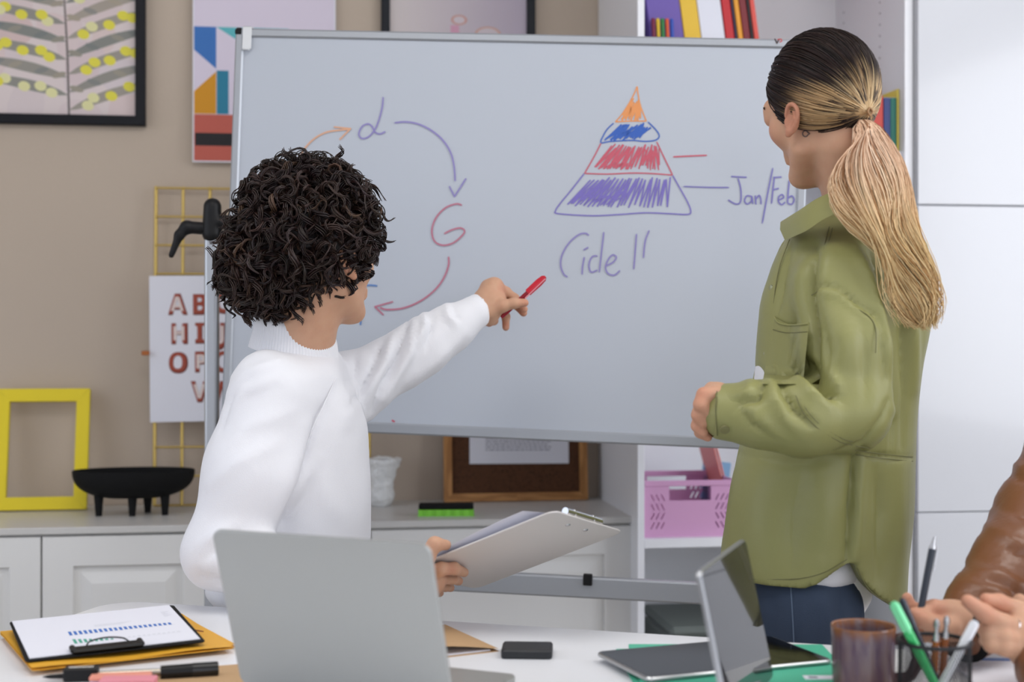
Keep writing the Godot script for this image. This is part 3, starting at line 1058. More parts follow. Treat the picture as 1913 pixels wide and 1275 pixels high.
	part("jaw", MB.new().box_at(-0.014, 0.008, -0.006, 0.006, -0.006, -0.002, 0.001).box_at(-0.014, 0.008, -0.006, 0.006, 0.003, 0.006, 0.001), mat(rgb(176, 104, 58), 0.35, 0.7), pg)
	part("spring", MB.new().tube(PackedVector3Array([Vector3(-0.004, -0.007, 0.0), Vector3(-0.004, 0.007, 0.0)]), PackedFloat32Array([0.004]), 10), mat(rgb(176, 104, 58), 0.35, 0.7), pg)

func leaf_print(w: float, h: float) -> Image: # what shows of it is the right part, from the stem at px 125
	var W := 1024
	var H := int(W * h / w)
	var im := Image.create(W, H, true, Image.FORMAT_RGB8)
	im.fill(rgb(226, 212, 210))
	var rng := RandomNumberGenerator.new()
	rng.seed = 5
	# soft blushes of the printed ground
	for i in 40:
		var c := rgb(222, 186, 176).lerp(rgb(210, 202, 214), rng.randf())
		var px := rng.randf() * W
		var py := rng.randf() * H
		poly_fill(im, oval(px, py, rng.randf_range(40, 120), rng.randf_range(60, 180), 0.2), im.get_pixel(int(px) % W, int(py) % H).lerp(c, 0.35))
	var s := W / w # pixels per metre
	var m := s / 645.0 # print pixels per photograph pixel, nearly
	var x0 := W - (252.0 - 122.0) * m
	var px := func(x: float, y: float) -> Vector2: return Vector2(W - (252.0 - x) * m, H - (216.0 - y) * m)
	var stem := PackedVector2Array()
	var f: Callable = px
	for q in [[119, -420], [121, 0], [126, 100], [129, 218], [133, 218], [130, 100], [124, 0], [122, -420]]: stem.append(f.call(q[0], q[1]))
	poly_fill(im, stem, rgb(112, 104, 102))
	for side in 2:
		for k in 14:
			var y := 178.0 - 33.0 * k - (0.0 if side else 0.0) + (28.0 if side else 0.0)
			var dir := 1.0 if side else -1.0
			var bx := 130.0 - k * 1.2
			var len_ := 190.0 - k * 2
			var lp := []
			for i in 13:
				var t := i / 12.0
				lp.append(Vector2(bx + dir * len_ * t, y - 62.0 * sin(t * 1.35) * (1.15 if side else 0.75) + 14.0 * t))
			var poly := PackedVector2Array()
			for i in 13: poly.append(f.call(lp[i].x, lp[i].y - 10.5 * sin(PI * pow(i / 12.0, 0.7))))
			for i in 13: poly.append(f.call(lp[12 - i].x, lp[12 - i].y + 9.5 * sin(PI * pow((12 - i) / 12.0, 0.7))))
			var col := rgb(136, 138, 132).lerp(rgb(172, 162, 150), rng.randf())
			poly_fill(im, poly, col)
			for i in 5:
				var t := 0.16 + i * 0.17
				var q: Vector2 = lp[int(t * 12)]
				var sh := oval(0, 0, 26 * m / 2.0, 5 * m, 0.3 * dir)
				var o := PackedVector2Array()
				for v in sh: o.append(v + (f.call(q.x, q.y) as Vector2))
				if k % 2 == 1: poly_fill(im, o, col.lerp(rgb(112, 122, 124) if i % 2 else rgb(178, 164, 140), 0.4))
			if k % 2 == 0:
				for i in 6:
					var t := 0.17 + i * 0.14
					var q: Vector2 = lp[int(t * 12)]
					var yy := (-4.0 if i % 2 else 4.0)
					var ctr: Vector2 = f.call(q.x + rng.randf_range(-4, 4), q.y + yy)
					poly_fill(im, oval(ctr.x, ctr.y, 11 * m, 9 * m, 0.3), rgb(232, 222, 76) if rng.randf() < 0.7 else rgb(230, 226, 168))
	im.generate_mipmaps()
	return im

func shapes_print() -> Image:
	var W := 512
	var H := 727
	var im := Image.create(W, H, true, Image.FORMAT_RGB8)
	im.fill(rgb(226, 216, 232))
	var u := W / 262.0 # print pixels per photograph pixel, from the lower left corner
	var pf := func(pts: Array, c: Color) -> void:
		var q := PackedVector2Array()
		for p in pts: q.append(Vector2((p[0] - 364.0) * u, H - (298.0 - p[1]) * u))
		poly_fill(im, q, c)
	var r: Callable = pf
	r.call([[364, 211], [624, 211], [624, 300], [364, 300]], rgb(196, 98, 84))
	r.call([[366, 246], [520, 246], [520, 270], [366, 270]], rgb(32, 28, 32))
	r.call([[364, 46], [405, 46], [405, 125], [364, 90]], rgb(62, 118, 190))
	r.call([[405, 46], [540, 46], [540, 130], [405, 46]], rgb(96, 186, 194))
	r.call([[364, 168], [405, 130], [405, 210], [364, 210]], rgb(216, 150, 34))
	r.call([[406, 128], [428, 128], [428, 210], [406, 210]], rgb(44, 130, 160))
	r.call([[440, 130], [520, 90], [520, 210], [440, 210]], rgb(62, 118, 190))
	r.call([[530, 100], [624, 100], [624, 210], [530, 170]], rgb(226, 190, 190))
	im.generate_mipmaps()
	return im

func ring_print() -> Image:
	var W := 512
	var H := 980
	var im := Image.create(W, H, true, Image.FORMAT_RGB8)
	for x in W:
		im.fill_rect(Rect2i(x, 0, 1, H), rgb(218, 208, 206).lerp(rgb(192, 180, 196), clampf(x / 480.0, 0, 1)))
	var m := W / 258.0
	var f := func(x: float, y: float) -> Vector2: return Vector2((x - 730.0) * m, (y + 370.0) * m)
	var fc: Callable = f
	var ring := func(x: float, y: float, r0: float, r1: float, c: Color) -> void:
		var q: Vector2 = fc.call(x, y)
		poly_fill(im, oval(q.x, q.y, r1 * m, r1 * m), c)
		poly_fill(im, oval(q.x, q.y, r0 * m, r0 * m), rgb(214, 202, 208))
	var rc: Callable = ring
	rc.call(860, 22, 11, 15, rgb(206, 150, 138))
	rc.call(914, 64, 21, 25, rgb(210, 160, 142))
	rc.call(800, 120, 21, 26, rgb(206, 150, 138))
	rc.call(850, 160, 11, 15, rgb(210, 170, 120))
	var q: Vector2 = fc.call(852, 46)
	im.fill_rect(Rect2i(int(q.x) - 16, int(q.y) - 16, 32, 60), rgb(214, 160, 184))
	im.generate_mipmaps()
	return im

# ---------------------------------------------------------------- things standing on the sideboard
func counter_things() -> void:
	var y := 0.75
	# yellow frame leaning on the wall
	var bl := on(wall_f, -14, 952, 0.16)
	var br := on_y(163, 948, y)
	var brw := wall_f.affine_inverse() * br
	var zf := 0.1
	brw = on(wall_f, 163, 950, zf)
	var top := on(wall_f, 160, 731, zf - 0.06)
	var w := brw.x - on(wall_f, -13, 950, zf).x
	var h := (top.y - y) * 1.03
	var yf := thing("picture_frame", "empty bright yellow frame leaning on the wall at the sideboard's left end", "frame", wall_f * Transform3D(Basis(Vector3.RIGHT, -0.2), Vector3(brw.x - w / 2, y + 0.001, zf)))
	var bar := 0.036
	var yl := mat(rgb(240, 216, 24), 0.45)
	for k in 4: # four mitred bars
		var aw := w if k % 2 == 0 else h
		var off := h / 2 if k % 2 == 0 else w / 2
		var poly := PackedVector2Array([Vector2(-aw / 2 + 0.0005, 0), Vector2(aw / 2 - 0.0005, 0), Vector2(aw / 2 - bar, bar), Vector2(-aw / 2 + bar, bar)])
		part("frame_bar", MB.new().prism(poly, 0.0, 0.02), yl, yf, Transform3D(Basis(), Vector3(0, h / 2, 0)) * Transform3D(Basis(Vector3.BACK, k * PI / 2), Vector3()) * Transform3D(Basis(), Vector3(0, -off, 0)))
	# black footed bowl
	var l := on_y(190, 966, y)
	var r := on_y(308, 966, y)
	var mid := on_y(250, 962, y)
	var sc := (-mid.z) / F
	var bw := (362 - 138) * sc / 2
	var bh := (967 - 884) * sc
	var bowl := thing("footed_bowl", "shallow black oval bowl on short legs before the gold grid", "bowl", Transform3D(Basis(Vector3.UP, deg_to_rad(8.0)), mid))
	var prof := PackedVector2Array()
	for i in 15: # outside
		var t := i / 14.0
		prof.append(Vector2(bw * (1.0 - (1.0 - t) ** 2.3) ** (1.0 / 2.3), bh * (0.36 + 0.64 * t ** 1.15)))
	prof.append(Vector2(bw * 0.985, bh * 1.012))
	for i in 14:
		var t := 1.0 - (i + 0.6) / 14.0
		prof.append(Vector2(bw * 0.965 * (1.0 - (1.0 - t) ** 2.3) ** (1.0 / 2.3), bh * (0.40 + 0.60 * t ** 1.15)))
	prof.append(Vector2(0, bh * 0.4))
	part("bowl", MB.new().lathe(prof, 48, Transform3D(), 1.0, 0.5), M.black_matte, bowl)
	for x in [-0.55, 0.0, 0.52]:
		part("leg", MB.new().rod(Vector3(x * bw, 0, 0.02 if x else 0.035), Vector3(x * bw, bh * 0.52, 0.02 if x else 0.03), 0.0085, 14, 0.014), M.black_matte, bowl)
	part("leg", MB.new().rod(Vector3(0.2 * bw, 0, -0.04), Vector3(0.2 * bw, bh * 0.5, -0.035), 0.0085, 14, 0.014), M.black_matte, bowl)
	# crumpled glazed vase
	var vp := on_y(712, 945, y)
	var vs := -vp.z / F
	var vz := thing("crumpled_vase", "glossy white crumpled vase standing behind the person in white", "vase", Transform3D(Basis(), vp))
	var vf := Field.new()
	var hh := 92 * vs
	vf.loft([[0.0, 0.0, 0.0, 0.026, 0.026], [0.02, 0, 0, 0.038, 0.034], [hh * 0.4, 0.0, 0, 0.036, 0.034], [hh * 0.7, 0.004, 0, 0.041, 0.036], [hh * 0.95, 0.007, 0, 0.05, 0.04]], 0.01)
	vf.ell(Vector3(0.004, hh * 0.98, 0), Vector3(0.038, hh * 0.8, 0.029), Basis(), 0.006, -1.0)
	var vm := MB.new()
	var nz := FastNoiseLite.new()
	nz.seed = 4
	nz.frequency = 38.0
	nz.noise_type = FastNoiseLite.TYPE_CELLULAR
	vf.mesh(vm, 0.0035, func(p: Vector3, _n: Vector3) -> float: return 0.016 * nz.get_noise_3dv(p) + 0.009)
	part("body", vm, mat(rgb(240, 240, 238), 0.1), vz)
	# board eraser
	var ep := on_y(833, 965, y)
	var es := -ep.z / F
	var er := thing("board_eraser", "lime green whiteboard eraser with a black felt top on the sideboard", "eraser", Transform3D(Basis(Vector3.UP, 0.03), ep + Vector3(0, 0, -0.02)))
	var ew := 104 * es
	var grip := MB.new()
	var pts := PackedVector2Array()
	for i in 73:
		var t := i / 72.0
		pts.append(Vector2((t - 0.5) * ew, 0.024 + 0.0022 * cos(t * TAU * 6)))
	var ring := PackedVector2Array(pts)
	for i in 73: ring.append(Vector2(pts[72 - i].x, -pts[72 - i].y))
	grip.prism(ring, 0.0, 0.018, Transform3D(Basis(Vector3.RIGHT, -PI / 2), Vector3()))
	part("grip", grip, mat(rgb(132, 214, 60), 0.45), er)
	part("felt", slab(ew - 0.002, 0.046, 0.008, 0.018, 0.033, 0.003), M.black_matte, er, Transform3D(Basis(Vector3.RIGHT, -PI / 2), Vector3()), "black felt pad")
	# cork board leaning on the wall
	var ca := on_y(829, 937, y)
	var cwf := on(wall_f, 829, 937, 0.07)
	var cb := on(wall_f, 1097, 937, cwf.z)
	var cw := cb.x - cwf.x
	var chh := 0.52
	var ck := thing("cork_board", "wood framed cork board leaning on the wall under the whiteboard", "cork board", wall_f * Transform3D(Basis(Vector3.RIGHT, -asin((cwf.z - 0.02) / chh)), Vector3(cwf.x + cw / 2, y + 0.001, cwf.z)))
	var wood := mat(rgb(196, 140, 80), 0.5)
	wood.albedo_texture = wood_tex()
	wood.uv1_triplanar = true
	wood.uv1_scale = Vector3(3, 3, 3)
	var cbar := 0.024
	for k in 4:
		var aw := cw if k % 2 == 0 else chh
		var off := chh / 2 if k % 2 == 0 else cw / 2
		var poly := PackedVector2Array([Vector2(-aw / 2 + 0.0004, 0), Vector2(aw / 2 - 0.0004, 0), Vector2(aw / 2 - cbar, cbar), Vector2(-aw / 2 + cbar, cbar)])
		part("frame_bar", MB.new().prism(poly, 0.0, 0.016), wood, ck, Transform3D(Basis(), Vector3(0, chh / 2, 0)) * Transform3D(Basis(Vector3.BACK, k * PI / 2), Vector3()) * Transform3D(Basis(), Vector3(0, -off, 0)))
	var cork := mat(rgb(98, 62, 36), 0.9)
	cork.albedo_texture = cork_tex()
	cork.uv1_triplanar = true
	cork.uv1_scale = Vector3.ONE * 4.0
	part("cork_sheet", MB.new().box_at(-cw / 2 + 0.01, cw / 2 - 0.01, 0.01, chh - 0.01, 0.002, 0.008, 0.0), cork, ck)
	var inv := ck.transform.affine_inverse()
	var pa := inv * (wall_f * on(wall_f, 876, 868, cwf.z - 0.03))
	var pb := inv * (wall_f * on(wall_f, 1060, 871, cwf.z - 0.03))
	var note := thing("pinned_sheet", "white typed sheet pinned to the cork board under the whiteboard", "paper", ck.transform * Transform3D(Basis(Vector3.BACK, -0.008), Vector3((pa.x + pb.x) / 2, pa.y + 0.125, 0.0095)))
	var nw := pb.x - pa.x
	part("sheet", MB.new().box_at(-nw / 2, nw / 2, -0.125, 0.2, -0.0008, 0.0, 0.0), M.paper, note)
	var ink := mat(rgb(150, 150, 162), 0.8)
	var rng := RandomNumberGenerator.new()
	rng.seed = 9
	for i in 13:
		var lw := nw * (0.64 if i != 4 else 0.6) * rng.randf_range(0.97, 1.0)
		var x := -nw * 0.34
		var line := MB.new()
		while x < -nw * 0.34 + lw:
			var ww := rng.randf_range(0.006, 0.018)
			line.sheet(Transform3D(Basis(), Vector3(x + ww / 2, -0.084 + i * 0.0085, 0.0004)), ww, 0.003)
			x += ww + 0.003
		part("text_line", line, ink, note)

func wood_tex() -> ImageTexture:
	var im := Image.create(256, 256, true, Image.FORMAT_RGB8)
	var nz := FastNoiseLite.new()
	nz.seed = 3
	nz.frequency = 0.02
	for y in 256:
		for x in 256:
			var g := 0.5 + 0.5 * sin(y * 0.35 + 6.0 * nz.get_noise_2d(x * 0.25, y * 2.0))
			im.set_pixel(x, y, Color(0.84, 0.8, 0.74).lerp(Color.WHITE, g))
	im.generate_mipmaps()
	return ImageTexture.create_from_image(im)

func cork_tex() -> ImageTexture:
	var im := Image.create(256, 256, true, Image.FORMAT_RGB8)
	var rng := RandomNumberGenerator.new()
	rng.seed = 12
	im.fill(Color(0.9, 0.88, 0.86))
	for i in 2600:
		var s := rng.randi_range(1, 4)
		im.fill_rect(Rect2i(rng.randi() % 256, rng.randi() % 256, s, s), Color(0.6, 0.55, 0.5).lerp(Color.WHITE, rng.randf()))
	im.generate_mipmaps()
	return ImageTexture.create_from_image(im)

# ---------------------------------------------------------------- whiteboard on its stand, with what is drawn on it
func bp(px: float, py: float, lift := 0.0008) -> Vector3:
	var p := on(board_f, px, py, 0.0)
	return Vector3(p.x, p.y, lift)

var stroke_lift := 0.0

func line_px(mb: MB, pts: Array, w := 0.0034, lift := 0.0008, smooth := true) -> void:
	var q := []
	stroke_lift += 0.00003 # each stroke lies on the one before it
	for p in pts: q.append(bp(p[0], p[1], lift + stroke_lift))
	if smooth and q.size() > 2: mb.ribbon(curve(q, 7), w, Vector3.BACK)
	else: mb.dashes(PackedVector3Array(q), w, Vector3.BACK)

func zoomed(pts: Array, ox: float, oy: float, s: float) -> Array:
	var out := []
	for p in pts: out.append([ox + p[0] / s, oy + p[1] / s])
	return out

func hatch(mb: MB, poly: Array, steps: int, slant: float, jitter: float, w: float, rng: RandomNumberGenerator) -> void: # one scribbled zigzag that fills a four-sided tier: top left, top right, bottom right, bottom left
	var pts := []
	for i in steps + 1:
		var t := float(i) / steps
		var up: bool = i % 2 == 0
		var tt := clampf(0.01 + 0.98 * (t * (1.0 - slant) + (slant if up else 0.0)) + rng.randf_range(-0.006, 0.006), 0.01, 0.99)
		var a := Vector2(poly[0][0], poly[0][1]).lerp(Vector2(poly[1][0], poly[1][1]), tt)
		var b := Vector2(poly[3][0], poly[3][1]).lerp(Vector2(poly[2][0], poly[2][1]), tt)
		var q := a.lerp(b, rng.randf_range(0.02, jitter) if up else 1.0 - rng.randf_range(0.02, jitter))
		pts.append([q.x + rng.randf_range(-2, 2), q.y])
	line_px(mb, pts, w, 0.0006, false)

func whiteboard() -> void:
	var W := on(board_f, 1516, 75).x
	var H := -on(board_f, 431, 789).y + 0.012
	var foot := Vector3(board_f.origin.x, 0, board_f.origin.z)
	var root := thing("whiteboard", "large mobile whiteboard with marker drawings on a grey tilting stand", "whiteboard", Transform3D(Basis(), foot))
	var inv := root.transform.affine_inverse()
	var bf := inv * board_f
	var panel := part("panel", MB.new().box_at(0.004, W - 0.004, -H + 0.004, -0.004, -0.02, 0.0, 0.001), M.board_white, root, bf)
	var rail := 0.021
	for k in 4:
		var horiz := k < 2
		var b := MB.new()
		if horiz:
			var y0 := -rail if k == 0 else -H
			b.box_at(0.012, W - 0.012, y0, y0 + (rail if k == 0 else 0.027), -0.026, 0.006, 0.004)
		else:
			var x0 := 0.0 if k == 2 else W - rail
			b.box_at(x0, x0 + rail, -H + 0.012, -0.012, -0.026, 0.006, 0.004)
		part("rail", b, M.alu_rail, root, bf)
	for q in [[0.0, 0.0], [W, 0.0], [0.0, -H], [W, -H]]:
		var cx: float = q[0] + (0.008 if q[0] == 0.0 else -0.008)
		var cy: float = q[1] + (-0.008 if q[1] == 0.0 else 0.008)
		part("corner_cap", MB.new().box_at(cx - 0.0095, cx + 0.0095, cy - 0.0095, cy + 0.0095, -0.0275, 0.0075, 0.005), M.black_plastic, root, bf)
	# small white hook over the top rail
	var h := bp(463, 70)
	part("hook", MB.new().box_at(h.x - 0.011, h.x + 0.011, -0.05, 0.004, 0.006, 0.009, 0.001).box_at(h.x - 0.011, h.x + 0.011, 0.001, 0.004, -0.028, 0.009, 0.001).box_at(h.x - 0.008, h.x + 0.008, -0.054, -0.05, 0.006, 0.02, 0.001), mat(rgb(226, 228, 230), 0.3), root, bf)
	# maker's mark on the top rail: a dark tick and a red hook
	var lg := MB.new()
	var lr := MB.new()
	line_px(lg, [[1447, 74], [1451, 82], [1455, 74]], 0.003, 0.0068, false)
	line_px(lr, [[1452, 75], [1459, 74], [1460, 78], [1456, 80]], 0.002, 0.0068, false)
	part("emblem", lg, mat(rgb(62, 44, 48), 0.5), root, bf)
	part("emblem", lr, mat(rgb(196, 52, 52), 0.5), root, bf)
	# stand
	var zp := -0.012
	var pole_x := on(board_f, 393, 440).x
	for side in 2:
		var x := pole_x if side == 0 else W - pole_x
		var top := board_f * Vector3(x, on(board_f, 396, 440).y if side == 0 else on(board_f, 396, 440).y, zp)
		var low := Vector3(top.x, 0.06, top.z)
		var pl := MB.new()
		pl.prism(round_rect(0.034, 0.026, 0.009), 0.0, top.y - 0.06, Transform3D(Basis(Vector3.UP, board_f.basis.get_euler().y) * Basis(Vector3.RIGHT, -PI / 2), low))
		part("pole", pl, M.alu, root, inv)
		var f := MB.new()
		f.box(Transform3D(Basis(Vector3.UP, board_f.basis.get_euler().y), Vector3(low.x, 0.045, low.z)), Vector3(0.05, 0.04, 0.5), 0.008)
		part("foot", f, M.alu, root, inv)
		for e in [-0.22, 0.22]:
			var c: Vector3 = Vector3(low.x, 0.0, low.z) + board_f.basis.z * float(e)
			part("caster", MB.new().tube(PackedVector3Array([c + Vector3(-0.012, 0.0265, 0), c + Vector3(0.012, 0.0265, 0)]), PackedFloat32Array([0.026]), 20), M.black_plastic, root, inv)
		# black tilting joint over the pole's end
		var j := Field.new()
		var jl := on(board_f, 397, 386)
		var ju := Vector3(x - 0.001, jl.y, zp)
		var jd := Vector3(x, on(board_f, 397, 436).y, zp)
		j.cap(ju, jd, 0.0215, 0.0235, 0.01)
		var s := 1.0 if side == 0 else -1.0
		j.cap(Vector3(x, on(board_f, 397, 414).y, zp), Vector3(x + s * 0.046, on(board_f, 397, 414).y, zp), 0.016, 0.018, 0.008)
		var jm := MB.new()
		j.mesh(jm, 0.003)
		part("tilt_joint", jm, M.black_plastic, root, bf)
		if side == 0:
			var l := Field.new()
			var f1 := func(px: float, py: float, z: float) -> Vector3:
				var p := on(board_f, px, py, zp)
				return Vector3(p.x, p.y, zp + z)
			var lp: Callable = f1
			l.cap(lp.call(380, 427, 0.0), lp.call(350, 425, 0.005), 0.0155, 0.015, 0.01)
			l.cap(lp.call(350, 425, 0.005), lp.call(338, 440, 0.012), 0.014, 0.0115, 0.01)
			l.cap(lp.call(338, 440, 0.012), lp.call(325, 478, 0.02), 0.0105, 0.0068, 0.01)
			var lm := MB.new()
			l.mesh(lm, 0.003)
			part("clamp_lever", lm, M.black_plastic, root, bf)
	var ya := board_f * on(board_f, 1000, 1073, -0.02)
	var yb := board_f * on(board_f, 1000, 1112, -0.02)
	var xb := board_f.basis.x
	var bar := MB.new()
	var bh := ya.y - yb.y
	bar.box(Transform3D(board_f.basis, (ya + yb) / 2 + xb * (W / 2 - on(board_f, 1000, 1090).x)), Vector3(W - 2 * pole_x - 0.03, bh, 0.028), 0.004)
	part("cross_bar", bar, M.alu_rail, root, inv)
	var cl := on(board_f, 1098, 1084, -0.003)
	part("bar_clip", MB.new().box_at(cl.x - 0.011, cl.x + 0.011, cl.y - 0.013, cl.y + 0.014, -0.01, 0.003, 0.002), M.black_plastic, root, bf)

	# ---- drawings
	var violet := mat(rgb(122, 116, 182), 0.5)
	var plum := mat(rgb(142, 132, 192), 0.5)
	var red := mat(rgb(202, 92, 110), 0.5)
	var rose := mat(rgb(188, 112, 134), 0.5)
	var orange := mat(rgb(234, 154, 92), 0.5)
	var peach := mat(rgb(224, 170, 136), 0.5)
	var blue := mat(rgb(54, 98, 186), 0.5)
	var rng := RandomNumberGenerator.new()
	rng.seed = 21
	var z6 := func(p: Array) -> Array: return zoomed(p, 1000, 130, 3.1096)
	var z7 := func(p: Array) -> Array: return zoomed(p, 520, 150, 2.6025)
	var a6: Callable = z6
	var a7: Callable = z7
	# pyramid, top to bottom
	var t1 := MB.new()
	line_px(t1, a6.call([[592, 98], [575, 140], [540, 205], [500, 265], [465, 305]]), 0.003)
	line_px(t1, a6.call([[592, 98], [598, 150], [612, 215], [645, 300]]), 0.003)
	line_px(t1, a6.call([[465, 305], [550, 300], [645, 300]]), 0.003)
	hatch(t1, a6.call([[560, 165], [600, 165], [640, 298], [480, 302]]), 22, 0.15, 0.3, 0.0030, rng)
	hatch(t1, a6.call([[540, 205], [610, 205], [636, 296], [490, 298]]), 12, 0.2, 0.2, 0.0034, rng)
	part("pyramid_tier", t1, orange, root, bf, "orange scribbled top tier of the pyramid")
	var t2 := MB.new()
	line_px(t2, a6.call([[455, 312], [420, 345], [395, 385], [382, 425], [440, 418], [560, 412], [640, 418], [700, 410], [720, 385], [700, 350], [655, 305]]), 0.003)
	hatch(t2, a6.call([[455, 312], [650, 310], [710, 405], [388, 425]]), 30, 0.22, 0.35, 0.0036, rng)
	hatch(t2, a6.call([[450, 318], [655, 316], [700, 400], [392, 420]]), 16, 0.35, 0.35, 0.0036, rng)
	part("pyramid_tier", t2, blue, root, bf, "blue scribbled second tier")
	var t3 := MB.new()
	line_px(t3, a6.call([[382, 428], [340, 510], [285, 606]]), 0.003)
	line_px(t3, a6.call([[705, 420], [745, 505], [798, 614]]), 0.003)
	line_px(t3, a6.call([[285, 604], [420, 608], [560, 602], [680, 605], [798, 614]]), 0.003)
	hatch(t3, a6.call([[400, 432], [700, 428], [765, 588], [318, 580]]), 44, 0.16, 0.2, 0.0031, rng)
	hatch(t3, a6.call([[620, 430], [710, 428], [765, 590], [640, 590]]), 12, 0.2, 0.3, 0.0026, rng)
	hatch(t3, a6.call([[380, 540], [560, 545], [560, 585], [350, 578]]), 14, 0.1, 0.3, 0.0030, rng)
	part("pyramid_tier", t3, red, root, bf, "red scribbled third tier")
	var t4 := MB.new()
	line_px(t4, a6.call([[285, 604], [210, 700], [140, 785], [118, 822], [135, 838], [330, 850], [500, 842], [640, 833], [780, 838], [885, 842], [903, 822], [885, 772], [840, 690], [798, 616]]), 0.003)
	hatch(t4, a6.call([[270, 622], [780, 620], [870, 815], [150, 800]]), 46, 0.12, 0.14, 0.0033, rng)
	hatch(t4, a6.call([[240, 690], [560, 700], [480, 800], [190, 800]]), 16, 0.1, 0.4, 0.0028, rng)
	part("pyramid_tier", t4, mat(rgb(124, 112, 190), 0.5), root, bf, "violet scribbled bottom tier")
	var n1 := MB.new()
	line_px(n1, a6.call([[800, 508], [900, 503], [998, 499]]), 0.0034)
	part("marker_line", n1, red, root, bf)
	n1 = MB.new()
	line_px(n1, a6.call([[860, 680], [1000, 685], [1126, 686]]), 0.0032)
	part("marker_line", n1, violet, root, bf)
	# Jan/Feb.
	var jan := MB.new()
	for s in [[[1140, 622], [1225, 627]], [[1178, 632], [1194, 700], [1192, 768], [1165, 782], [1120, 758]], [[1258, 738], [1228, 735], [1216, 765], [1232, 782], [1254, 765], [1257, 738], [1264, 782]], [[1278, 735], [1281, 782]], [[1281, 755], [1300, 732], [1309, 752], [1311, 784]], [[1380, 572], [1350, 720], [1318, 895]],
			[[1388, 630], [1380, 700], [1372, 780]], [[1385, 628], [1428, 625]], [[1380, 700], [1412, 692]], [[1412, 760], [1442, 745], [1434, 728], [1416, 738], [1412, 765], [1430, 786], [1452, 770]], [[1476, 640], [1468, 720], [1465, 778]], [[1466, 750], [1490, 735], [1503, 757], [1490, 783], [1465, 778]], [[1518, 768], [1524, 772]]]:
		line_px(jan, a6.call(s), 0.0034)
	part("handwriting", jan, violet, root, bf, "the handwritten months Jan/Feb.")
	# Cicle II
	var cic := MB.new()
	for s in [[[312, 965], [290, 952], [250, 962], [195, 1010], [155, 1080], [148, 1140], [165, 1188], [188, 1206]], [[285, 1090], [275, 1145], [272, 1192]], [[283, 1048], [306, 1035]], [[362, 1084], [335, 1086], [317, 1112], [312, 1148], [326, 1178], [362, 1165]], [[398, 945], [385, 1060], [372, 1180]],
			[[408, 1142], [450, 1122], [471, 1092], [450, 1078], [425, 1103], [408, 1150], [424, 1186], [460, 1195], [492, 1168]], [[588, 955], [580, 1060], [572, 1162]], [[662, 935], [638, 1000], [628, 1096]]]:
		line_px(cic, a6.call(s), 0.0036)
	part("handwriting", cic, plum, root, bf, "handwriting under the pyramid")
	# the round of arrows on the left
	var al := MB.new()
	line_px(al, a7.call([[510, 82], [506, 130], [491, 190], [470, 240], [440, 275], [408, 284], [392, 262], [408, 226], [435, 213], [456, 225], [470, 252], [494, 262], [521, 250]]), 0.0036)
	part("letter", al, plum, root, bf)
	var r1 := MB.new()
	line_px(r1, a7.call([[98, 400], [118, 350], [150, 308], [190, 275], [240, 252], [300, 243], [350, 238]]), 0.0038)
	line_px(r1, a7.call([[273, 228], [352, 236], [300, 288]]), 0.0036, 0.0008, false)
	part("arrow", r1, peach, root, bf)
	var r2 := MB.new()
	line_px(r2, a7.call([[565, 208], [620, 203], [682, 214], [745, 245], [800, 292], [838, 352], [855, 420], [860, 492]]), 0.0038)
	line_px(r2, a7.call([[833, 518], [857, 566], [912, 480]]), 0.0036, 0.0008, false)
	part("arrow", r2, plum, root, bf)
	var gg := MB.new()
	line_px(gg, a7.call([[893, 609], [865, 602], [812, 622], [767, 670], [747, 730], [760, 783], [800, 803], [850, 792], [893, 757], [906, 733], [885, 719], [845, 728], [807, 747]]), 0.0038)
	part("letter", gg, rose, root, bf)
	var r3 := MB.new()
	line_px(r3, a7.call([[828, 858], [828, 900], [805, 962], [760, 1022], [690, 1075], [610, 1108], [530, 1116], [495, 1106]]), 0.004)
	line_px(r3, a7.call([[556, 1078], [470, 1102], [511, 1141]]), 0.0036, 0.0008, false)
	part("arrow", r3, rose, root, bf)
	var bb := MB.new()
	line_px(bb, a7.call([[400, 1000], [447, 997], [482, 1001]]), 0.004)
	line_px(bb, a7.call([[408, 1120], [404, 1150], [400, 1192]]), 0.004)
	part("letter", bb, mat(rgb(92, 132, 190), 0.5), root, bf)
	var dot := MB.new()
	line_px(dot, [[733, 786], [737, 788]], 0.004)
	part("marker_dot", dot, red, root, bf)

# ---------------------------------------------------------------- the table and what lies on it
const TOP := 0.745

func table() -> void:
	var o := thing("meeting_table", "white meeting table with a rounded corner under the laptop and papers", "table", table_f)
	var poly := PackedVector2Array()
	for q in round_rect(1.95, 1.02, 0.07, 8): poly.append(q + Vector2(0.975, -0.51))
	var t := MB.new()
	var small := PackedVector2Array()
	for q in round_rect(1.944, 1.014, 0.067, 8): small.append(q + Vector2(0.975, -0.51))
	var xf := Transform3D(Basis(Vector3.RIGHT, -PI / 2), Vector3(0, 0, 0))
	t.prism(poly, TOP - 0.028, TOP - 0.002, xf)
	t.prism(small, TOP - 0.0021, TOP, xf)
	part("tabletop", t, M.table_white, o)
	for x in [0.1, 1.85]:
		for z in [0.1, 0.92]:
			part("leg", MB.new().rod(Vector3(x, 0, z), Vector3(x, TOP - 0.028, z), 0.018, 16, 0.024), M.white_lac, o)
	part("apron", MB.new().box_at(0.12, 1.83, TOP - 0.085, TOP - 0.028, 0.09, 0.11, 0.002).box_at(0.12, 1.83, TOP - 0.085, TOP - 0.028, 0.91, 0.93, 0.002), M.white_lac, o)

func lie(px: float, py: float, y: float, yaw: float) -> Transform3D:
	return flat_on(on_y(px, py, y), yaw)

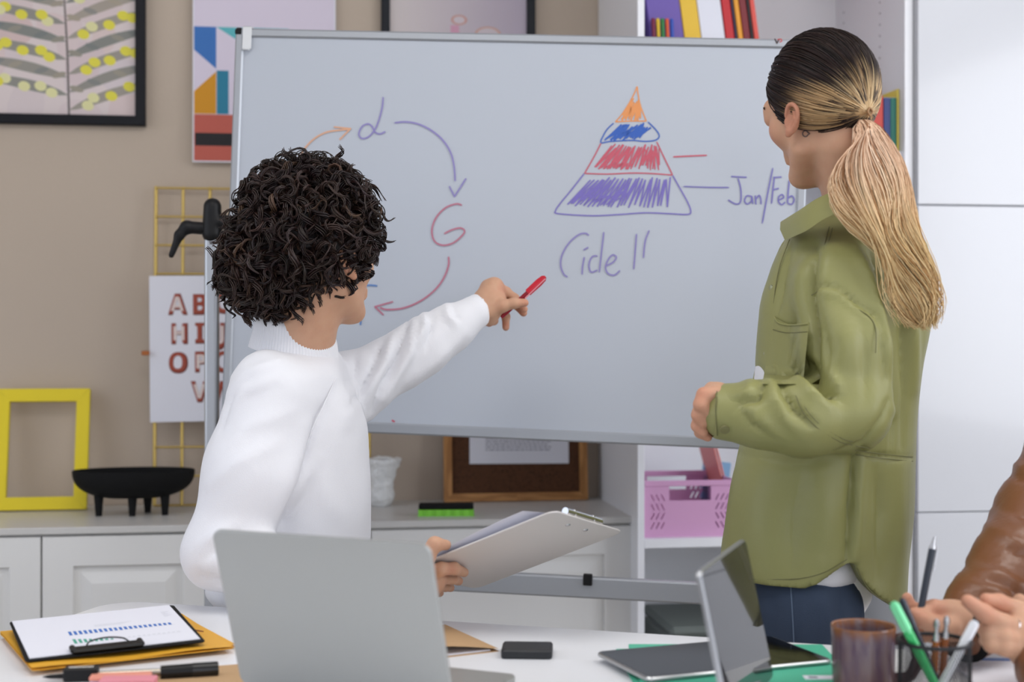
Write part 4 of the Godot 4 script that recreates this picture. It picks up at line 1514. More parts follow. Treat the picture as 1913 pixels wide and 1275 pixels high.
func laptop_silver() -> void:
	var silver := mat(rgb(176, 177, 174), 0.36, 0.55)
	var keys := mat(rgb(30, 30, 32), 0.5)
	var far_r := on_y(968, 1262, TOP + 0.012)
	var yaw := deg_to_rad(-23.5)
	var w := 0.338
	var dp := 0.216
	var xf := Transform3D(Basis(Vector3.UP, yaw), Vector3(far_r.x, TOP, far_r.z)) # x to the right, -z towards the user beyond; the far right corner is the origin
	var o := thing("laptop", "open silver laptop turned away, its lid hiding part of the person in white", "laptop", xf)
	part("base", slab(w, dp, 0.014, 0.001, 0.0135, 0.002), silver, o, Transform3D(Basis(Vector3.RIGHT, -PI / 2), Vector3(-w / 2, 0, dp / 2)))
	for r in 5:
		for k in 13:
			part("key", MB.new().box(Transform3D(Basis(), Vector3(-w + 0.04 + k * 0.0215, 0.0139, dp - 0.035 - r * 0.021)), Vector3(0.0185, 0.0012, 0.018), 0.0004), keys, o)
	part("trackpad", MB.new().box(Transform3D(Basis(), Vector3(-w / 2, 0.0136, 0.045)), Vector3(0.12, 0.0006, 0.075), 0.0002), mat(rgb(160, 161, 158), 0.3, 0.5), o)
	var lid_h := 0.243
	var tilt := deg_to_rad(17.5)
	var lx := Transform3D(Basis(Vector3.RIGHT, tilt), Vector3(-w / 2, 0.0135, dp - 0.004))
	var lid := part("lid", slab(w, lid_h, 0.016, -0.003, 0.003, 0.0018), silver, o, lx * Transform3D(Basis(), Vector3(0, lid_h / 2, 0)))
	part("screen", MB.new().box_at(-w / 2 + 0.008, w / 2 - 0.008, -lid_h / 2 + 0.018, lid_h / 2 - 0.008, -0.0035, -0.003, 0.0), mat(rgb(16, 17, 20), 0.1), lid)
	part("hinge", MB.new().rod(Vector3(-w + 0.03, 0.0115, dp - 0.003), Vector3(-0.03, 0.0115, dp - 0.003), 0.004, 10), keys, o)

func chart_sheet() -> Image:
	var im := Image.create(720, 720, true, Image.FORMAT_RGB8)
	im.fill(rgb(238, 238, 246))
	for i in 21:
		var x := 205 + i * 22
		var h := 74 - i * 1.6
		im.fill_rect(Rect2i(x, int(402 - h), 13, int(h)), rgb(62, 112, 190))
	im.fill_rect(Rect2i(200, 404, 470, 2), rgb(190, 190, 200))
	for i in 8:
		var h := 84 - i * 9
		im.fill_rect(Rect2i(205 + i * 22, 560 - h, 13, h), rgb(74, 164, 140))
	for i in 13:
		im.fill_rect(Rect2i(390 + i * 22, 545, 12, 5), rgb(180, 186, 190))
	im.fill_rect(Rect2i(200, 562, 470, 2), rgb(190, 190, 200))
	for i in 5: im.fill_rect(Rect2i(330, 250 + i * 9, 170 - i * 12, 3), rgb(206, 208, 216))
	for i in 9: im.fill_rect(Rect2i(655, 130 + i * 12, 40 - (i % 3) * 9, 3), rgb(196, 198, 208))
	im.generate_mipmaps()
	return im

func sheet_of(called: String, label: String, cat: String, xf: Transform3D, w: float, h: float, th: float, m: Material, group := "") -> Node3D:
	var o := thing(called, label, cat, xf, group)
	part("sheet", slab(w, h, 0.003, 0.0, th, minf(0.0008, th / 3)), m, o)
	return o

func table_things() -> void:
	laptop_silver()
	# left pile, from the bottom
	var kraft := relief(mat(rgb(196, 160, 118), 0.75), M.fine, 0.01, 10.0)
	sheet_of("kraft_envelope", "flat brown kraft sheet on the table under the silver laptop's left corner", "envelope", lie(352, 1275, TOP, 0.34), 0.22, 0.16, 0.002, kraft)
	var amber := relief(mat(rgb(238, 176, 48), 0.55), M.fine, 0.008, 10.0)
	var y := TOP + 0.0022
	for k in 2:
		var c := on_y(216 - k * 4, 1198, y)
		var e := thing("string_envelope", "upper yellow-orange envelope right under the black clipboard, with string buttons" if k == 1 else "lower yellow-orange envelope at the bottom of the clipboard's pile", "envelope", flat_on(c, deg_to_rad(31.0 - 2.5 * k)), "yellow envelopes under the clipboard")
		var g := []
		for r in 5:
			var row := []
			for q in 13:
				var x := (q / 12.0 - 0.5) * 0.31
				var yy := (r / 4.0 - 0.5) * 0.30
				row.append(Vector3(x, yy, 0.0032 + 0.0018 * sin(q * 0.7 + k) * (1.0 - r / 4.0)))
			g.append(row)
		part("front_leaf", MB.new().patch(g, Vector3.BACK), amber, e)
		part("back_leaf", slab(0.31, 0.30, 0.004, 0.0, 0.0012, 0.0004), amber, e)
		if k == 1:
			for s in 2:
				var bp2 := Vector3(0.122, 0.055 - s * 0.05, 0.0052)
				part("string_button", MB.new().lathe(PackedVector2Array([Vector2(0.007, 0), Vector2(0.007, 0.001), Vector2(0.0, 0.0016)]), 16, Transform3D(Basis(Vector3.RIGHT, PI / 2), bp2)), mat(rgb(216, 160, 60), 0.5), e)
			part("string", MB.new().tube(curve([Vector3(0.118, 0.045, 0.008), Vector3(0.128, 0.035, 0.0075), Vector3(0.118, 0.01, 0.0075), Vector3(0.126, -0.012, 0.008), Vector3(0.14, -0.035, 0.0075)]), PackedFloat32Array([0.0011]), 6), mat(rgb(138, 70, 62), 0.7), e)
		y += 0.0058
	# clipboard with charts, its clip towards the camera
	var cw := 0.274
	var cl := 0.249
	var cb := thing("clipboard", "black clipboard with bar chart sheet on top of the yellow envelopes", "clipboard", Transform3D(Basis(Vector3(0.0576, 0.4334, 0.0071).normalized(), 0.4373) * Basis(Vector3.RIGHT, -PI / 2), Vector3(-0.6661, 0.768, -2.3285)))
	part("board", slab(cw, cl, 0.008, 0.0, 0.003, 0.001), M.black_matte, cb)
	var ct := thing("chart_sheet", "white sheet with blue and green bar charts held on the black clipboard", "paper", cb.transform * Transform3D(Basis(Vector3.BACK, 0.012), Vector3(-0.001, 0.001, 0.0034)))
	part("sheet", MB.new().box_at(-cw * 0.477, cw * 0.477, -cl * 0.46, cl * 0.485, -0.0003, 0.0006, 0.0), M.paper, ct)
	part("print", MB.new().sheet(Transform3D(Basis(), Vector3(0, cl * 0.0125, 0.0008)), cw * 0.95, cl * 0.94), tex_mat(chart_sheet(), 0.75), ct)
	var clip := MB.new()
	clip.box_at(-0.054, 0.054, -cl / 2 + 0.0, -cl / 2 + 0.026, 0.0046, 0.0105, 0.0025)
	clip.box_at(-0.056, -0.047, -cl / 2 + 0.003, -cl / 2 + 0.03, 0.0046, 0.0125, 0.0025).box_at(0.047, 0.056, -cl / 2 + 0.003, -cl / 2 + 0.03, 0.0046, 0.0125, 0.0025)
	part("clip", clip, M.black_plastic, cb, Transform3D(Basis(), Vector3(-0.014, 0, 0)))
	part("clip_wire", MB.new().tube(curve([Vector3(-0.044, -cl / 2 + 0.022, 0.0105), Vector3(-0.036, -cl / 2 + 0.036, 0.013), Vector3(-0.012, -cl / 2 + 0.044, 0.014), Vector3(0.012, -cl / 2 + 0.036, 0.013), Vector3(0.02, -cl / 2 + 0.022, 0.0105)]), PackedFloat32Array([0.0013]), 8), M.black_plastic, cb)
	# marker, pen and pads before the pile
	var ma := on_y(300, 1257, TOP + 0.011)
	var mb_ := on_y(408, 1250, TOP + 0.011)
	var mk := thing("felt_marker", "thick black felt marker lying before the envelope pile", "pen", Transform3D(Basis(), (ma + mb_) / 2 - Vector3(0, 0.011, 0)))
	var ax := (mb_ - ma) / 2
	var up := Vector3(0, 0.011, 0)
	part("barrel", MB.new().tube(PackedVector3Array([up - ax, up + ax * 0.1]), PackedFloat32Array([0.0098, 0.0105]), 18), M.black_plastic, mk)
	part("cap", MB.new().tube(PackedVector3Array([up + ax * 0.1, up + ax * 0.96, up + ax]), PackedFloat32Array([0.011, 0.011, 0.009]), 18), mat(rgb(14, 14, 16), 0.3), mk)
	var pa := on_y(80, 1266, TOP + 0.006)
	var pb := on_y(312, 1256, TOP + 0.007)
	var pn := thing("ballpoint_pen", "slim silver and black pen lying left of the thick black marker", "pen", Transform3D(Basis(), (pa + pb) / 2 - Vector3(0, 0.0055, 0)))
	ax = (pb - pa) / 2
	up = Vector3(0, 0.0058, 0)
	part("barrel", MB.new().tube(PackedVector3Array([up - ax * 0.55, up + ax * 0.98]), PackedFloat32Array([0.005, 0.0052]), 14), mat(rgb(186, 178, 164), 0.25, 0.8), pn)
	part("tip", MB.new().tube(PackedVector3Array([up - ax, up - ax * 0.9, up - ax * 0.55]), PackedFloat32Array([0.0008, 0.003, 0.0048]), 12), M.black_plastic, pn)
	part("button", MB.new().tube(PackedVector3Array([up + ax * 0.98, up + ax * 1.04]), PackedFloat32Array([0.0032, 0.0026]), 10), M.chrome, pn)
	var pads := [["coral sticky pad at the bottom edge beside the pens", rgb(240, 158, 136), 226, 1264, 0.006, 0.016], ["lilac sticky pad right under the coral one", rgb(206, 192, 226), 228, 1270, 0.0, 0.006], ["rose sticky pad at the bottom edge before the coral one", rgb(234, 148, 160), 240, 1281, 0.0, 0.014]]
	for k in 3:
		var q: Array = pads[k]
		var o := thing("sticky_pad", q[0], "sticky notes", lie(q[2], q[3] + 4, TOP + q[4], 0.12 if k < 2 else 0.05), "sticky pads")
		part("pad", slab(0.088 if k < 2 else 0.08, 0.03, 0.004, 0.0, 0.0058 if k < 2 else q[5], 0.0012), mat(q[1], 0.6), o)
	var sh := thing("pencil_sharpener", "small black block lying left of the coral sticky pad", "sharpener", lie(152, 1272, TOP, 0.14))
	part("body", slab(0.05, 0.024, 0.004, 0.0, 0.02, 0.002), M.black_plastic, sh)
	part("blade", MB.new().box_at(-0.018, 0.018, -0.004, 0.004, 0.02, 0.0208, 0.0002), M.chrome, sh)
	# kraft folder beyond the laptop, its papers peeping out
	var kc := on_y(932, 1218, TOP)
	var kf := thing("kraft_folder", "half-open tan kraft folder with papers, to the right of the silver laptop", "folder", flat_on(kc, deg_to_rad(27)))
	part("back_leaf", slab(0.30, 0.21, 0.002, 0.0, 0.0012, 0.0004), kraft, kf, Transform3D(Basis(), Vector3(-0.15, 0.105, 0)))
	part("papers", slab(0.285, 0.2, 0.001, 0.0013, 0.004, 0.0003), M.paper, kf, Transform3D(Basis(), Vector3(-0.155, 0.104, 0)))
	var g := []
	for r in 6:
		var row := []
		for q in 12:
			var x := -0.30 * (1.0 - q / 11.0)
			var yy := 0.21 * r / 5.0
			row.append(Vector3(x, yy, 0.0045 + 0.016 * sin(PI * clampf((x + 0.30) / 0.30, 0, 1)) * (1.0 - r / 5.0)))
		g.append(row)
	part("front_leaf", MB.new().patch(g, Vector3.BACK), kraft, kf)
	# black drive
	var dv := thing("portable_drive", "small black portable drive on the bare table between folder and tablet", "hard drive", lie(985, 1224, TOP, -0.05))
	part("case", slab(0.081, 0.066, 0.007, 0.0, 0.0145, 0.0025), mat(rgb(32, 34, 38), 0.5), dv)
	part("top_plate", slab(0.073, 0.058, 0.005, 0.0145, 0.0149, 0.0002), mat(rgb(40, 42, 46), 0.4), dv)
	# green folders with the flat tablet on them
	var green := relief(mat(rgb(84, 190, 156), 0.5), M.fine, 0.006, 10.0)
	var fo := [["lower mint green folder, its left end showing beside the flat tablet", 1352, 1250, 0.05, 0.0], ["upper mint green folder right under the flat tablet", 1368, 1243, -0.01, 0.0042]]
	for k in 2:
		var q: Array = fo[k]
		var o := thing("green_folder", q[0], "folder", lie(q[1] + 8, q[2], TOP + q[4], q[3]), "green folders under the tablet")
		part("back_leaf", slab(0.315, 0.25, 0.004, 0.0, 0.001, 0.0003), green, o)
		part("papers", slab(0.30, 0.235, 0.001, 0.0011, 0.0028, 0.0003), M.paper, o)
		part("front_leaf", slab(0.315, 0.25, 0.004, 0.0029, 0.0039, 0.0003), green, o)
		if k == 1:
			part("label", MB.new().box_at(0.085, 0.148, -0.105, -0.082, 0.0039, 0.0043, 0.0), M.paper, o)
			part("label_print", MB.new().box_at(0.092, 0.105, -0.099, -0.088, 0.0043, 0.0045, 0.0), mat(rgb(140, 150, 160), 0.7), o)
	y = TOP + 0.0085
	var l := on_y(1112, 1226, y)
	var n := on_y(1238, 1274, y)
	var f := on_y(1440, 1196, y)
	var tx := (f - l).normalized()
	var tw := (f - l).length()
	var ty := (n - l) - tx * (n - l).dot(tx)
	var mid := l + tx * tw / 2 + ty / 2
	var tb := thing("tablet", "dark-screened tablet with a silver rim lying flat on the green folders", "tablet", flat_on(mid, atan2(-tx.z, tx.x)))
	part("shell", slab(tw, ty.length(), 0.012, 0.0, 0.007, 0.002), mat(rgb(186, 188, 190), 0.28, 0.9), tb)
	part("screen", slab(tw - 0.007, ty.length() - 0.007, 0.009, 0.007, 0.0074, 0.0002), mat(rgb(14, 14, 16), 0.07), tb)
	# the other tablet stands on a low holder, its screen to the right
	y = TOP + 0.0085
	var nb := P(1369, 1376, 1.79); nb.y = y + 0.006
	var fb := P(1446, 1274, 2.07); fb.y = y + 0.006
	var ft := P(1389, 1009, 2.07)
	var sx := (fb - nb).normalized()
	var lean := (ft - fb)
	lean = (lean - sx * lean.dot(sx))
	var sz := sx.cross(lean.normalized()).normalized()
	var sw := (fb - nb).length()
	var hh := lean.length()
	var st := thing("standing_tablet", "slim grey tablet standing upright with a reflecting screen, left of the mug", "tablet", Transform3D(Basis(sx, lean.normalized(), sz), nb))
	part("shell", slab(sw, hh, 0.012, -0.008, 0.0, 0.002), mat(rgb(178, 180, 184), 0.3, 0.85), st, Transform3D(Basis(), Vector3(sw / 2, hh / 2, 0)))
	part("screen", slab(sw - 0.006, hh - 0.006, 0.009, 0.0, 0.0005, 0.0002), mat(rgb(30, 31, 34), 0.04, 0.0, 1.0), st, Transform3D(Basis(), Vector3(sw / 2, hh / 2, 0)))
	var hold := thing("tablet_holder", "low grey holder under the standing tablet's near end", "stand", Transform3D(Basis(Vector3.UP, atan2(-sx.z, sx.x)), Vector3(nb.x, TOP, nb.z) + sx * 0.07 * Vector3(1, 0, 1)))
	part("base", MB.new().box_at(-0.05, 0.05, 0.0, 0.006, -0.04, 0.03, 0.002), mat(rgb(120, 122, 126), 0.4, 0.5), hold)
	part("lip", MB.new().box_at(-0.05, 0.05, 0.006, 0.022, 0.006, 0.01, 0.001), mat(rgb(120, 122, 126), 0.4, 0.5), hold)
	# mug
	var mp := P(1613, 1168, 2.06)
	var mug := thing("mug", "purple-brown glazed stoneware mug in front of the person in green", "mug", Transform3D(Basis(), Vector3(mp.x, TOP, mp.z)))
	var rim := mp.y - TOP
	var R := 60.0 / F * 2.06
	var prof := PackedVector2Array([Vector2(0, 0.001), Vector2(R * 0.86, 0.0), Vector2(R * 0.93, 0.004), Vector2(R * 0.96, 0.02), Vector2(R * 0.97, rim * 0.6), Vector2(R * 0.99, rim * 0.9), Vector2(R, rim - 0.002), Vector2(R * 0.985, rim), Vector2(R * 0.95, rim - 0.001), Vector2(R * 0.93, rim - 0.008), Vector2(R * 0.91, rim * 0.5), Vector2(R * 0.86, 0.008), Vector2(0, 0.007)])
	var dense := PackedVector2Array()
	for i in prof.size() - 1:
		for j in 6: dense.append(prof[i].lerp(prof[i + 1], j / 6.0))
	dense.append(prof[prof.size() - 1])
	var mm := MB.new().lathe(dense, 72)
	var nz := FastNoiseLite.new()
	nz.seed = 6
	nz.frequency = 40.0
	for i in mm.v.size():
		var p := mm.v[i]
		var run := nz.get_noise_3d(p.x * 2.0, p.y * 0.25, p.z * 2.0)
		var t := clampf((rim - p.y) / 0.016 + run * 0.9, 0.0, 1.0)
		var body := lin(98, 80, 96).lerp(lin(140, 124, 128), clampf(run * 1.6 + 0.4, 0, 1)).lerp(lin(98, 70, 60), clampf(0.75 - p.y / rim + run * 0.5, 0, 1))
		mm.c[i] = lin(152, 102, 68).lerp(body, t)
	var glaze := vcol(mat(Color.WHITE, 0.14))
	part("body", mm, glaze, mug)
	var hd := MB.new()
	hd.col = lin(78, 52, 50)
	var hx := Basis(Vector3.UP, -0.35)
	hd.tube(curve([hx * Vector3(R * 0.93, rim * 0.8, 0), hx * Vector3(R * 1.4, rim * 0.82, 0), hx * Vector3(R * 1.62, rim * 0.55, 0), hx * Vector3(R * 1.4, rim * 0.26, 0), hx * Vector3(R * 0.93, rim * 0.2, 0)]), PackedFloat32Array([0.0065]), 12, true, 1.3)
	part("handle", hd, glaze, mug)
	var cof := thing("coffee", "dark coffee filling the purple-brown mug", "drink", Transform3D(Basis(), Vector3(mp.x, TOP + rim * 0.74, mp.z)))
	part("surface", MB.new().lathe(PackedVector2Array([Vector2(R * 0.90, -0.002), Vector2(R * 0.905, 0.0), Vector2(0, 0.0005)]), 40), mat(rgb(40, 24, 18), 0.1), cof)
	pen_cup()
	# notebooks at the right edge
	var nbk := thing("notebook", "white notepad with a blue binding under the right-hand person's hands", "notebook", lie(1880, 1262, TOP, -0.08))
	part("pages", slab(0.19, 0.16, 0.003, 0.0, 0.006, 0.0008), M.paper, nbk, Transform3D(Basis(), Vector3(0.03, 0, 0)))
	part("binding", slab(0.192, 0.014, 0.002, 0.001, 0.0075, 0.0008), mat(rgb(98, 128, 190), 0.5), nbk, Transform3D(Basis(), Vector3(0.03, 0.074, 0)))
	sheet_of("loose_sheet", "white sheet lying just beyond the blue-bound notepad", "paper", lie(1890, 1228, TOP, -0.05), 0.17, 0.1, 0.001, M.paper)

func pen_cup() -> void:
	var c := P(1746, 1196, 1.95)
	var R := 0.0485
	var h := c.y - TOP
	var b := Vector3(c.x, TOP, c.z)
	var wire := mat(rgb(26, 27, 31), 0.45, 0.3)
	var o := thing("pen_cup", "round black wire mesh pen cup in front of the writing hand", "pen holder", Transform3D(Basis(), b))
	var ring := func(y: float, r: float) -> MB:
		var pts := PackedVector3Array()
		for i in 49: pts.append(Vector3(cos(TAU * i / 48) * R, y, sin(TAU * i / 48) * R))
		return MB.new().tube(pts, PackedFloat32Array([r]), 8, false)
	part("rim", (ring as Callable).call(h - 0.002, 0.0028), wire, o)
	part("rim", (ring as Callable).call(0.003, 0.0028), wire, o)
	part("bottom", MB.new().lathe(PackedVector2Array([Vector2(0, 0.0), Vector2(R, 0.0), Vector2(R, 0.002), Vector2(0, 0.002)]), 40), wire, o)
	var net := MB.new()
	for k in 2:
		for i in 64:
			var pts := PackedVector3Array()
			for j in 9:
				var a := TAU * i / 64 + (j / 8.0) * 1.1 * (1.0 if k else -1.0)
				pts.append(Vector3(cos(a) * R, 0.003 + (h - 0.005) * j / 8.0, sin(a) * R))
			net.tube(pts, PackedFloat32Array([0.00048]), 3, false)
	part("wire_mesh", net, wire, o).set_meta("kind", "stuff")
	var pens := [
		["green_pen", "bright green translucent pen leaning left in the mesh cup", rgb(46, 182, 98), P(1668, 1126, 1.93), Vector3(0.012, 0.006, 0.018), 0.0066, rgb(120, 222, 160)],
		["dark_pen", "dark navy pen leaning right behind the bright green one", rgb(34, 40, 54), P(1684, 1119, 1.955), Vector3(0.018, 0.006, -0.004), 0.0048, rgb(34, 40, 54)],
		["amber_pen", "amber brown pen with a silver tip, left one of the pair", rgb(168, 96, 44), P(1750, 1158, 1.955), Vector3(0.004, 0.006, -0.02), 0.0052, rgb(206, 206, 208)],
		["amber_pen", "amber brown pen with a silver tip, right one of the pair", rgb(150, 84, 40), P(1769, 1152, 1.965), Vector3(0.016, 0.006, -0.026), 0.0052, rgb(206, 206, 208)],
		["white_pen", "glossy white pen leaning out of the cup to the right", rgb(230, 230, 234), P(1823, 1161, 1.95), Vector3(-0.01, 0.006, 0.012), 0.0062, rgb(236, 236, 240)]]
	for q in pens:
		var top: Vector3 = q[3]
		var low: Vector3 = b + q[4]
		var p := thing(q[0], q[1], "pen", Transform3D(Basis(), low), "pens in the mesh cup")
		var d := top - low
		var r: float = q[5]
		var body := mat(q[2], 0.2)
		part("barrel", MB.new().tube(PackedVector3Array([d * 0.03, d * 0.08, d * 0.74]), PackedFloat32Array([r * 0.3, r * 0.9, r]), 16), body, p)
		if q[0] == "amber_pen":
			part("tip", MB.new().tube(PackedVector3Array([d * 0.74, d * 0.82, d * 0.83, d * 0.9, d * 0.91, d * 0.97, d]), PackedFloat32Array([r, r * 0.95, r * 0.6, r * 0.6, r * 0.9, r * 0.85, r * 0.4]), 16), M.chrome, p)
		else:
			part("cap", MB.new().tube(PackedVector3Array([d * 0.74, d * 0.75, d * 0.97, d]), PackedFloat32Array([r, r * 1.1, r * 1.08, r * 0.6]), 16), mat(q[6], 0.15), p)
			part("clip", MB.new().tube(PackedVector3Array([d * 0.97 + Vector3(0, 0, r * 1.3), d * 0.72 + Vector3(0, 0, r * 1.3)]), PackedFloat32Array([r * 0.28]), 6), mat(q[6], 0.15), p)

# ================================================================ people
func loft_px(rows: Array, d: float) -> Array: # rows [py, left px, right px, centre distance, half depth] -> world rows, low to high
	var out := []
	for r in rows:
		var c := P((r[1] + r[2]) / 2.0, r[0], d)
		out.append([c.y, c.x, -float(r[3]), (r[2] - r[1]) / 2.0 / F * d, float(r[4])])
	out.sort_custom(func(a, b): return a[0] < b[0])
	return out

func pts_px(list: Array) -> Array: # [px, py, d] -> points
	var out := []
	for q in list: out.append(P(q[0], q[1], q[2]))
	return out

func folds(list: Array, noise_amp: float, noise_freq: float, seed_: int, front_only := true) -> Variant: # [[ [px, py] ... ], distance, height, width] raised (or sunk) soft lines
	var lines := []
	for f in list:
		var pts := PackedVector2Array()
		var box := Rect2()
		for q in f[0]:
			var p := P(q[0], q[1], f[1])
			var v := Vector2(p.x, p.y)
			box = Rect2(v, Vector2.ZERO) if pts.is_empty() else box.expand(v)
			pts.append(v)
		lines.append([pts, box.grow(float(f[3]) * 2.2), float(f[2]), float(f[3]), float(f[4]) if f.size() > 4 else -99.0])
	var nz := FastNoiseLite.new()
	nz.seed = seed_
	nz.frequency = noise_freq
	nz.fractal_octaves = 2
	return func(p: Vector3, n: Vector3) -> float:
		var out := noise_amp * nz.get_noise_3d(p.x, p.y * 0.6, p.z)
		if front_only and n.z < -0.1: return out
		var q := Vector2(p.x, p.y)
		for l in lines:
			var box: Rect2 = l[1]
			if not box.has_point(q): continue
			if p.z < l[4]: continue
			var pts: PackedVector2Array = l[0]
			var best := 1e9
			var tt := 0.0
			for i in pts.size() - 1:
				var a := pts[i]
				var ab := pts[i + 1] - a
				var t := clampf((q - a).dot(ab) / ab.length_squared(), 0.0, 1.0)
				var dd := (a + ab * t - q).length_squared()
				if dd < best:
					best = dd
					tt = (i + t) / (pts.size() - 1)
			var w: float = l[3]
			var prof := exp(-best / (w * w)) if l[2] > 0.0 else exp(-1.5 * sqrt(best) / w)
			out += l[2] * prof * (0.35 + 0.65 * sin(PI * clampf(tt, 0.02, 0.98)))
		return out

func trace(f: Field, px: float, py: float, lift := 0.0, start := 1.8) -> Vector3: # where the sight line through a pixel meets a body
	var list := PackedInt32Array(range(f.kind.size()))
	var d := start
	for i in 110:
		var e := f.at(P(px, py, d), list)
		if e < 0.0008: break
		d += maxf(e * 0.7, 0.0004)
		if d > 3.6: break
	return P(px, py, d - lift)

func seam(f: Field, list: Array, r: float, lift := 0.001, per := 5) -> MB:
	var q := []
	for c in list: q.append(Vector3(c[0], c[1], 0))
	var fine := curve(q, per)
	var pts := PackedVector3Array()
	for c in fine:
		var hit := trace(f, c.x, c.y, lift)
		if hit.z < -3.3 or (not pts.is_empty() and hit.distance_to(pts[pts.size() - 1]) > 0.06): continue # past the body's edge
		pts.append(hit)
	return MB.new().tube(pts, PackedFloat32Array([r]), 6)

func head_into(f: Field, T: Transform3D, s: float, back := 0.0) -> void: # a head: z forward, y up, origin between the ears
	var b := T.basis
	var e := func(p: Vector3) -> Vector3: return T * (p * s)
	var at: Callable = e
	f.ell(at.call(Vector3(0, 0.045, -0.012)), Vector3(0.074, 0.09, 0.095) * s, b, 0.02)
	f.ell(at.call(Vector3(0, -0.016 + back * 0.6, 0.036 - back * 0.2)), Vector3(0.056, 0.078 - back * 0.6, 0.057) * s, b, 0.03)
	for x in [-1.0, 1.0]:
		f.cap(at.call(Vector3(0.050 * x, -0.048, 0.002)), at.call(Vector3(0.014 * x, -0.094, 0.064 - back)), 0.017 * s, 0.017 * s, 0.03)
		f.ell(at.call(Vector3(0.040 * x, -0.012, 0.060 - back * 0.5)), Vector3(0.019, 0.018, 0.022) * s, b, 0.025)
		f.ell(at.call(Vector3(0.031 * x, 0.012, 0.099)), Vector3(0.016, 0.011, 0.014) * s, b, 0.014, -1.0)
		f.ell(at.call(Vector3(0.031 * x, 0.011, 0.082)), Vector3(0.0125, 0.0125, 0.0125) * s, b, 0.003)
		f.cap(at.call(Vector3(0.008 * x, -0.022, 0.100 - back * 1.6)), at.call(Vector3(0.014 * x, -0.026, 0.097 - back * 1.6)), 0.007 * s, 0.006 * s, 0.008)
	f.cap(at.call(Vector3(-0.034, 0.032, 0.080)), at.call(Vector3(0.034, 0.032, 0.080)), 0.013 * s, 0.013 * s, 0.02)
	f.cap(at.call(Vector3(0, 0.022, 0.092 - back * 0.5)), at.call(Vector3(0, -0.022, 0.112 - back * 1.6)), 0.008 * s, 0.0105 * s, 0.016)
	f.ell(at.call(Vector3(0, -0.092, 0.067 - back)), Vector3(0.019, 0.015, 0.016) * s, b, 0.02)
	f.cap(at.call(Vector3(-0.017, -0.053, 0.086 - back)), at.call(Vector3(0.017, -0.053, 0.086 - back)), 0.0065 * s, 0.0065 * s, 0.008)
	f.cap(at.call(Vector3(-0.014, -0.064, 0.085 - back)), at.call(Vector3(0.014, -0.064, 0.085 - back)), 0.0075 * s, 0.0075 * s, 0.008)

func ear_mesh(T: Transform3D, s: float, x: float) -> MB: # one outer ear, x = 1 for the person's left
	var f := Field.new()
	var b := T.basis * Basis(Vector3.UP, 0.12 * x) * Basis(Vector3.RIGHT, -0.15)
	var o := T * (Vector3(0.077 * x, 0.0, -0.006) * s)
	var e := func(p: Vector3) -> Vector3: return o + b * (Vector3(p.x * x, p.y, p.z) * s)
	var at: Callable = e
	f.ell(at.call(Vector3(0.004, 0.004, -0.004)), Vector3(0.0065, 0.030, 0.0165) * s, b, 0.006)
	f.cap(at.call(Vector3(0.004, -0.022, 0.003)), at.call(Vector3(0.004, -0.028, 0.005)), 0.007 * s, 0.006 * s, 0.008)
	f.ell(at.call(Vector3(0.010, 0.006, -0.002)), Vector3(0.006, 0.021, 0.0115) * s, b, 0.004, -1.0)
	f.chain([at.call(Vector3(0.006, 0.008, 0.012)), at.call(Vector3(0.009, 0.027, 0.006)), at.call(Vector3(0.010, 0.032, -0.006)), at.call(Vector3(0.011, 0.022, -0.018)), at.call(Vector3(0.010, 0.004, -0.019)), at.call(Vector3(0.007, -0.016, -0.009))], [0.0026 * s, 0.0032 * s, 0.0035 * s, 0.0035 * s, 0.003 * s, 0.003 * s], 0.003, 3)
	f.chain([at.call(Vector3(0.006, 0.018, -0.006)), at.call(Vector3(0.0075, 0.004, -0.011)), at.call(Vector3(0.006, -0.012, -0.004))], [0.002 * s, 0.0028 * s, 0.0024 * s], 0.004)
	f.cap(at.call(Vector3(0.003, -0.002, 0.012)), at.call(Vector3(0.004, -0.010, 0.010)), 0.004 * s, 0.004 * s, 0.004)
	var mb := MB.new()
	f.mesh(mb, 0.0017)
	for i in mb.c.size(): mb.c[i] = lin(200, 146, 118)
	return mb

func skin_tint(warm: Callable) -> Variant:
	var nz := FastNoiseLite.new()
	nz.frequency = 28.0
	nz.seed = 2
	return func(p: Vector3, _n: Vector3) -> Color:
		var c := lin(208, 165, 136).lerp(lin(198, 150, 122), 0.5 + 0.5 * nz.get_noise_3dv(p))
		return c.lerp(lin(198, 122, 98), clampf(warm.call(p), 0.0, 1.0))

func near_any(list: Array, r: float) -> Callable: # redness round knuckles, fingertips, ears
	return func(p: Vector3) -> float:
		var best := 1.0
		for q: Vector3 in list: best = minf(best, p.distance_to(q) / r)
		return 0.5 * maxf(0.0, 1.0 - best)

func legs_into(t: Field, a: Vector3, b: Vector3, fa: Vector3, fb: Vector3, r: float) -> void:
	for q in [[a, fa], [b, fb]]:
		var hip: Vector3 = q[0]
		var foot: Vector3 = q[1]
		var knee := hip.lerp(foot, 0.5) + Vector3(0, 0, -0.01)
		t.cap(hip, knee, r, r * 0.74, 0.03)
		t.cap(knee, foot, r * 0.74, r * 0.62, 0.03)

func shoe(foot: Vector3, toe: Vector3) -> MB:
	var f := Field.new()
	f.cap(foot + Vector3(0, 0.012, 0), foot + toe * 0.12 + Vector3(0, 0.004, 0), 0.042, 0.036, 0.03)
	f.cap(foot + Vector3(0, 0.05, 0), foot + Vector3(0, 0.02, 0), 0.042, 0.044, 0.03)
	f.cap(foot + toe * 0.12 + Vector3(0, 0.002, 0), foot + toe * 0.17, 0.037, 0.032, 0.02)
	f.cut = func(p: Vector3) -> float: return 0.001 - p.y
	f.has_cut = true
	var mb := MB.new()
	f.mesh(mb, 0.009)
	return mb

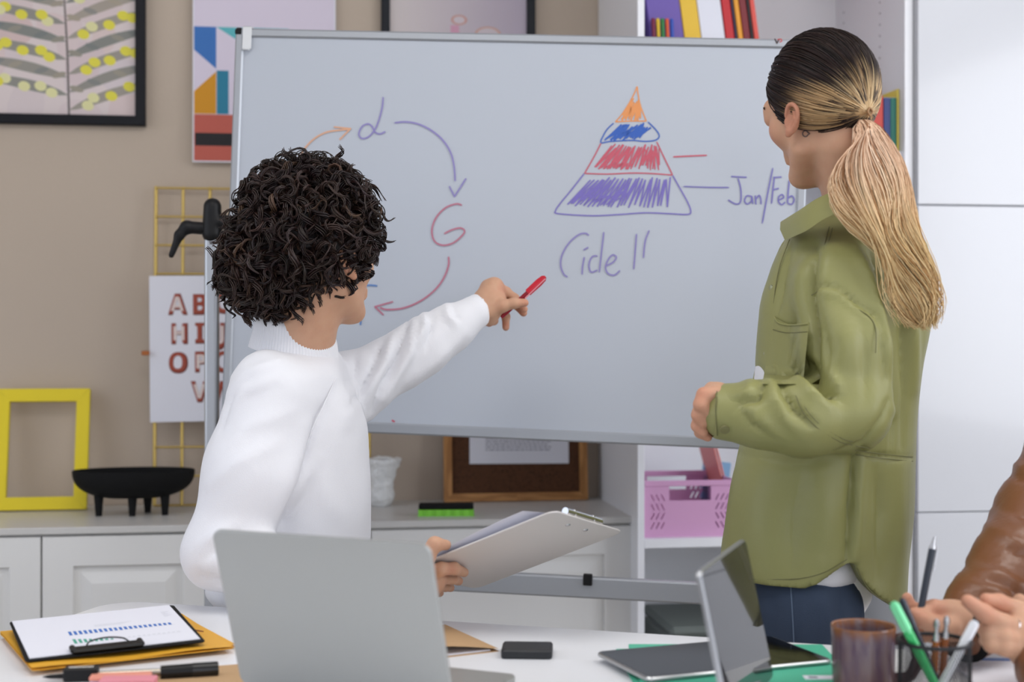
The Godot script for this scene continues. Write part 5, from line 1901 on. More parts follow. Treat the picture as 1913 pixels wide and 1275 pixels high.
# ---------------------------------------------------------------- the person in white, pointing with a red marker
func curly_person() -> void:
	var foot := Vector3(-0.45, 0, -2.84)
	var root := thing("person", "person with dark curly hair in a white sweater pointing a red pen at the whiteboard", "person", Transform3D(Basis(), foot))
	var inv := root.transform.affine_inverse()
	# sweater
	var f := Field.new()
	f.loft(loft_px([[1142, 398, 682, 2.84, 0.128], [1110, 378, 685, 2.84, 0.138], [1060, 402, 687, 2.84, 0.142], [1000, 425, 688, 2.84, 0.148], [930, 428, 688, 2.84, 0.152], [870, 424, 684, 2.84, 0.160], [800, 420, 674, 2.84, 0.172], [740, 424, 656, 2.84, 0.178], [700, 434, 646, 2.84, 0.168], [676, 452, 640, 2.84, 0.132], [660, 474, 634, 2.84, 0.088], [648, 495, 622, 2.83, 0.066], [638, 505, 612, 2.83, 0.055]], 2.80), 0.03)
	f.chain(pts_px([[512, 742, 2.715], [466, 885, 2.675], [410, 1035, 2.64], [560, 1078, 2.60], [700, 1088, 2.57], [785, 1080, 2.545]]), [0.084, 0.083, 0.062, 0.054, 0.045, 0.036], 0.035)
	f.chain(pts_px([[600, 735, 2.97], [669, 720, 2.98], [733, 681, 3.02], [787, 648, 3.05], [838, 615, 3.08], [884, 585, 3.105]]), [0.074, 0.067, 0.0585, 0.055, 0.046, 0.038], 0.03)
	var sm := MB.new()
	f.mesh(sm, 0.0075, folds([
		[[[762, 604], [745, 668], [702, 762]], 3.02, -0.0200, 0.0075], [[[775, 604], [768, 660], [722, 742]], 3.02, 0.0130, 0.010],
		[[[717, 636], [702, 690], [672, 748]], 3.0, -0.0140, 0.007], [[[735, 628], [724, 676], [690, 740]], 3.0, 0.0114, 0.011],
		[[[792, 590], [796, 612], [786, 640]], 3.05, 0.0140, 0.0075], [[[806, 592], [808, 618], [800, 650]], 3.05, -0.0114, 0.007], [[[835, 572], [838, 592], [852, 606]], 3.08, 0.0095, 0.007], [[[848, 570], [852, 588], [864, 600]], 3.08, -0.0076, 0.006],
		[[[668, 660], [672, 690], [664, 720]], 2.98, -0.0076, 0.01], [[[655, 690], [668, 740], [672, 780]], 2.98, 0.0095, 0.012], [[[772, 712], [820, 672], [868, 625]], 3.06, 0.0076, 0.012],
		[[[602, 770], [580, 830], [562, 885], [525, 978]], 2.68, -0.0200, 0.009], [[[574, 800], [560, 850], [540, 905], [505, 985]], 2.67, 0.0133, 0.018], [[[622, 720], [604, 766], [585, 800]], 2.7, -0.0057, 0.006],
		[[[438, 705], [470, 668], [520, 650]], 2.7, 0.0076, 0.010], [[[432, 735], [468, 695], [530, 676]], 2.69, 0.0076, 0.010], [[[425, 775], [462, 730], [520, 706]], 2.67, 0.0076, 0.011], [[[420, 800], [432, 760], [445, 735]], 2.68, -0.0095, 0.008],
		[[[412, 850], [460, 800], [540, 770]], 2.64, 0.0057, 0.014], [[[398, 905], [450, 860], [520, 830]], 2.62, 0.0057, 0.014], [[[392, 1042], [412, 1018], [440, 1002]], 2.58, -0.0133, 0.010], [[[380, 1020], [404, 1000], [436, 985]], 2.58, 0.0095, 0.012], [[[372, 1075], [400, 1080], [440, 1096]], 2.58, -0.0114, 0.010], [[[545, 960], [560, 900], [590, 860]], 2.68, 0.0076, 0.014],
		[[[640, 760], [662, 800], [672, 850]], 2.72, 0.0057, 0.018], [[[600, 900], [620, 950], [640, 985]], 2.7, 0.0057, 0.02]], 0.006, 6.0, 3))
	var sw := part("sweater", sm, M.knit, root, inv, "white knit sweater with raglan sleeves")
	part("seam", seam(f, [[628, 706], [612, 742], [596, 776], [582, 806], [566, 858]], 0.0011, 0.001), M.rib, sw)
	# ribbed mock collar
	var cg := []
	var cc := P(553, 632, 2.82)
	var ribs := MB.new()
	var rows := [[0.069, 0.002], [0.0745, 0.0], [0.0775, 0.012], [0.0805, 0.034], [0.090, 0.070]]
	for r in rows.size():
		var row := []
		for i in 361:
			var a := TAU * i / 360
			var rr: float = rows[r][0] + (0.0007 * sin(i * TAU / 4.0) if r > 1 else 0.0)
			var up := 0.026 - float(rows[r][1]) - 0.31 * rr * cos(a) + (-0.004 if r == 0 else 0.0)
			row.append(cc + Vector3(cos(a) * rr * 1.04, up, sin(a) * rr * 0.92))
		cg.append(row)
	var q0 := MB.new()
	q0.patch(cg, Vector3.UP)
	part("collar", q0, M.rib, root, inv)
	# ribbed cuff of the pointing arm
	var cuff := Field.new()
	cuff.cap(P(868, 594, 3.1), P(893, 578.5, 3.118), 0.0375, 0.0345, 0.01)
	cuff.cap(P(894, 578, 3.118), P(920, 562, 3.13), 0.029, 0.029, 0.002, -1.0)
	var cm := MB.new()
	cuff.mesh(cm, 0.003)
	part("cuff", cm, M.rib, root, inv)
	# trousers and shoes, below the table's edge
	var t := Field.new()
	t.ell(P(535, 1150, 2.84), Vector3(0.135, 0.10, 0.145), Basis(), 0.04)
	legs_into(t, P(535, 1170, 2.76), P(535, 1170, 2.92), Vector3(-0.46, 0.07, -2.76), Vector3(-0.40, 0.07, -2.95), 0.088)
	var tm := MB.new()
	t.mesh(tm, 0.013)
	part("trousers", tm, M.trouser, root, inv)
	part("shoe", shoe(Vector3(-0.46, 0.03, -2.76), Vector3(0.85, 0, -0.5)), M.shoe, root, inv)
	part("shoe", shoe(Vector3(-0.40, 0.03, -2.95), Vector3(0.85, 0, -0.5)), M.shoe, root, inv)
	# body: head, neck, trunk under the clothes, then the hands on finer grids
	var hb := Basis(Vector3.UP, deg_to_rad(138.0)) * Basis(Vector3.RIGHT, -0.05)
	var T := Transform3D(hb, P(602, 492, 2.79))
	var skin := MB.new()
	var hf := Field.new()
	head_into(hf, T, 1.07)
	hf.cap(T * Vector3(0, -0.05, -0.022), P(556, 690, 2.83), 0.056, 0.066, 0.03)
	hf.mesh(skin, 0.0045, null, skin_tint(near_any([P(684, 540, 2.72)], 0.03)))
	skin.add(ear_mesh(T, 1.07, -1.0)); skin.add(ear_mesh(T, 1.07, 1.0))
	var tf := Field.new()
	tf.cap(P(556, 690, 2.83), P(548, 760, 2.84), 0.064, 0.11, 0.05)
	tf.cap(P(548, 760, 2.84), P(540, 1120, 2.84), 0.11, 0.11, 0.05)
	tf.chain(pts_px([[512, 750, 2.72], [410, 1035, 2.64], [785, 1080, 2.545]]), [0.05, 0.042, 0.027], 0.03)
	tf.chain(pts_px([[600, 735, 2.97], [733, 681, 3.02], [884, 585, 3.105]]), [0.05, 0.04, 0.027], 0.03)
	tf.chain([P(540, 1150, 2.77), Vector3(-0.45, 0.4, -2.76), Vector3(-0.46, 0.08, -2.76)], [0.075, 0.05, 0.036], 0.03)
	tf.chain([P(540, 1150, 2.91), Vector3(-0.44, 0.4, -2.93), Vector3(-0.40, 0.08, -2.95)], [0.075, 0.05, 0.036], 0.03)
	tf.mesh(skin, 0.022)
	# the pointing hand
	var h := Field.new()
	var D := 3.14
	h.cap(P(880, 588, 3.11), P(905, 572, 3.125), 0.026, 0.027, 0.02)
	h.chain(pts_px([[902, 580, 3.125], [914, 560, 3.13], [922, 541, 3.135]]), [0.026, 0.027, 0.022], 0.02)
	h.cap(P(912, 588, 3.12), P(930, 566, 3.125), 0.022, 0.018, 0.02)
	h.cap(P(911, 536, 3.15), P(924, 533, 3.14), 0.014, 0.014, 0.02)
	h.chain(pts_px([[926, 539, 3.135], [945, 545, 3.145], [962, 558, 3.145], [979, 578, 3.13]]), [0.0135, 0.0105, 0.0098, 0.0085], 0.006) # index finger
	h.chain(pts_px([[918, 582, 3.105], [938, 572, 3.10], [960, 567, 3.10], [980, 566, 3.105]]), [0.017, 0.0135, 0.0108, 0.0090], 0.008) # thumb
	h.chain(pts_px([[920, 545, 3.16], [945, 556, 3.175], [965, 570, 3.17], [978, 585, 3.155]]), [0.013, 0.0105, 0.0098, 0.0085], 0.006) # middle finger
	h.chain(pts_px([[915, 560, 3.165], [936, 575, 3.18], [945, 592, 3.17], [945, 612, 3.155]]), [0.0125, 0.0105, 0.0092, 0.0080], 0.006) # ring finger
	h.chain(pts_px([[908, 572, 3.16], [922, 586, 3.17], [923, 600, 3.16], [914, 605, 3.145]]), [0.0115, 0.0095, 0.0085, 0.0075], 0.006) # little finger
	h.mesh(skin, 0.0026, null, skin_tint(near_any([P(979, 578, 3.13), P(982, 566, 3.1), P(945, 608, 3.15), P(935, 542, 3.13), P(978, 586, 3.15), P(916, 602, 3.14)], 0.022)))
	# the hand under the clipboard
	var cbf := clipboard_frame()
	var g := Field.new()
	var u := func(px: float, py: float, z: float) -> Vector3:
		var p := on(cbf, px, py, 0.0)
		return cbf * Vector3(p.x, p.y, z)
	var on_b: Callable = u
	g.chain([P(770, 1082, 2.545), on_b.call(790, 1068, 0.022), on_b.call(806, 1062, 0.020)], [0.027, 0.026, 0.022], 0.02)
	g.chain([on_b.call(798, 1056, 0.020), on_b.call(822, 1047, 0.016), on_b.call(846, 1050, 0.0125), on_b.call(865, 1060, 0.0098)], [0.014, 0.0115, 0.0105, 0.0085], 0.006)
	g.chain([on_b.call(798, 1072, 0.020), on_b.call(824, 1066, 0.015), on_b.call(842, 1070, 0.0115), on_b.call(855, 1077, 0.0092)], [0.0135, 0.0108, 0.0098, 0.0082], 0.006)
	g.chain([on_b.call(796, 1086, 0.020), on_b.call(816, 1082, 0.014), on_b.call(830, 1085, 0.0105), on_b.call(840, 1090, 0.0088)], [0.013, 0.0102, 0.0092, 0.0078], 0.006)
	g.chain([on_b.call(790, 1096, 0.018), on_b.call(806, 1096, 0.013), on_b.call(820, 1099, 0.0095)], [0.0115, 0.0092, 0.0075], 0.006)
	g.chain([on_b.call(786, 1060, 0.018), on_b.call(796, 1040, 0.002), on_b.call(815, 1034, -0.016), on_b.call(836, 1035, -0.0155)], [0.017, 0.0135, 0.0112, 0.0090], 0.010)
	g.mesh(skin, 0.0028, null, skin_tint(near_any([on_b.call(866, 1062, 0.01), on_b.call(838, 1046, 0.02), on_b.call(856, 1078, 0.01), on_b.call(840, 1090, 0.01)], 0.02)))
	part("body", skin, M.skin, root, inv)
	# dark curls
	var rng := RandomNumberGenerator.new()
	rng.seed = 77
	var hair := MB.new()
	var hc := P(575, 434, 2.785)
	var hr := Vector3(0.121, 0.124, 0.122)
	var core := Field.new()
	core.ell(hc, hr * 0.94, Basis(), 0.02)
	var hc2 := P(521, 494, 2.79)
	var hr2 := Vector3(0.098, 0.088, 0.112)
	core.ell(hc2, hr2 * 0.94, Basis(), 0.04)
	core.cut = func(p: Vector3) -> float: # hair ends above the cheek and the neck
		var px := CX + p.x / -p.z * F
		var py := HY - (p.y - EYE) / -p.z * F
		return (py - (498.0 + (705.0 - px) * 0.80)) * 0.0006
	core.has_cut = true
	hair.col = lin(26, 18, 16)
	var cn := FastNoiseLite.new()
	cn.frequency = 14.0
	core.mesh(hair, 0.008, func(p: Vector3, _n: Vector3) -> float: return 0.016 * cn.get_noise_3dv(p))
	for i in hair.c.size(): hair.c[i] = lin(26, 18, 16)
	for i in 1750:
		var z := rng.randf_range(-1.0, 1.0)
		var a := rng.randf() * TAU
		var dir := Vector3(sqrt(1 - z * z) * cos(a), z, sqrt(1 - z * z) * sin(a))
		if dir.z < -0.6: continue
		var lower := i % 5 < 2
		var s := (hc2 if lower else hc) + dir * (hr2 if lower else hr) * rng.randf_range(0.88, 1.02)
		var px := CX + s.x / -s.z * F
		var py := HY - (s.y - EYE) / -s.z * F
		if py > 474.0 + (705.0 - px) * 0.80 or py > 574: continue
		var clump := cn.get_noise_3dv(s * 1.4)
		s += dir * clump * 0.014
		var down := Vector3(0, -1, 0)
		var ax := (down - dir * down.dot(dir))
		ax = ax.normalized() if ax.length() > 0.1 else Vector3.RIGHT
		ax = (ax * 0.75 + Vector3(rng.randf_range(-1, 1), rng.randf_range(-1, 1), rng.randf_range(-1, 1)) * 0.8 + dir * 0.2).normalized()
		var e1 := ax.cross(dir).normalized()
		var e2 := ax.cross(e1).normalized()
		var len_ := rng.randf_range(0.040, 0.080)
		if py > 446.0 + (705.0 - px) * 0.80: len_ *= 0.5
		var rc := rng.randf_range(0.008, 0.0175)
		var turns := rng.randf_range(0.7, 1.5)
		var ph := rng.randf() * TAU
		var hand := 1.0 if rng.randf() < 0.5 else -1.0
		var base := lin(38, 27, 24).lerp(lin(66, 47, 41), rng.randf() ** 1.5)
		if rng.randf() < 0.05: base = lin(88, 66, 52)
		for k in 5:
			hair.col = base.lerp(lin(28, 20, 18), rng.randf() * 0.45)
			var pts := PackedVector3Array()
			var rad := PackedFloat32Array()
			var o1 := (k % 2) * 0.0024 - 0.0012 + rng.randf_range(-0.0006, 0.0006)
			var o2 := (k / 2) * 0.0026 - 0.0013
			for j in 13:
				var t2 := j / 12.0
				var ang := ph + hand * TAU * turns * t2 + k * 0.14
				var r2 := rc * (0.5 + 0.5 * sin(PI * minf(t2 * 1.15, 1.0))) + o1
				pts.append(s + dir * (0.006 + 0.012 * sin(PI * t2 * 0.8)) + ax * (len_ * (t2 - 0.4) + o2) + e1 * cos(ang) * r2 + e2 * sin(ang) * r2)
				rad.append(0.0019 * (1.0 - 0.7 * absf(t2 * 1.9 - 0.85)) + 0.0002)
			hair.tube(pts, rad, 3, false, 0.8)
	# loose ringlets standing off the outline
	for i in 110:
		var a := rng.randf_range(0.05, PI + 0.3)
		var s := hc + Vector3(cos(a) * hr.x, sin(a) * hr.y, rng.randf_range(-0.02, 0.04)) * 1.0
		var px := CX + s.x / -s.z * F
		var py := HY - (s.y - EYE) / -s.z * F
		if py > 474.0 + (705.0 - px) * 0.80: continue
		var out := (s - hc).normalized()
		var side := out.cross(Vector3.BACK).normalized() * (1.0 if rng.randf() < 0.5 else -1.0)
		var r := rng.randf_range(0.008, 0.016)
		var pts := PackedVector3Array()
		hair.col = lin(40, 29, 24)
		for j in 16:
			var ang := j / 15.0 * rng.randf_range(4.6, 4.8)
			pts.append(s + out * (0.010 + r * (1.0 - cos(ang)) * 0.8) + side * sin(ang) * r + Vector3(0, 0, 0.001 * j))
		hair.tube(pts, PackedFloat32Array([0.0011]), 4, false)
	part("hair", hair, M.hair, root, inv, "dark brown curls")
	# the red pen in the pointing hand
	var pa := P(936, 593, 3.128)
	var pb := P(1019, 517, 3.122)
	var pen := thing("red_pen", "red capped pen held by the pointing hand before the whiteboard", "pen", Transform3D(Basis(), pa))
	var d := pb - pa
	part("barrel", MB.new().tube(PackedVector3Array([Vector3(), d * 0.03, d * 0.62]), PackedFloat32Array([0.0035, 0.0052, 0.0054]), 18), mat(rgb(150, 22, 40), 0.15), pen)
	part("cap", MB.new().tube(PackedVector3Array([d * 0.6, d * 0.61, d * 0.85, d * 0.96, d]), PackedFloat32Array([0.0066, 0.0082, 0.0088, 0.0072, 0.003]), 20), mat(rgb(206, 32, 52), 0.18), pen)
	part("clip", MB.new().tube(PackedVector3Array([d * 0.5 + Vector3(0.004, -0.003, 0.007), d * 0.97 + Vector3(0.003, -0.002, 0.0075)]), PackedFloat32Array([0.0015]), 8), mat(rgb(236, 150, 160), 0.15), pen)
	held_clipboard(cbf)

func clipboard_frame() -> Transform3D:
	var a := Vector3(-0.19309, 0.84473, -2.44858)
	var b := Vector3(0.06839, 0.97101, -2.30259)
	var c := Vector3(0.19536, 0.91151, -2.47855)
	var x := (b - a).normalized()
	var y := (b - c).normalized()
	return Transform3D(Basis(x, y, x.cross(y)), (a + c) / 2.0)

func held_clipboard(cbf: Transform3D) -> void:
	var L := 0.325
	var W := 0.225
	var o := thing("held_clipboard", "white clipboard with a metal clip held out by the person in white", "clipboard", cbf)
	part("board", slab(L, W, 0.018, -0.0025, 0.0005, 0.001), mat(rgb(222, 216, 212), 0.45), o)
	for y in [0.028, -0.028]:
		part("rivet", MB.new().lathe(PackedVector2Array([Vector2(0.0048, 0.0), Vector2(0.004, 0.0012), Vector2(0, 0.0016)]), 16, Transform3D(Basis(Vector3.RIGHT, PI / 2), Vector3(L / 2 - 0.028, y, 0.0005))), M.chrome, o)
	part("clip", MB.new().box_at(L / 2 - 0.034, L / 2 - 0.008, -0.05, 0.05, -0.0095, -0.0046, 0.002), M.chrome, o)
	part("clip_roll", MB.new().rod(Vector3(L / 2 - 0.012, -0.056, -0.0135), Vector3(L / 2 - 0.012, 0.056, -0.0135), 0.0065, 14), M.chrome, o)
	for y in [-0.03, 0.03]:
		part("clip_lug", MB.new().box_at(L / 2 - 0.02, L / 2 - 0.006, y - 0.004, y + 0.004, -0.02, -0.006, 0.002), M.chrome, o)
	var p := thing("paper_sheaf", "white sheets under the metal clip of the held clipboard", "paper", cbf * Transform3D(Basis(), Vector3(-0.008, 0.005, -0.0028)))
	var g := []
	for r in 8:
		var row := []
		for q in 16:
			var x := -0.148 + 0.30 * q / 15.0
			var y := -0.105 + 0.212 * r / 7.0
			var curl := pow(maxf(0.0, (y + 0.0) / 0.107), 2.0) * (0.2 + 0.8 * smoothstep(-0.15, 0.10, x)) * (1.0 - smoothstep(0.118, 0.146, x))
			row.append(Vector3(x, y, -0.0008 - 0.017 * curl))
		g.append(row)
	part("top_sheet", MB.new().patch(g, Vector3.FORWARD), M.paper, p)
	part("sheets", slab(0.297, 0.21, 0.001, -0.0006, -0.0001, 0.0002), M.paper, p)

func hairline(z: float) -> float: # its height on the head, from the nape over the ear and the temple to the forehead
	var k := [[-0.10, -0.085], [-0.06, -0.074], [-0.034, -0.02], [-0.012, 0.026], [0.006, 0.024], [0.020, -0.004], [0.034, 0.004], [0.052, 0.034], [0.070, 0.062], [0.090, 0.080]]
	for i in k.size() - 1:
		if z < k[i + 1][0]: return lerpf(k[i][1], k[i + 1][1], clampf((z - k[i][0]) / (k[i + 1][0] - k[i][0]), 0.0, 1.0))
	return 0.08

# ---------------------------------------------------------------- the person with the ponytail
func ponytail_person() -> void:
	var foot := Vector3(0.56, 0, -2.62)
	var root := thing("person", "person with a long blond ponytail in an olive green overshirt watching the whiteboard", "person", Transform3D(Basis(), foot))
	var inv := root.transform.affine_inverse()
	# overshirt
	var f := Field.new()
	f.loft(loft_px([[1175, 1352, 1700, 2.62, 0.170], [1120, 1350, 1702, 2.62, 0.170], [1050, 1353, 1705, 2.62, 0.168], [1000, 1360, 1709, 2.62, 0.165], [920, 1374, 1715, 2.62, 0.16], [850, 1388, 1717, 2.62, 0.158], [800, 1400, 1718, 2.62, 0.158], [740, 1411, 1723, 2.62, 0.16], [680, 1423, 1731, 2.62, 0.162], [620, 1430, 1742, 2.62, 0.166], [560, 1435, 1746, 2.62, 0.168], [500, 1450, 1744, 2.62, 0.164], [455, 1468, 1736, 2.62, 0.15], [425, 1488, 1712, 2.62, 0.122], [402, 1512, 1672, 2.61, 0.09], [380, 1530, 1648, 2.61, 0.066]], 2.58), 0.03)
	f.chain(pts_px([[1568, 535, 2.50], [1578, 650, 2.455], [1584, 765, 2.435], [1500, 783, 2.405], [1425, 776, 2.405], [1362, 771, 2.42]]), [0.083, 0.079, 0.071, 0.063, 0.054, 0.048], 0.022)
	f.cut = func(p: Vector3) -> float:
		var px := CX + p.x / 2.50 * F
		var py := HY + (EYE - p.y) / 2.50 * F
		var hem := 1092.0
		if px > 1490.0 and px < 1588.0: hem = lerpf(1092.0, 1046.0, smoothstep(1490.0, 1588.0, px))
		elif px >= 1588.0: hem = lerpf(1046.0, 1142.0, pow(clampf((px - 1588.0) / 90.0, 0.0, 1.0), 0.55))
		return (py - hem) / F * 2.5 * 0.85
	f.has_cut = true
	var jm := MB.new()
	f.mesh(jm, 0.0062, folds([
		[[[1534, 452], [1518, 490], [1511, 540], [1507, 600], [1505, 650], [1510, 700]], 2.45, -0.030, 0.013], [[[1550, 462], [1538, 505], [1532, 560], [1530, 620]], 2.44, 0.012, 0.018], [[[1496, 470], [1490, 540], [1484, 600]], 2.46, 0.008, 0.014],
		[[[1515, 548], [1537, 537], [1562, 540], [1596, 567], [1628, 587], [1640, 612], [1640, 655], [1646, 710]], 2.42, -0.011, 0.006], [[[1520, 560], [1540, 548], [1564, 552], [1594, 578], [1622, 598], [1630, 620]], 2.42, 0.004, 0.008],
		[[[1602, 466], [1622, 530], [1644, 636], [1652, 730]], 2.45, 0.013, 0.013], [[[1622, 476], [1644, 540], [1664, 640], [1668, 748]], 2.46, -0.020, 0.017], [[[1690, 540], [1706, 627], [1716, 730]], 2.5, 0.009, 0.012], [[[1668, 500], [1688, 610], [1698, 740], [1692, 836]], 2.48, -0.014, 0.018],
		[[[1504, 672], [1520, 706], [1540, 732], [1562, 742]], 2.38, -0.034, 0.012], [[[1494, 692], [1512, 730], [1545, 756]], 2.36, 0.013, 0.012], [[[1548, 680], [1556, 712], [1562, 736]], 2.38, 0.012, 0.010], [[[1572, 560], [1580, 640], [1574, 700]], 2.38, 0.006, 0.022], [[[1540, 585], [1542, 650], [1546, 696]], 2.39, -0.012, 0.016], [[[1610, 600], [1618, 680], [1612, 750]], 2.38, -0.009, 0.02],
		[[[1466, 704], [1466, 735], [1484, 768], [1514, 794]], 2.35, -0.017, 0.009], [[[1448, 712], [1446, 745], [1464, 780], [1494, 808]], 2.36, 0.010, 0.011], [[[1426, 716], [1412, 744], [1378, 752]], 2.38, -0.017, 0.008], [[[1408, 714], [1395, 736], [1372, 740]], 2.38, 0.009, 0.008], [[[1396, 766], [1420, 795], [1470, 824]], 2.37, 0.007, 0.012], [[[1378, 762], [1402, 792], [1446, 818]], 2.38, -0.013, 0.009],
		[[[1548, 842], [1600, 826], [1640, 772], [1654, 735]], 2.42, -0.010, 0.010], [[[1640, 740], [1658, 766], [1668, 756]], 2.46, 0.005, 0.010], [[[1658, 768], [1674, 790], [1668, 836]], 2.48, -0.010, 0.012],
		[[[1596, 836], [1592, 900], [1585, 980], [1581, 1048]], 2.46, -0.022, 0.0075], [[[1612, 850], [1607, 920], [1602, 1000], [1600, 1060]], 2.46, 0.009, 0.011], [[[1500, 880], [1478, 960], [1478, 1060]], 2.47, -0.012, 0.03], [[[1530, 890], [1545, 950], [1535, 1040]], 2.46, 0.010, 0.03], [[[1430, 880], [1420, 960], [1415, 1060]], 2.48, 0.008, 0.03], [[[1640, 880], [1648, 960], [1640, 1080]], 2.47, -0.014, 0.025], [[[1680, 880], [1684, 980], [1684, 1100]], 2.5, 0.008, 0.025],
		[[[1400, 862], [1480, 872], [1560, 858]], 2.46, -0.008, 0.02], [[[1468, 470], [1452, 540], [1446, 620], [1440, 700]], 2.5, 0.006, 0.014], [[[1494, 452], [1476, 520], [1466, 590]], 2.48, -0.014, 0.013],
		[[[1600, 846], [1640, 852], [1718, 858]], 2.48, -0.008, 0.006]], 0.004, 5.0, 11))
	var shirt := part("overshirt", jm, M.green_shirt, root, inv, "olive green overshirt")
	var stitch := mat(rgb(112, 110, 70), 0.6)
	for s in [[[1516, 552], [1538, 541], [1562, 545], [1594, 572], [1624, 592], [1636, 616], [1636, 660]], [[1549, 424], [1540, 462], [1538, 500], [1541, 536]], [[1555, 426], [1546, 464], [1544, 500], [1547, 536]], [[1487, 740], [1500, 770], [1530, 802], [1570, 826], [1592, 832]], [[1494, 736], [1507, 766], [1536, 797], [1574, 820], [1594, 826]],
			[[1599, 842], [1650, 849], [1714, 855]], [[1599, 850], [1650, 857], [1714, 863]], [[1599, 834], [1650, 841], [1714, 847]], [[1352, 1084], [1420, 1083], [1490, 1082], [1540, 1070], [1582, 1046]], [[1602, 1062], [1620, 1098], [1650, 1122], [1696, 1132]], [[1475, 448], [1456, 500], [1446, 560], [1442, 640], [1430, 706]]]:
		part("seam", seam(f, s, 0.0009, 0.0004), stitch, shirt)
	# chest pocket laid on the shirt
	var pg := []
	for r in 8:
		var row := []
		for c in 9:
			var u := c / 8.0
			var v := r / 7.0
			var x := lerpf(lerpf(1447, 1511, u), lerpf(1424, 1500, u), v)
			var y := lerpf(lerpf(593, 605, u) + 8.0 * sin(PI * u) , 718.0, v)
			row.append(trace(f, x, y, 0.006 if r > 0 else 0.008))
		pg.append(row)
	part("pocket", MB.new().patch(pg, Vector3(-0.4, 0, 1)), M.green_shirt, shirt)
	part("pocket_edge", seam(f, [[1447, 593], [1456, 604], [1480, 608], [1511, 605]], 0.0022, 0.008), M.green_shirt, shirt)
	part("seam", seam(f, [[1444, 616], [1470, 622], [1508, 620]], 0.0008, 0.0066), stitch, shirt)
	for q in [[1441, 538, 0.0055], [1430, 661, 0.004]]:
		var at := trace(f, q[0], q[1], 0.002)
		part("button", MB.new().lathe(PackedVector2Array([Vector2(q[2], 0), Vector2(q[2] * 0.9, 0.002), Vector2(0, 0.0026)]), 16, Transform3D(Basis(Vector3.UP, -0.9) * Basis(Vector3.RIGHT, PI / 2), at)), mat(rgb(150, 150, 120), 0.3, 0.4), shirt)
	# cuff with its button
	var cu := Field.new()
	cu.cap(P(1334, 769, 2.425), P(1374, 772, 2.418), 0.0465, 0.05, 0.01)
	cu.cap(P(1300, 766, 2.43), P(1336, 769, 2.425), 0.04, 0.041, 0.004, -1.0)
	cu.cut = func(p: Vector3) -> float: return maxf(P(1331, 769, 2.425).x - p.x, p.x - P(1376, 769, 2.42).x)
	cu.has_cut = true
	var cum := MB.new()
	cu.mesh(cum, 0.004)
	var cuff := part("cuff", cum, M.green_shirt, root, inv)
	part("seam", seam(cu, [[1340, 724], [1337, 768], [1340, 814]], 0.0009, 0.0004), stitch, cuff)
	var cbp := trace(cu, 1354, 803, 0.001)
	part("button", MB.new().lathe(PackedVector2Array([Vector2(0.0085, 0), Vector2(0.008, 0.002), Vector2(0.003, 0.0032), Vector2(0, 0.003)]), 20, Transform3D(Basis(Vector3.RIGHT, PI / 2 + 0.5), cbp)), mat(rgb(120, 116, 74), 0.4), cuff)
	# fold-over collar
	var top := curve(pts_px([[1461, 413, 2.60], [1492, 393, 2.525], [1530, 369, 2.485], [1575, 353, 2.47], [1622, 346, 2.485], [1665, 350, 2.56]]), 5)
	var low := curve(pts_px([[1466, 449, 2.555], [1505, 432, 2.47], [1540, 409, 2.44], [1582, 392, 2.425], [1634, 386, 2.43], [1690, 388, 2.52]]), 5)
	var cg := [[], [], [], [], []]
	for i in top.size():
		var up := top[i]
		var lo := low[i]
		var in_ := (Vector3(0.615, 0, -2.60) - up); in_.y = 0; in_ = in_.normalized()
		cg[0].append(lo)
		cg[1].append(lo.lerp(up, 0.55) - in_ * 0.006)
		cg[2].append(up - in_ * 0.003 + Vector3(0, -0.002, 0))
		cg[3].append(up + Vector3(0, 0.0005, 0) + in_ * 0.002)
		cg[4].append(lo.lerp(up, 0.2) + in_ * 0.012)
	part("collar", MB.new().patch(cg, Vector3.BACK), M.green_shirt, root, inv)
	var ci := MB.new()
	ci.patch([[P(1461, 412, 2.602), P(1470, 414, 2.61), P(1480, 416, 2.63)], [P(1464, 436, 2.60), P(1472, 438, 2.605), P(1482, 440, 2.63)]], Vector3.BACK)
	part("collar_tip", ci, M.green_shirt, root, inv)
	# white T-shirt and jeans
	var tf := Field.new()
	tf.loft(loft_px([[1083, 1412, 1606, 2.60, 0.134], [1050, 1412, 1607, 2.60, 0.134], [1030, 1410, 1606, 2.61, 0.132], [900, 1420, 1670, 2.62, 0.13], [700, 1418, 1690, 2.62, 0.13], [560, 1450, 1700, 2.62, 0.12]], 2.58), 0.02)
	var tm := MB.new()
	tf.mesh(tm, 0.012)
	part("t_shirt", tm, M.tee, root, inv, "white T-shirt under the overshirt")
	var jf := Field.new()
	jf.loft(loft_px([[1190, 1402, 1600, 2.60, 0.14], [1130, 1406, 1602, 2.60, 0.138], [1085, 1412, 1603, 2.60, 0.132], [1066, 1420, 1596, 2.60, 0.12]], 2.56), 0.03)
	legs_into(jf, P(1515, 1150, 2.55), P(1490, 1150, 2.68), Vector3(0.545, 0.07, -2.56), Vector3(0.50, 0.07, -2.72), 0.092)
	var jn := MB.new()
	jf.mesh(jn, 0.010, folds([[[[1440, 1100], [1450, 1150], [1446, 1200]], 2.48, -0.006, 0.01], [[[1530, 1100], [1545, 1150], [1540, 1200]], 2.46, 0.005, 0.014], [[[1580, 1100], [1570, 1150], [1578, 1200]], 2.46, -0.006, 0.012]], 0.003, 9.0, 5))
	var jeans := part("jeans", jn, M.denim, root, inv)
	part("seam", seam(jf, [[1477, 1094], [1480, 1140], [1483, 1200], [1484, 1260]], 0.0012, 0.0006), mat(rgb(96, 112, 134), 0.8), jeans)
	part("shoe", shoe(Vector3(0.545, 0.03, -2.56), Vector3(-0.8, 0, -0.6)), M.shoe, root, inv)
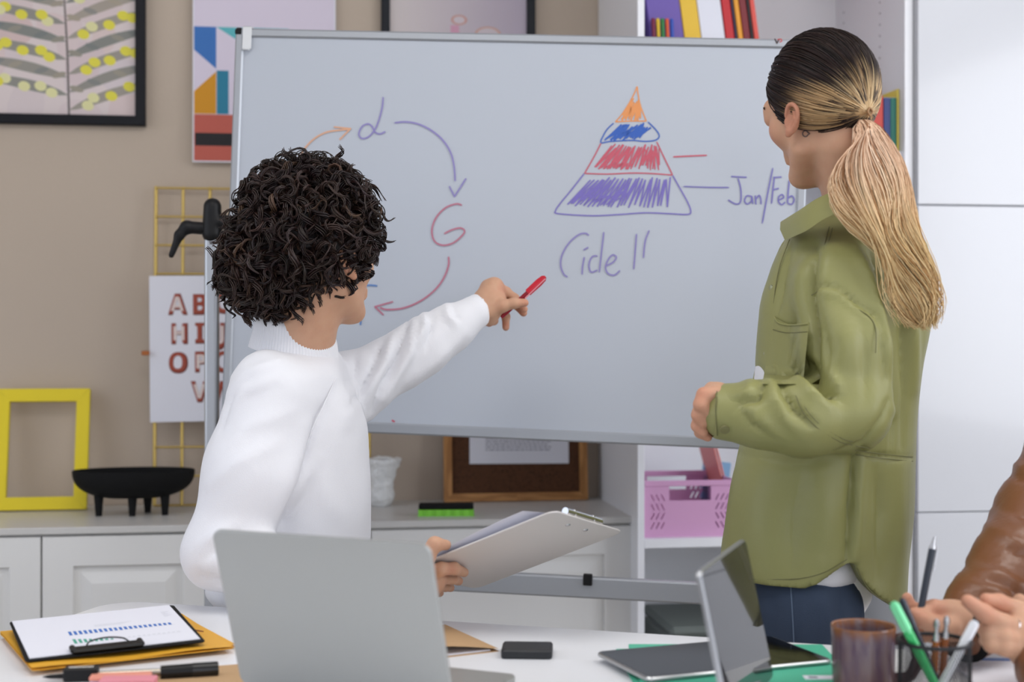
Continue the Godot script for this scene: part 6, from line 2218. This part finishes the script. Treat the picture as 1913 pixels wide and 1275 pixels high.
	part("shoe", shoe(Vector3(0.50, 0.03, -2.72), Vector3(-0.8, 0, -0.6)), M.shoe, root, inv)
	# head, neck, trunk, hand
	var fwd := Vector3(-0.60, 0, -0.80).normalized()
	var T := Transform3D(Basis(Vector3.BACK, deg_to_rad(7.0)) * Basis(Vector3.UP.cross(fwd), Vector3.UP, fwd) * Basis(Vector3.RIGHT, deg_to_rad(-4.0)), P(1531, 226, 2.56))
	var S := 1.03
	var skin := MB.new()
	var hf := Field.new()
	head_into(hf, T, S, 0.022)
	hf.cap(T * Vector3(0, -0.045, -0.048), P(1606, 425, 2.60), 0.047, 0.060, 0.03)
	var ear := T * (Vector3(0.08, 0.0, -0.01) * S)
	hf.mesh(skin, 0.004, null, skin_tint(near_any([ear, T * Vector3(0.05, -0.02, 0.07)], 0.04)))
	var em := ear_mesh(T, S * 0.86, 1.0)
	for i in em.v.size(): em.v[i] += T.basis.x * 0.0105 + T.basis.y * 0.001
	for i in em.c.size(): em.c[i] = lin(190, 134, 108)
	skin.add(em)
	skin.add(ear_mesh(T, S, -1.0))
	var bf := Field.new()
	bf.cap(P(1600, 425, 2.60), P(1590, 560, 2.62), 0.064, 0.12, 0.05)
	bf.cap(P(1590, 560, 2.62), P(1520, 1080, 2.62), 0.12, 0.11, 0.05)
	bf.chain(pts_px([[1568, 545, 2.50], [1584, 765, 2.44], [1370, 771, 2.42]]), [0.05, 0.042, 0.028], 0.03)
	bf.chain(pts_px([[1640, 560, 2.74], [1580, 760, 2.80], [1440, 800, 2.72]]), [0.05, 0.042, 0.028], 0.03)
	bf.chain([P(1515, 1120, 2.55), Vector3(0.545, 0.45, -2.56), Vector3(0.545, 0.08, -2.56)], [0.08, 0.05, 0.038], 0.03)
	bf.chain([P(1490, 1120, 2.68), Vector3(0.51, 0.45, -2.70), Vector3(0.50, 0.08, -2.72)], [0.08, 0.05, 0.038], 0.03)
	bf.mesh(skin, 0.022)
	var h := Field.new()
	h.chain(pts_px([[1385, 770, 2.42], [1350, 764, 2.425], [1332, 752, 2.43]]), [0.028, 0.027, 0.026], 0.02)
	h.cap(P(1340, 740, 2.425), P(1328, 766, 2.42), 0.022, 0.022, 0.02)
	h.chain(pts_px([[1336, 736, 2.405], [1315, 738, 2.40], [1308, 756, 2.395], [1318, 768, 2.40]]), [0.0135, 0.0115, 0.0105, 0.009], 0.008)
	h.chain(pts_px([[1332, 752, 2.415], [1311, 757, 2.415], [1304, 776, 2.41], [1314, 790, 2.41]]), [0.0135, 0.0112, 0.0102, 0.009], 0.008)
	h.chain(pts_px([[1330, 766, 2.43], [1308, 776, 2.43], [1303, 796, 2.425], [1314, 808, 2.42]]), [0.013, 0.0108, 0.0098, 0.0085], 0.008)
	h.chain(pts_px([[1332, 778, 2.445], [1314, 792, 2.445], [1308, 808, 2.44], [1322, 817, 2.435]]), [0.0118, 0.0098, 0.0090, 0.008], 0.008)
	h.chain(pts_px([[1348, 734, 2.44], [1330, 728, 2.46], [1314, 740, 2.465]]), [0.016, 0.0118, 0.0092], 0.008)
	h.mesh(skin, 0.0026, null, skin_tint(near_any([P(1312, 738, 2.39), P(1307, 757, 2.4), P(1304, 778, 2.41), P(1306, 798, 2.42), P(1322, 816, 2.43)], 0.03)))
	part("body", skin, M.skin, root, inv)
	# small drop-shaped tattoo behind the ear
	var tt := []
	for i in 15:
		var a := TAU * i / 14
		var r := 5.0 if i % 14 else 8.0
		tt.append([1504.5 + cos(a) * r * 1.0, 250.0 + sin(a) * r * 1.1])
	part("tattoo", seam(hf, tt, 0.0011, 0.0005, 3), mat(rgb(108, 92, 88), 0.6), root, inv)
	# hair drawn back to the tie
	var rng := RandomNumberGenerator.new()
	rng.seed = 31
	var hair := MB.new()
	var cap_ := Field.new()
	var hc := Vector3(0, 0.045, -0.012) * S
	var hr := Vector3(0.074, 0.09, 0.095) * S
	var tie := Vector3(0.004, 0.002, -0.110) * S
	cap_.ell(T * (hc + Vector3(0, 0.003, -0.003)), hr + Vector3(0.004, 0.007, 0.006), T.basis, 0.01)
	var TI := T.affine_inverse()
	cap_.cut = func(p: Vector3) -> float: # the hairline: temple, over the ear, down to the nape
		var q: Vector3 = TI * p / S
		return (hairline(q.z) - q.y) * 0.7
	cap_.has_cut = true
	cap_.mesh(hair, 0.004)
	for i in hair.c.size():
		var hq := TI * hair.v[i]
		var pale := 1.0 - smoothstep(0.055, 0.085, hq.distance_to(tie))
		pale = maxf(pale, 0.8 * smoothstep(0.075, 0.055, hq.y) * smoothstep(0.045, 0.015, hq.z))
		hair.c[i] = lin(34, 25, 24).lerp(lin(146, 110, 74), pale * smoothstep(tie.y - 0.004, tie.y + 0.012, hq.y))
	var dir_tie := ((tie - hc) / hr).normalized()
	var count := 0
	while count < 3000:
		var z := rng.randf_range(-1, 1)
		var a := rng.randf() * TAU
		var u := Vector3(sqrt(1 - z * z) * cos(a), z, sqrt(1 - z * z) * sin(a))
		var p0 := hc + u * hr
		var q := p0 / S
		var line := hairline(q.z) + 0.003
		if q.y < line: continue
		# more roots along the hairline, which the long strands start from
		if q.y > line + 0.03 and rng.randf() < 0.35: continue
		count += 1
		var ang := u.angle_to(dir_tie)
		if ang < 0.12: continue
		var arc := ang * 0.098 * S
		var nape := q.y < 0.0 and q.z < -0.03
		var side := smoothstep(0.105, 0.075, q.y) * smoothstep(-0.02, 0.02, q.z)
		var gold := lerpf(0.062, 0.140, side) + rng.randf_range(-0.024, 0.024)
		if nape or q.y < 0.012: gold = rng.randf_range(0.0, 0.03)
		gold = minf(gold, arc - 0.040 - rng.randf() * 0.02)
		var dark := lin(32, 23, 23).lerp(lin(58, 42, 36), rng.randf() ** 2)
		var light := lin(204, 164, 112).lerp(lin(242, 216, 170), rng.randf()).lerp(lin(160, 122, 80), side * 0.7).lerp(lin(140, 104, 70), 0.45 if rng.randf() < 0.22 else 0.0)
		var m := 18
		var pts := PackedVector3Array()
		var rad := PackedFloat32Array()
		var lift := rng.randf_range(0.004, 0.0085)
		var first := hair.v.size()
		for j in m:
			var t := j / (m - 1.0)
			var w := u.slerp(dir_tie, t)
			var rr := hc + w * (hr + Vector3.ONE * (lift + 0.014 * maxf(0.0, w.y) * sin(PI * minf(t + 0.25, 1.0)) + 0.003 * sin(PI * t) + 0.004 * smoothstep(0.7, 1.0, t)))
			if t > 0.72: rr = rr.lerp(tie + (rr - tie) * 0.16, smoothstep(0.72, 1.0, t))
			pts.append(T * rr)
			rad.append(lerpf(0.0013, 0.0009, t))
		hair.tube(pts, rad, 3, false, 0.7)
		for j in m:
			var left := arc * (1.0 - j / (m - 1.0))
			var c := dark.lerp(light, 1.0 - smoothstep(gold - 0.026, gold + 0.026, left))
			for k in 3: hair.c[first + j * 3 + k] = c
	# eyebrow just showing past the temple
	hair.col = lin(44, 32, 28)
	for i in 26:
		var x := 0.022 + 0.026 * i / 25.0
		var b0 := T * (Vector3(x, 0.036 - 0.006 * i / 25.0, 0.094 - 0.012 * i / 25.0) * S)
		hair.rod(b0, b0 + T.basis * Vector3(0.006, 0.003, -0.003), 0.0009, 4)
	part("hair", hair, M.blond, root, inv, "dark hair turning blond towards the tie")
	# ponytail
	var tail := MB.new()
	var cen := [[224, 1612, 7, 2.475], [236, 1622, 15, 2.465], [258, 1627, 34, 2.452], [292, 1625, 54, 2.44], [340, 1627, 69, 2.425], [392, 1640, 72, 2.41], [440, 1662, 68, 2.40], [492, 1688, 55, 2.40], [540, 1706, 42, 2.405], [582, 1718, 28, 2.41], [618, 1726, 15, 2.415]]
	var look := func(t: float) -> Array:
		var x := t * (cen.size() - 1)
		var i := mini(int(x), cen.size() - 2)
		var fr := x - i
		var out := []
		for k in 4: out.append(cubic_interpolate(cen[i][k], cen[i + 1][k], cen[maxi(i - 1, 0)][k], cen[mini(i + 2, cen.size() - 1)][k], fr))
		return out
	var lk: Callable = look
	var table_ := []
	for i in 61: table_.append(lk.call(i / 60.0))
	var under := Field.new()
	var ur := []
	for i in range(2, 8): ur.append([cen[i][0], cen[i][1] - cen[i][2] * 0.72, cen[i][1] + cen[i][2] * 0.72, cen[i][3] + 0.012, [0.0, 0.012, 0.018, 0.022, 0.022, 0.02, 0.017, 0.014, 0.011, 0.008][i]])
	under.loft(loft_px(ur, 2.44), 0.01)
	tail.col = lin(206, 164, 124)
	under.mesh(tail, 0.006)
	for i in tail.c.size(): tail.c[i] = lin(206, 164, 124)
	for i in 3600:
		var s := rng.randf_range(-1, 1)
		s = signf(s) * pow(absf(s), 0.85)
		var dep := rng.randf_range(-1, 1) * sqrt(maxf(0.0, 1 - s * s))
		var t1 := clampf(1.0 - absf(rng.randfn(0.0, 0.33)), 0.3, 1.0)
		if rng.randf() < 0.12: t1 = rng.randf_range(0.4, 0.8)
		var ph := s * 2.4 + dep * 1.3 + rng.randf_range(-0.45, 0.45)
		var amp := 9.0 + 4.0 * sin(s * 5.0) + rng.randf_range(-2.0, 2.0)
		var fly := rng.randf_range(0.0, 14.0) * (1.0 if rng.randf() < 0.5 else -1.0) if rng.randf() < 0.15 else 0.0
		var c0 := lin(226, 184, 152).lerp(lin(244, 216, 188), rng.randf())
		var c1 := lin(228, 192, 134).lerp(lin(246, 222, 172), rng.randf())
		var shade := rng.randf()
		if shade < 0.26: c0 = lin(162, 114, 80); c1 = lin(182, 140, 90)
		elif shade < 0.32: c0 = lin(112, 78, 56)
		var pts := PackedVector3Array()
		var rad := PackedFloat32Array()
		var first := tail.v.size()
		var m := 21
		for j in m:
			var t := t1 * j / (m - 1.0)
			var r: Array = table_[int(round(t * 60.0))]
			var grow := minf(t * 6.0, 1.0)
			var x: float = r[1] + s * r[2] * (1.0 - 0.1 * t) + amp * grow * (0.8 + 0.9 * t) * sin(TAU * 2.3 * t + ph) + fly * t * t * 2.0
			var y: float = r[0] + 3.0 * grow * cos(TAU * 1.3 * t + ph) - absf(s) * 6.0 * grow
			var thick := 0.032 * minf(1.0, 0.2 + t * 5.0) * (1.0 - 0.55 * t)
			pts.append(P(x, y, r[3] - dep * thick + 0.004 * sin(TAU * 1.5 * t + ph * 1.7)))
			rad.append(lerpf(0.0012, 0.0006, t / t1 * 0.8) if j < m - 1 else 0.0003)
		tail.tube(pts, rad, 3, false, 0.8)
		for j in m:
			var c := c0.lerp(c1, smoothstep(0.25, 0.7, t1 * j / (m - 1.0)))
			for k in 3: tail.c[first + j * 3 + k] = c
	part("ponytail", tail, M.blond, root, inv, "long wavy blond ponytail")
	part("hair_tie", MB.new().tube(curve([T * (tie + Vector3(0.0065, 0, -0.003)), T * (tie + Vector3(0, 0.0065, -0.003)), T * (tie + Vector3(-0.0065, 0, -0.003)), T * (tie + Vector3(0, -0.0065, -0.003)), T * (tie + Vector3(0.0065, 0, -0.003))]), PackedFloat32Array([0.0018]), 8), mat(rgb(150, 112, 74), 0.6), root, inv)

# ---------------------------------------------------------------- the seated person at the right edge
func leather_person() -> void:
	var foot := Vector3(1.32, 0, -2.38)
	var root := thing("person", "person in a brown leather jacket writing at the table, only arms and hands in view", "person", Transform3D(Basis(), foot))
	var inv := root.transform.affine_inverse()
	var f := Field.new()
	f.cap(Vector3(1.36, 1.12, -2.44), Vector3(1.38, 0.62, -2.46), 0.17, 0.16, 0.06)
	f.cap(Vector3(1.30, 1.20, -2.60), Vector3(1.34, 1.20, -2.26), 0.085, 0.085, 0.08)
	f.chain([Vector3(1.28, 1.19, -2.58), P(2026, 820, 2.44), P(1944, 962, 2.375), P(1890, 1060, 2.28), P(1838, 1134, 2.22), P(1814, 1168, 2.19)], [0.09, 0.083, 0.071, 0.061, 0.053, 0.050], 0.03)
	f.chain([Vector3(1.30, 1.19, -2.24), P(2130, 1230, 2.0), P(2010, 1290, 1.98), P(1955, 1250, 2.0)], [0.085, 0.065, 0.055, 0.045], 0.03)
	var lm := MB.new()
	f.mesh(lm, 0.009, folds([
		[[[1806, 1068], [1840, 1076], [1880, 1100], [1915, 1128]], 2.24, -0.0080, 0.0065], [[[1800, 1082], [1836, 1092], [1874, 1116]], 2.24, 0.0060, 0.008], [[[1816, 1054], [1850, 1062], [1890, 1084], [1920, 1104]], 2.25, 0.0050, 0.007],
		[[[1790, 1098], [1822, 1108], [1850, 1126]], 2.22, -0.0045, 0.007], [[[1840, 1000], [1866, 1022], [1905, 1036]], 2.3, -0.0060, 0.009], [[[1846, 984], [1876, 1002], [1915, 1014]], 2.3, 0.0050, 0.010],
		[[[1862, 948], [1888, 956], [1920, 958]], 2.36, -0.0070, 0.008], [[[1858, 966], [1886, 976], [1915, 978]], 2.36, 0.0050, 0.009], [[[1882, 886], [1900, 894], [1920, 894]], 2.38, -0.0065, 0.008], [[[1890, 866], [1906, 872], [1925, 874]], 2.38, 0.0045, 0.008]], 0.004, 7.0, 7, false))
	part("jacket", lm, M.leather, root, inv, "brown leather jacket")
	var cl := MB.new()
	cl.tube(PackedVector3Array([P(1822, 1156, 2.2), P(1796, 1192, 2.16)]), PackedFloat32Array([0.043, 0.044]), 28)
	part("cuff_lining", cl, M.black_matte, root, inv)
	# body under the jacket, head above the frame, legs to the floor
	var skin := MB.new()
	var T := Transform3D(Basis(Vector3.UP, deg_to_rad(-100.0)) * Basis(Vector3.RIGHT, 0.3), Vector3(1.27, 1.45, -2.43))
	var hf := Field.new()
	head_into(hf, T, 1.0)
	hf.cap(T * Vector3(0, -0.05, -0.02), Vector3(1.35, 1.22, -2.43), 0.052, 0.062, 0.03)
	hf.mesh(skin, 0.007, null, skin_tint(near_any([], 0.03)))
	skin.add(ear_mesh(T, 1.0, 1.0)); skin.add(ear_mesh(T, 1.0, -1.0))
	var bf := Field.new()
	bf.cap(Vector3(1.35, 1.22, -2.43), Vector3(1.37, 1.1, -2.44), 0.06, 0.11, 0.05)
	bf.cap(Vector3(1.37, 1.1, -2.44), Vector3(1.38, 0.6, -2.46), 0.11, 0.12, 0.05)
	bf.chain([Vector3(1.30, 1.18, -2.56), P(1928, 975, 2.375), P(1795, 1150, 2.18)], [0.05, 0.042, 0.026], 0.03)
	bf.chain([Vector3(1.32, 1.18, -2.26), P(2010, 1290, 1.98), P(1940, 1215, 2.02)], [0.05, 0.042, 0.028], 0.03)
	bf.mesh(skin, 0.022)
	# writing hand
	var h := Field.new()
	h.chain(pts_px([[1800, 1160, 2.175], [1780, 1160, 2.155], [1758, 1155, 2.145]]), [0.026, 0.027, 0.024], 0.02)
	h.chain(pts_px([[1772, 1138, 2.14], [1745, 1136, 2.125], [1722, 1146, 2.115], [1708, 1160, 2.11]]), [0.0135, 0.0115, 0.0105, 0.0085], 0.007)
	h.chain(pts_px([[1775, 1172, 2.125], [1745, 1170, 2.105], [1722, 1158, 2.10], [1708, 1146, 2.10]]), [0.016, 0.0125, 0.011, 0.0088], 0.008)
	h.chain(pts_px([[1765, 1140, 2.165], [1738, 1138, 2.165], [1712, 1142, 2.155], [1698, 1134, 2.15], [1695, 1118, 2.15]]), [0.0135, 0.0115, 0.0105, 0.0098, 0.0085], 0.007)
	h.chain(pts_px([[1768, 1165, 2.17], [1735, 1172, 2.17], [1712, 1176, 2.16]]), [0.0135, 0.0105, 0.0085], 0.007)
	h.chain(pts_px([[1772, 1178, 2.16], [1745, 1188, 2.155], [1722, 1192, 2.15]]), [0.0125, 0.010, 0.008], 0.007)
	h.mesh(skin, 0.0028, null, skin_tint(near_any([P(1745, 1138, 2.12), P(1698, 1122, 2.15), P(1710, 1150, 2.1)], 0.03)))
	# open hand near the edge
	var g := Field.new()
	g.chain(pts_px([[1960, 1245, 2.01], [1940, 1205, 2.03], [1915, 1185, 2.045]]), [0.03, 0.03, 0.026], 0.02)
	g.cap(P(1905, 1165, 2.05), P(1915, 1215, 2.03), 0.022, 0.024, 0.02)
	g.chain(pts_px([[1935, 1158, 2.06], [1900, 1138, 2.055], [1866, 1126, 2.045], [1842, 1121, 2.035]]), [0.0145, 0.0125, 0.0118, 0.0095], 0.006)
	g.chain(pts_px([[1918, 1182, 2.04], [1875, 1166, 2.025], [1838, 1146, 2.015], [1808, 1124, 2.01]]), [0.0155, 0.0135, 0.0122, 0.0098], 0.006)
	g.chain(pts_px([[1916, 1205, 2.03], [1878, 1192, 2.015], [1848, 1184, 2.02], [1836, 1176, 2.03]]), [0.015, 0.0128, 0.0115, 0.0095], 0.006)
	g.chain(pts_px([[1920, 1222, 2.02], [1880, 1212, 2.01], [1852, 1206, 2.015], [1840, 1198, 2.03]]), [0.0135, 0.0115, 0.0102, 0.0085], 0.006)
	g.chain(pts_px([[1945, 1170, 2.08], [1925, 1140, 2.10], [1905, 1122, 2.105]]), [0.017, 0.0125, 0.010], 0.008)
	g.mesh(skin, 0.0028, null, skin_tint(near_any([P(1840, 1121, 2.03), P(1806, 1124, 2.01), P(1838, 1146, 2.01), P(1866, 1126, 2.04)], 0.03)))
	part("body", skin, M.skin, root, inv)
	var rings := MB.new()
	var ra := P(1893, 1173, 2.031)
	var rd := (P(1875, 1166, 2.025) - P(1918, 1182, 2.04)).normalized()
	rings.tube(PackedVector3Array([ra - rd * 0.003, ra + rd * 0.003]), PackedFloat32Array([0.0152]), 24)
	part("ring", rings, M.chrome, root, inv)
	var hair := Field.new()
	hair.ell(T * Vector3(0, 0.06, -0.022), Vector3(0.084, 0.09, 0.1), T.basis, 0.02)
	var hm := MB.new()
	hair.mesh(hm, 0.01)
	for i in hm.c.size(): hm.c[i] = lin(60, 44, 36)
	part("hair", hm, M.hair, root, inv)
	var t := Field.new()
	t.ell(Vector3(1.38, 0.56, -2.46), Vector3(0.16, 0.11, 0.17), Basis(), 0.04)
	t.chain([Vector3(1.36, 0.54, -2.54), Vector3(1.02, 0.52, -2.60), Vector3(1.06, 0.09, -2.60)], [0.085, 0.065, 0.045], 0.03)
	t.chain([Vector3(1.36, 0.54, -2.38), Vector3(1.02, 0.52, -2.32), Vector3(1.06, 0.09, -2.32)], [0.085, 0.065, 0.045], 0.03)
	var tm := MB.new()
	t.mesh(tm, 0.014)
	part("trousers", tm, M.trouser, root, inv)
	part("shoe", shoe(Vector3(1.06, 0.03, -2.60), Vector3(-1, 0, 0)), M.shoe, root, inv)
	part("shoe", shoe(Vector3(1.06, 0.03, -2.32), Vector3(-1, 0, 0)), M.shoe, root, inv)
	# the chair that carries this person, beyond the picture's edge
	var ch := thing("stool", "round white stool under the seated person in brown leather", "stool", Transform3D(Basis(), Vector3(1.38, 0, -2.46)))
	part("seat", MB.new().lathe(PackedVector2Array([Vector2(0, 0.41), Vector2(0.18, 0.41), Vector2(0.19, 0.42), Vector2(0.19, 0.445), Vector2(0.18, 0.455), Vector2(0, 0.455)]), 40), M.white_lac, ch)
	for k in 4:
		var a := PI / 4 + k * PI / 2
		part("leg", MB.new().rod(Vector3(cos(a) * 0.17, 0, sin(a) * 0.17), Vector3(cos(a) * 0.12, 0.412, sin(a) * 0.12), 0.012, 12), M.white_lac, ch)
	# the dark pen in the writing hand
	var pa := P(1714, 1172, 2.105)
	var pb := P(1746, 1004, 2.14)
	var pen := thing("black_pen", "dark blue-black ballpoint pen held upright in the writing hand", "pen", Transform3D(Basis(), pa))
	var d := pb - pa
	part("barrel", MB.new().tube(PackedVector3Array([Vector3(), d * 0.08, d * 0.1, d * 0.86]), PackedFloat32Array([0.001, 0.004, 0.0052, 0.0056]), 18), mat(rgb(38, 44, 56), 0.35), pen)
	part("tip", MB.new().tube(PackedVector3Array([d * 0.86, d * 0.9, d * 0.91, d * 0.96, d]), PackedFloat32Array([0.0056, 0.0048, 0.0032, 0.003, 0.0022]), 16), M.chrome, pen)
	part("clip", MB.new().tube(PackedVector3Array([d * 0.87 + Vector3(0.007, 0, 0.002), d * 0.62 + Vector3(0.0075, 0, 0.002)]), PackedFloat32Array([0.0012]), 6), M.chrome, pen)
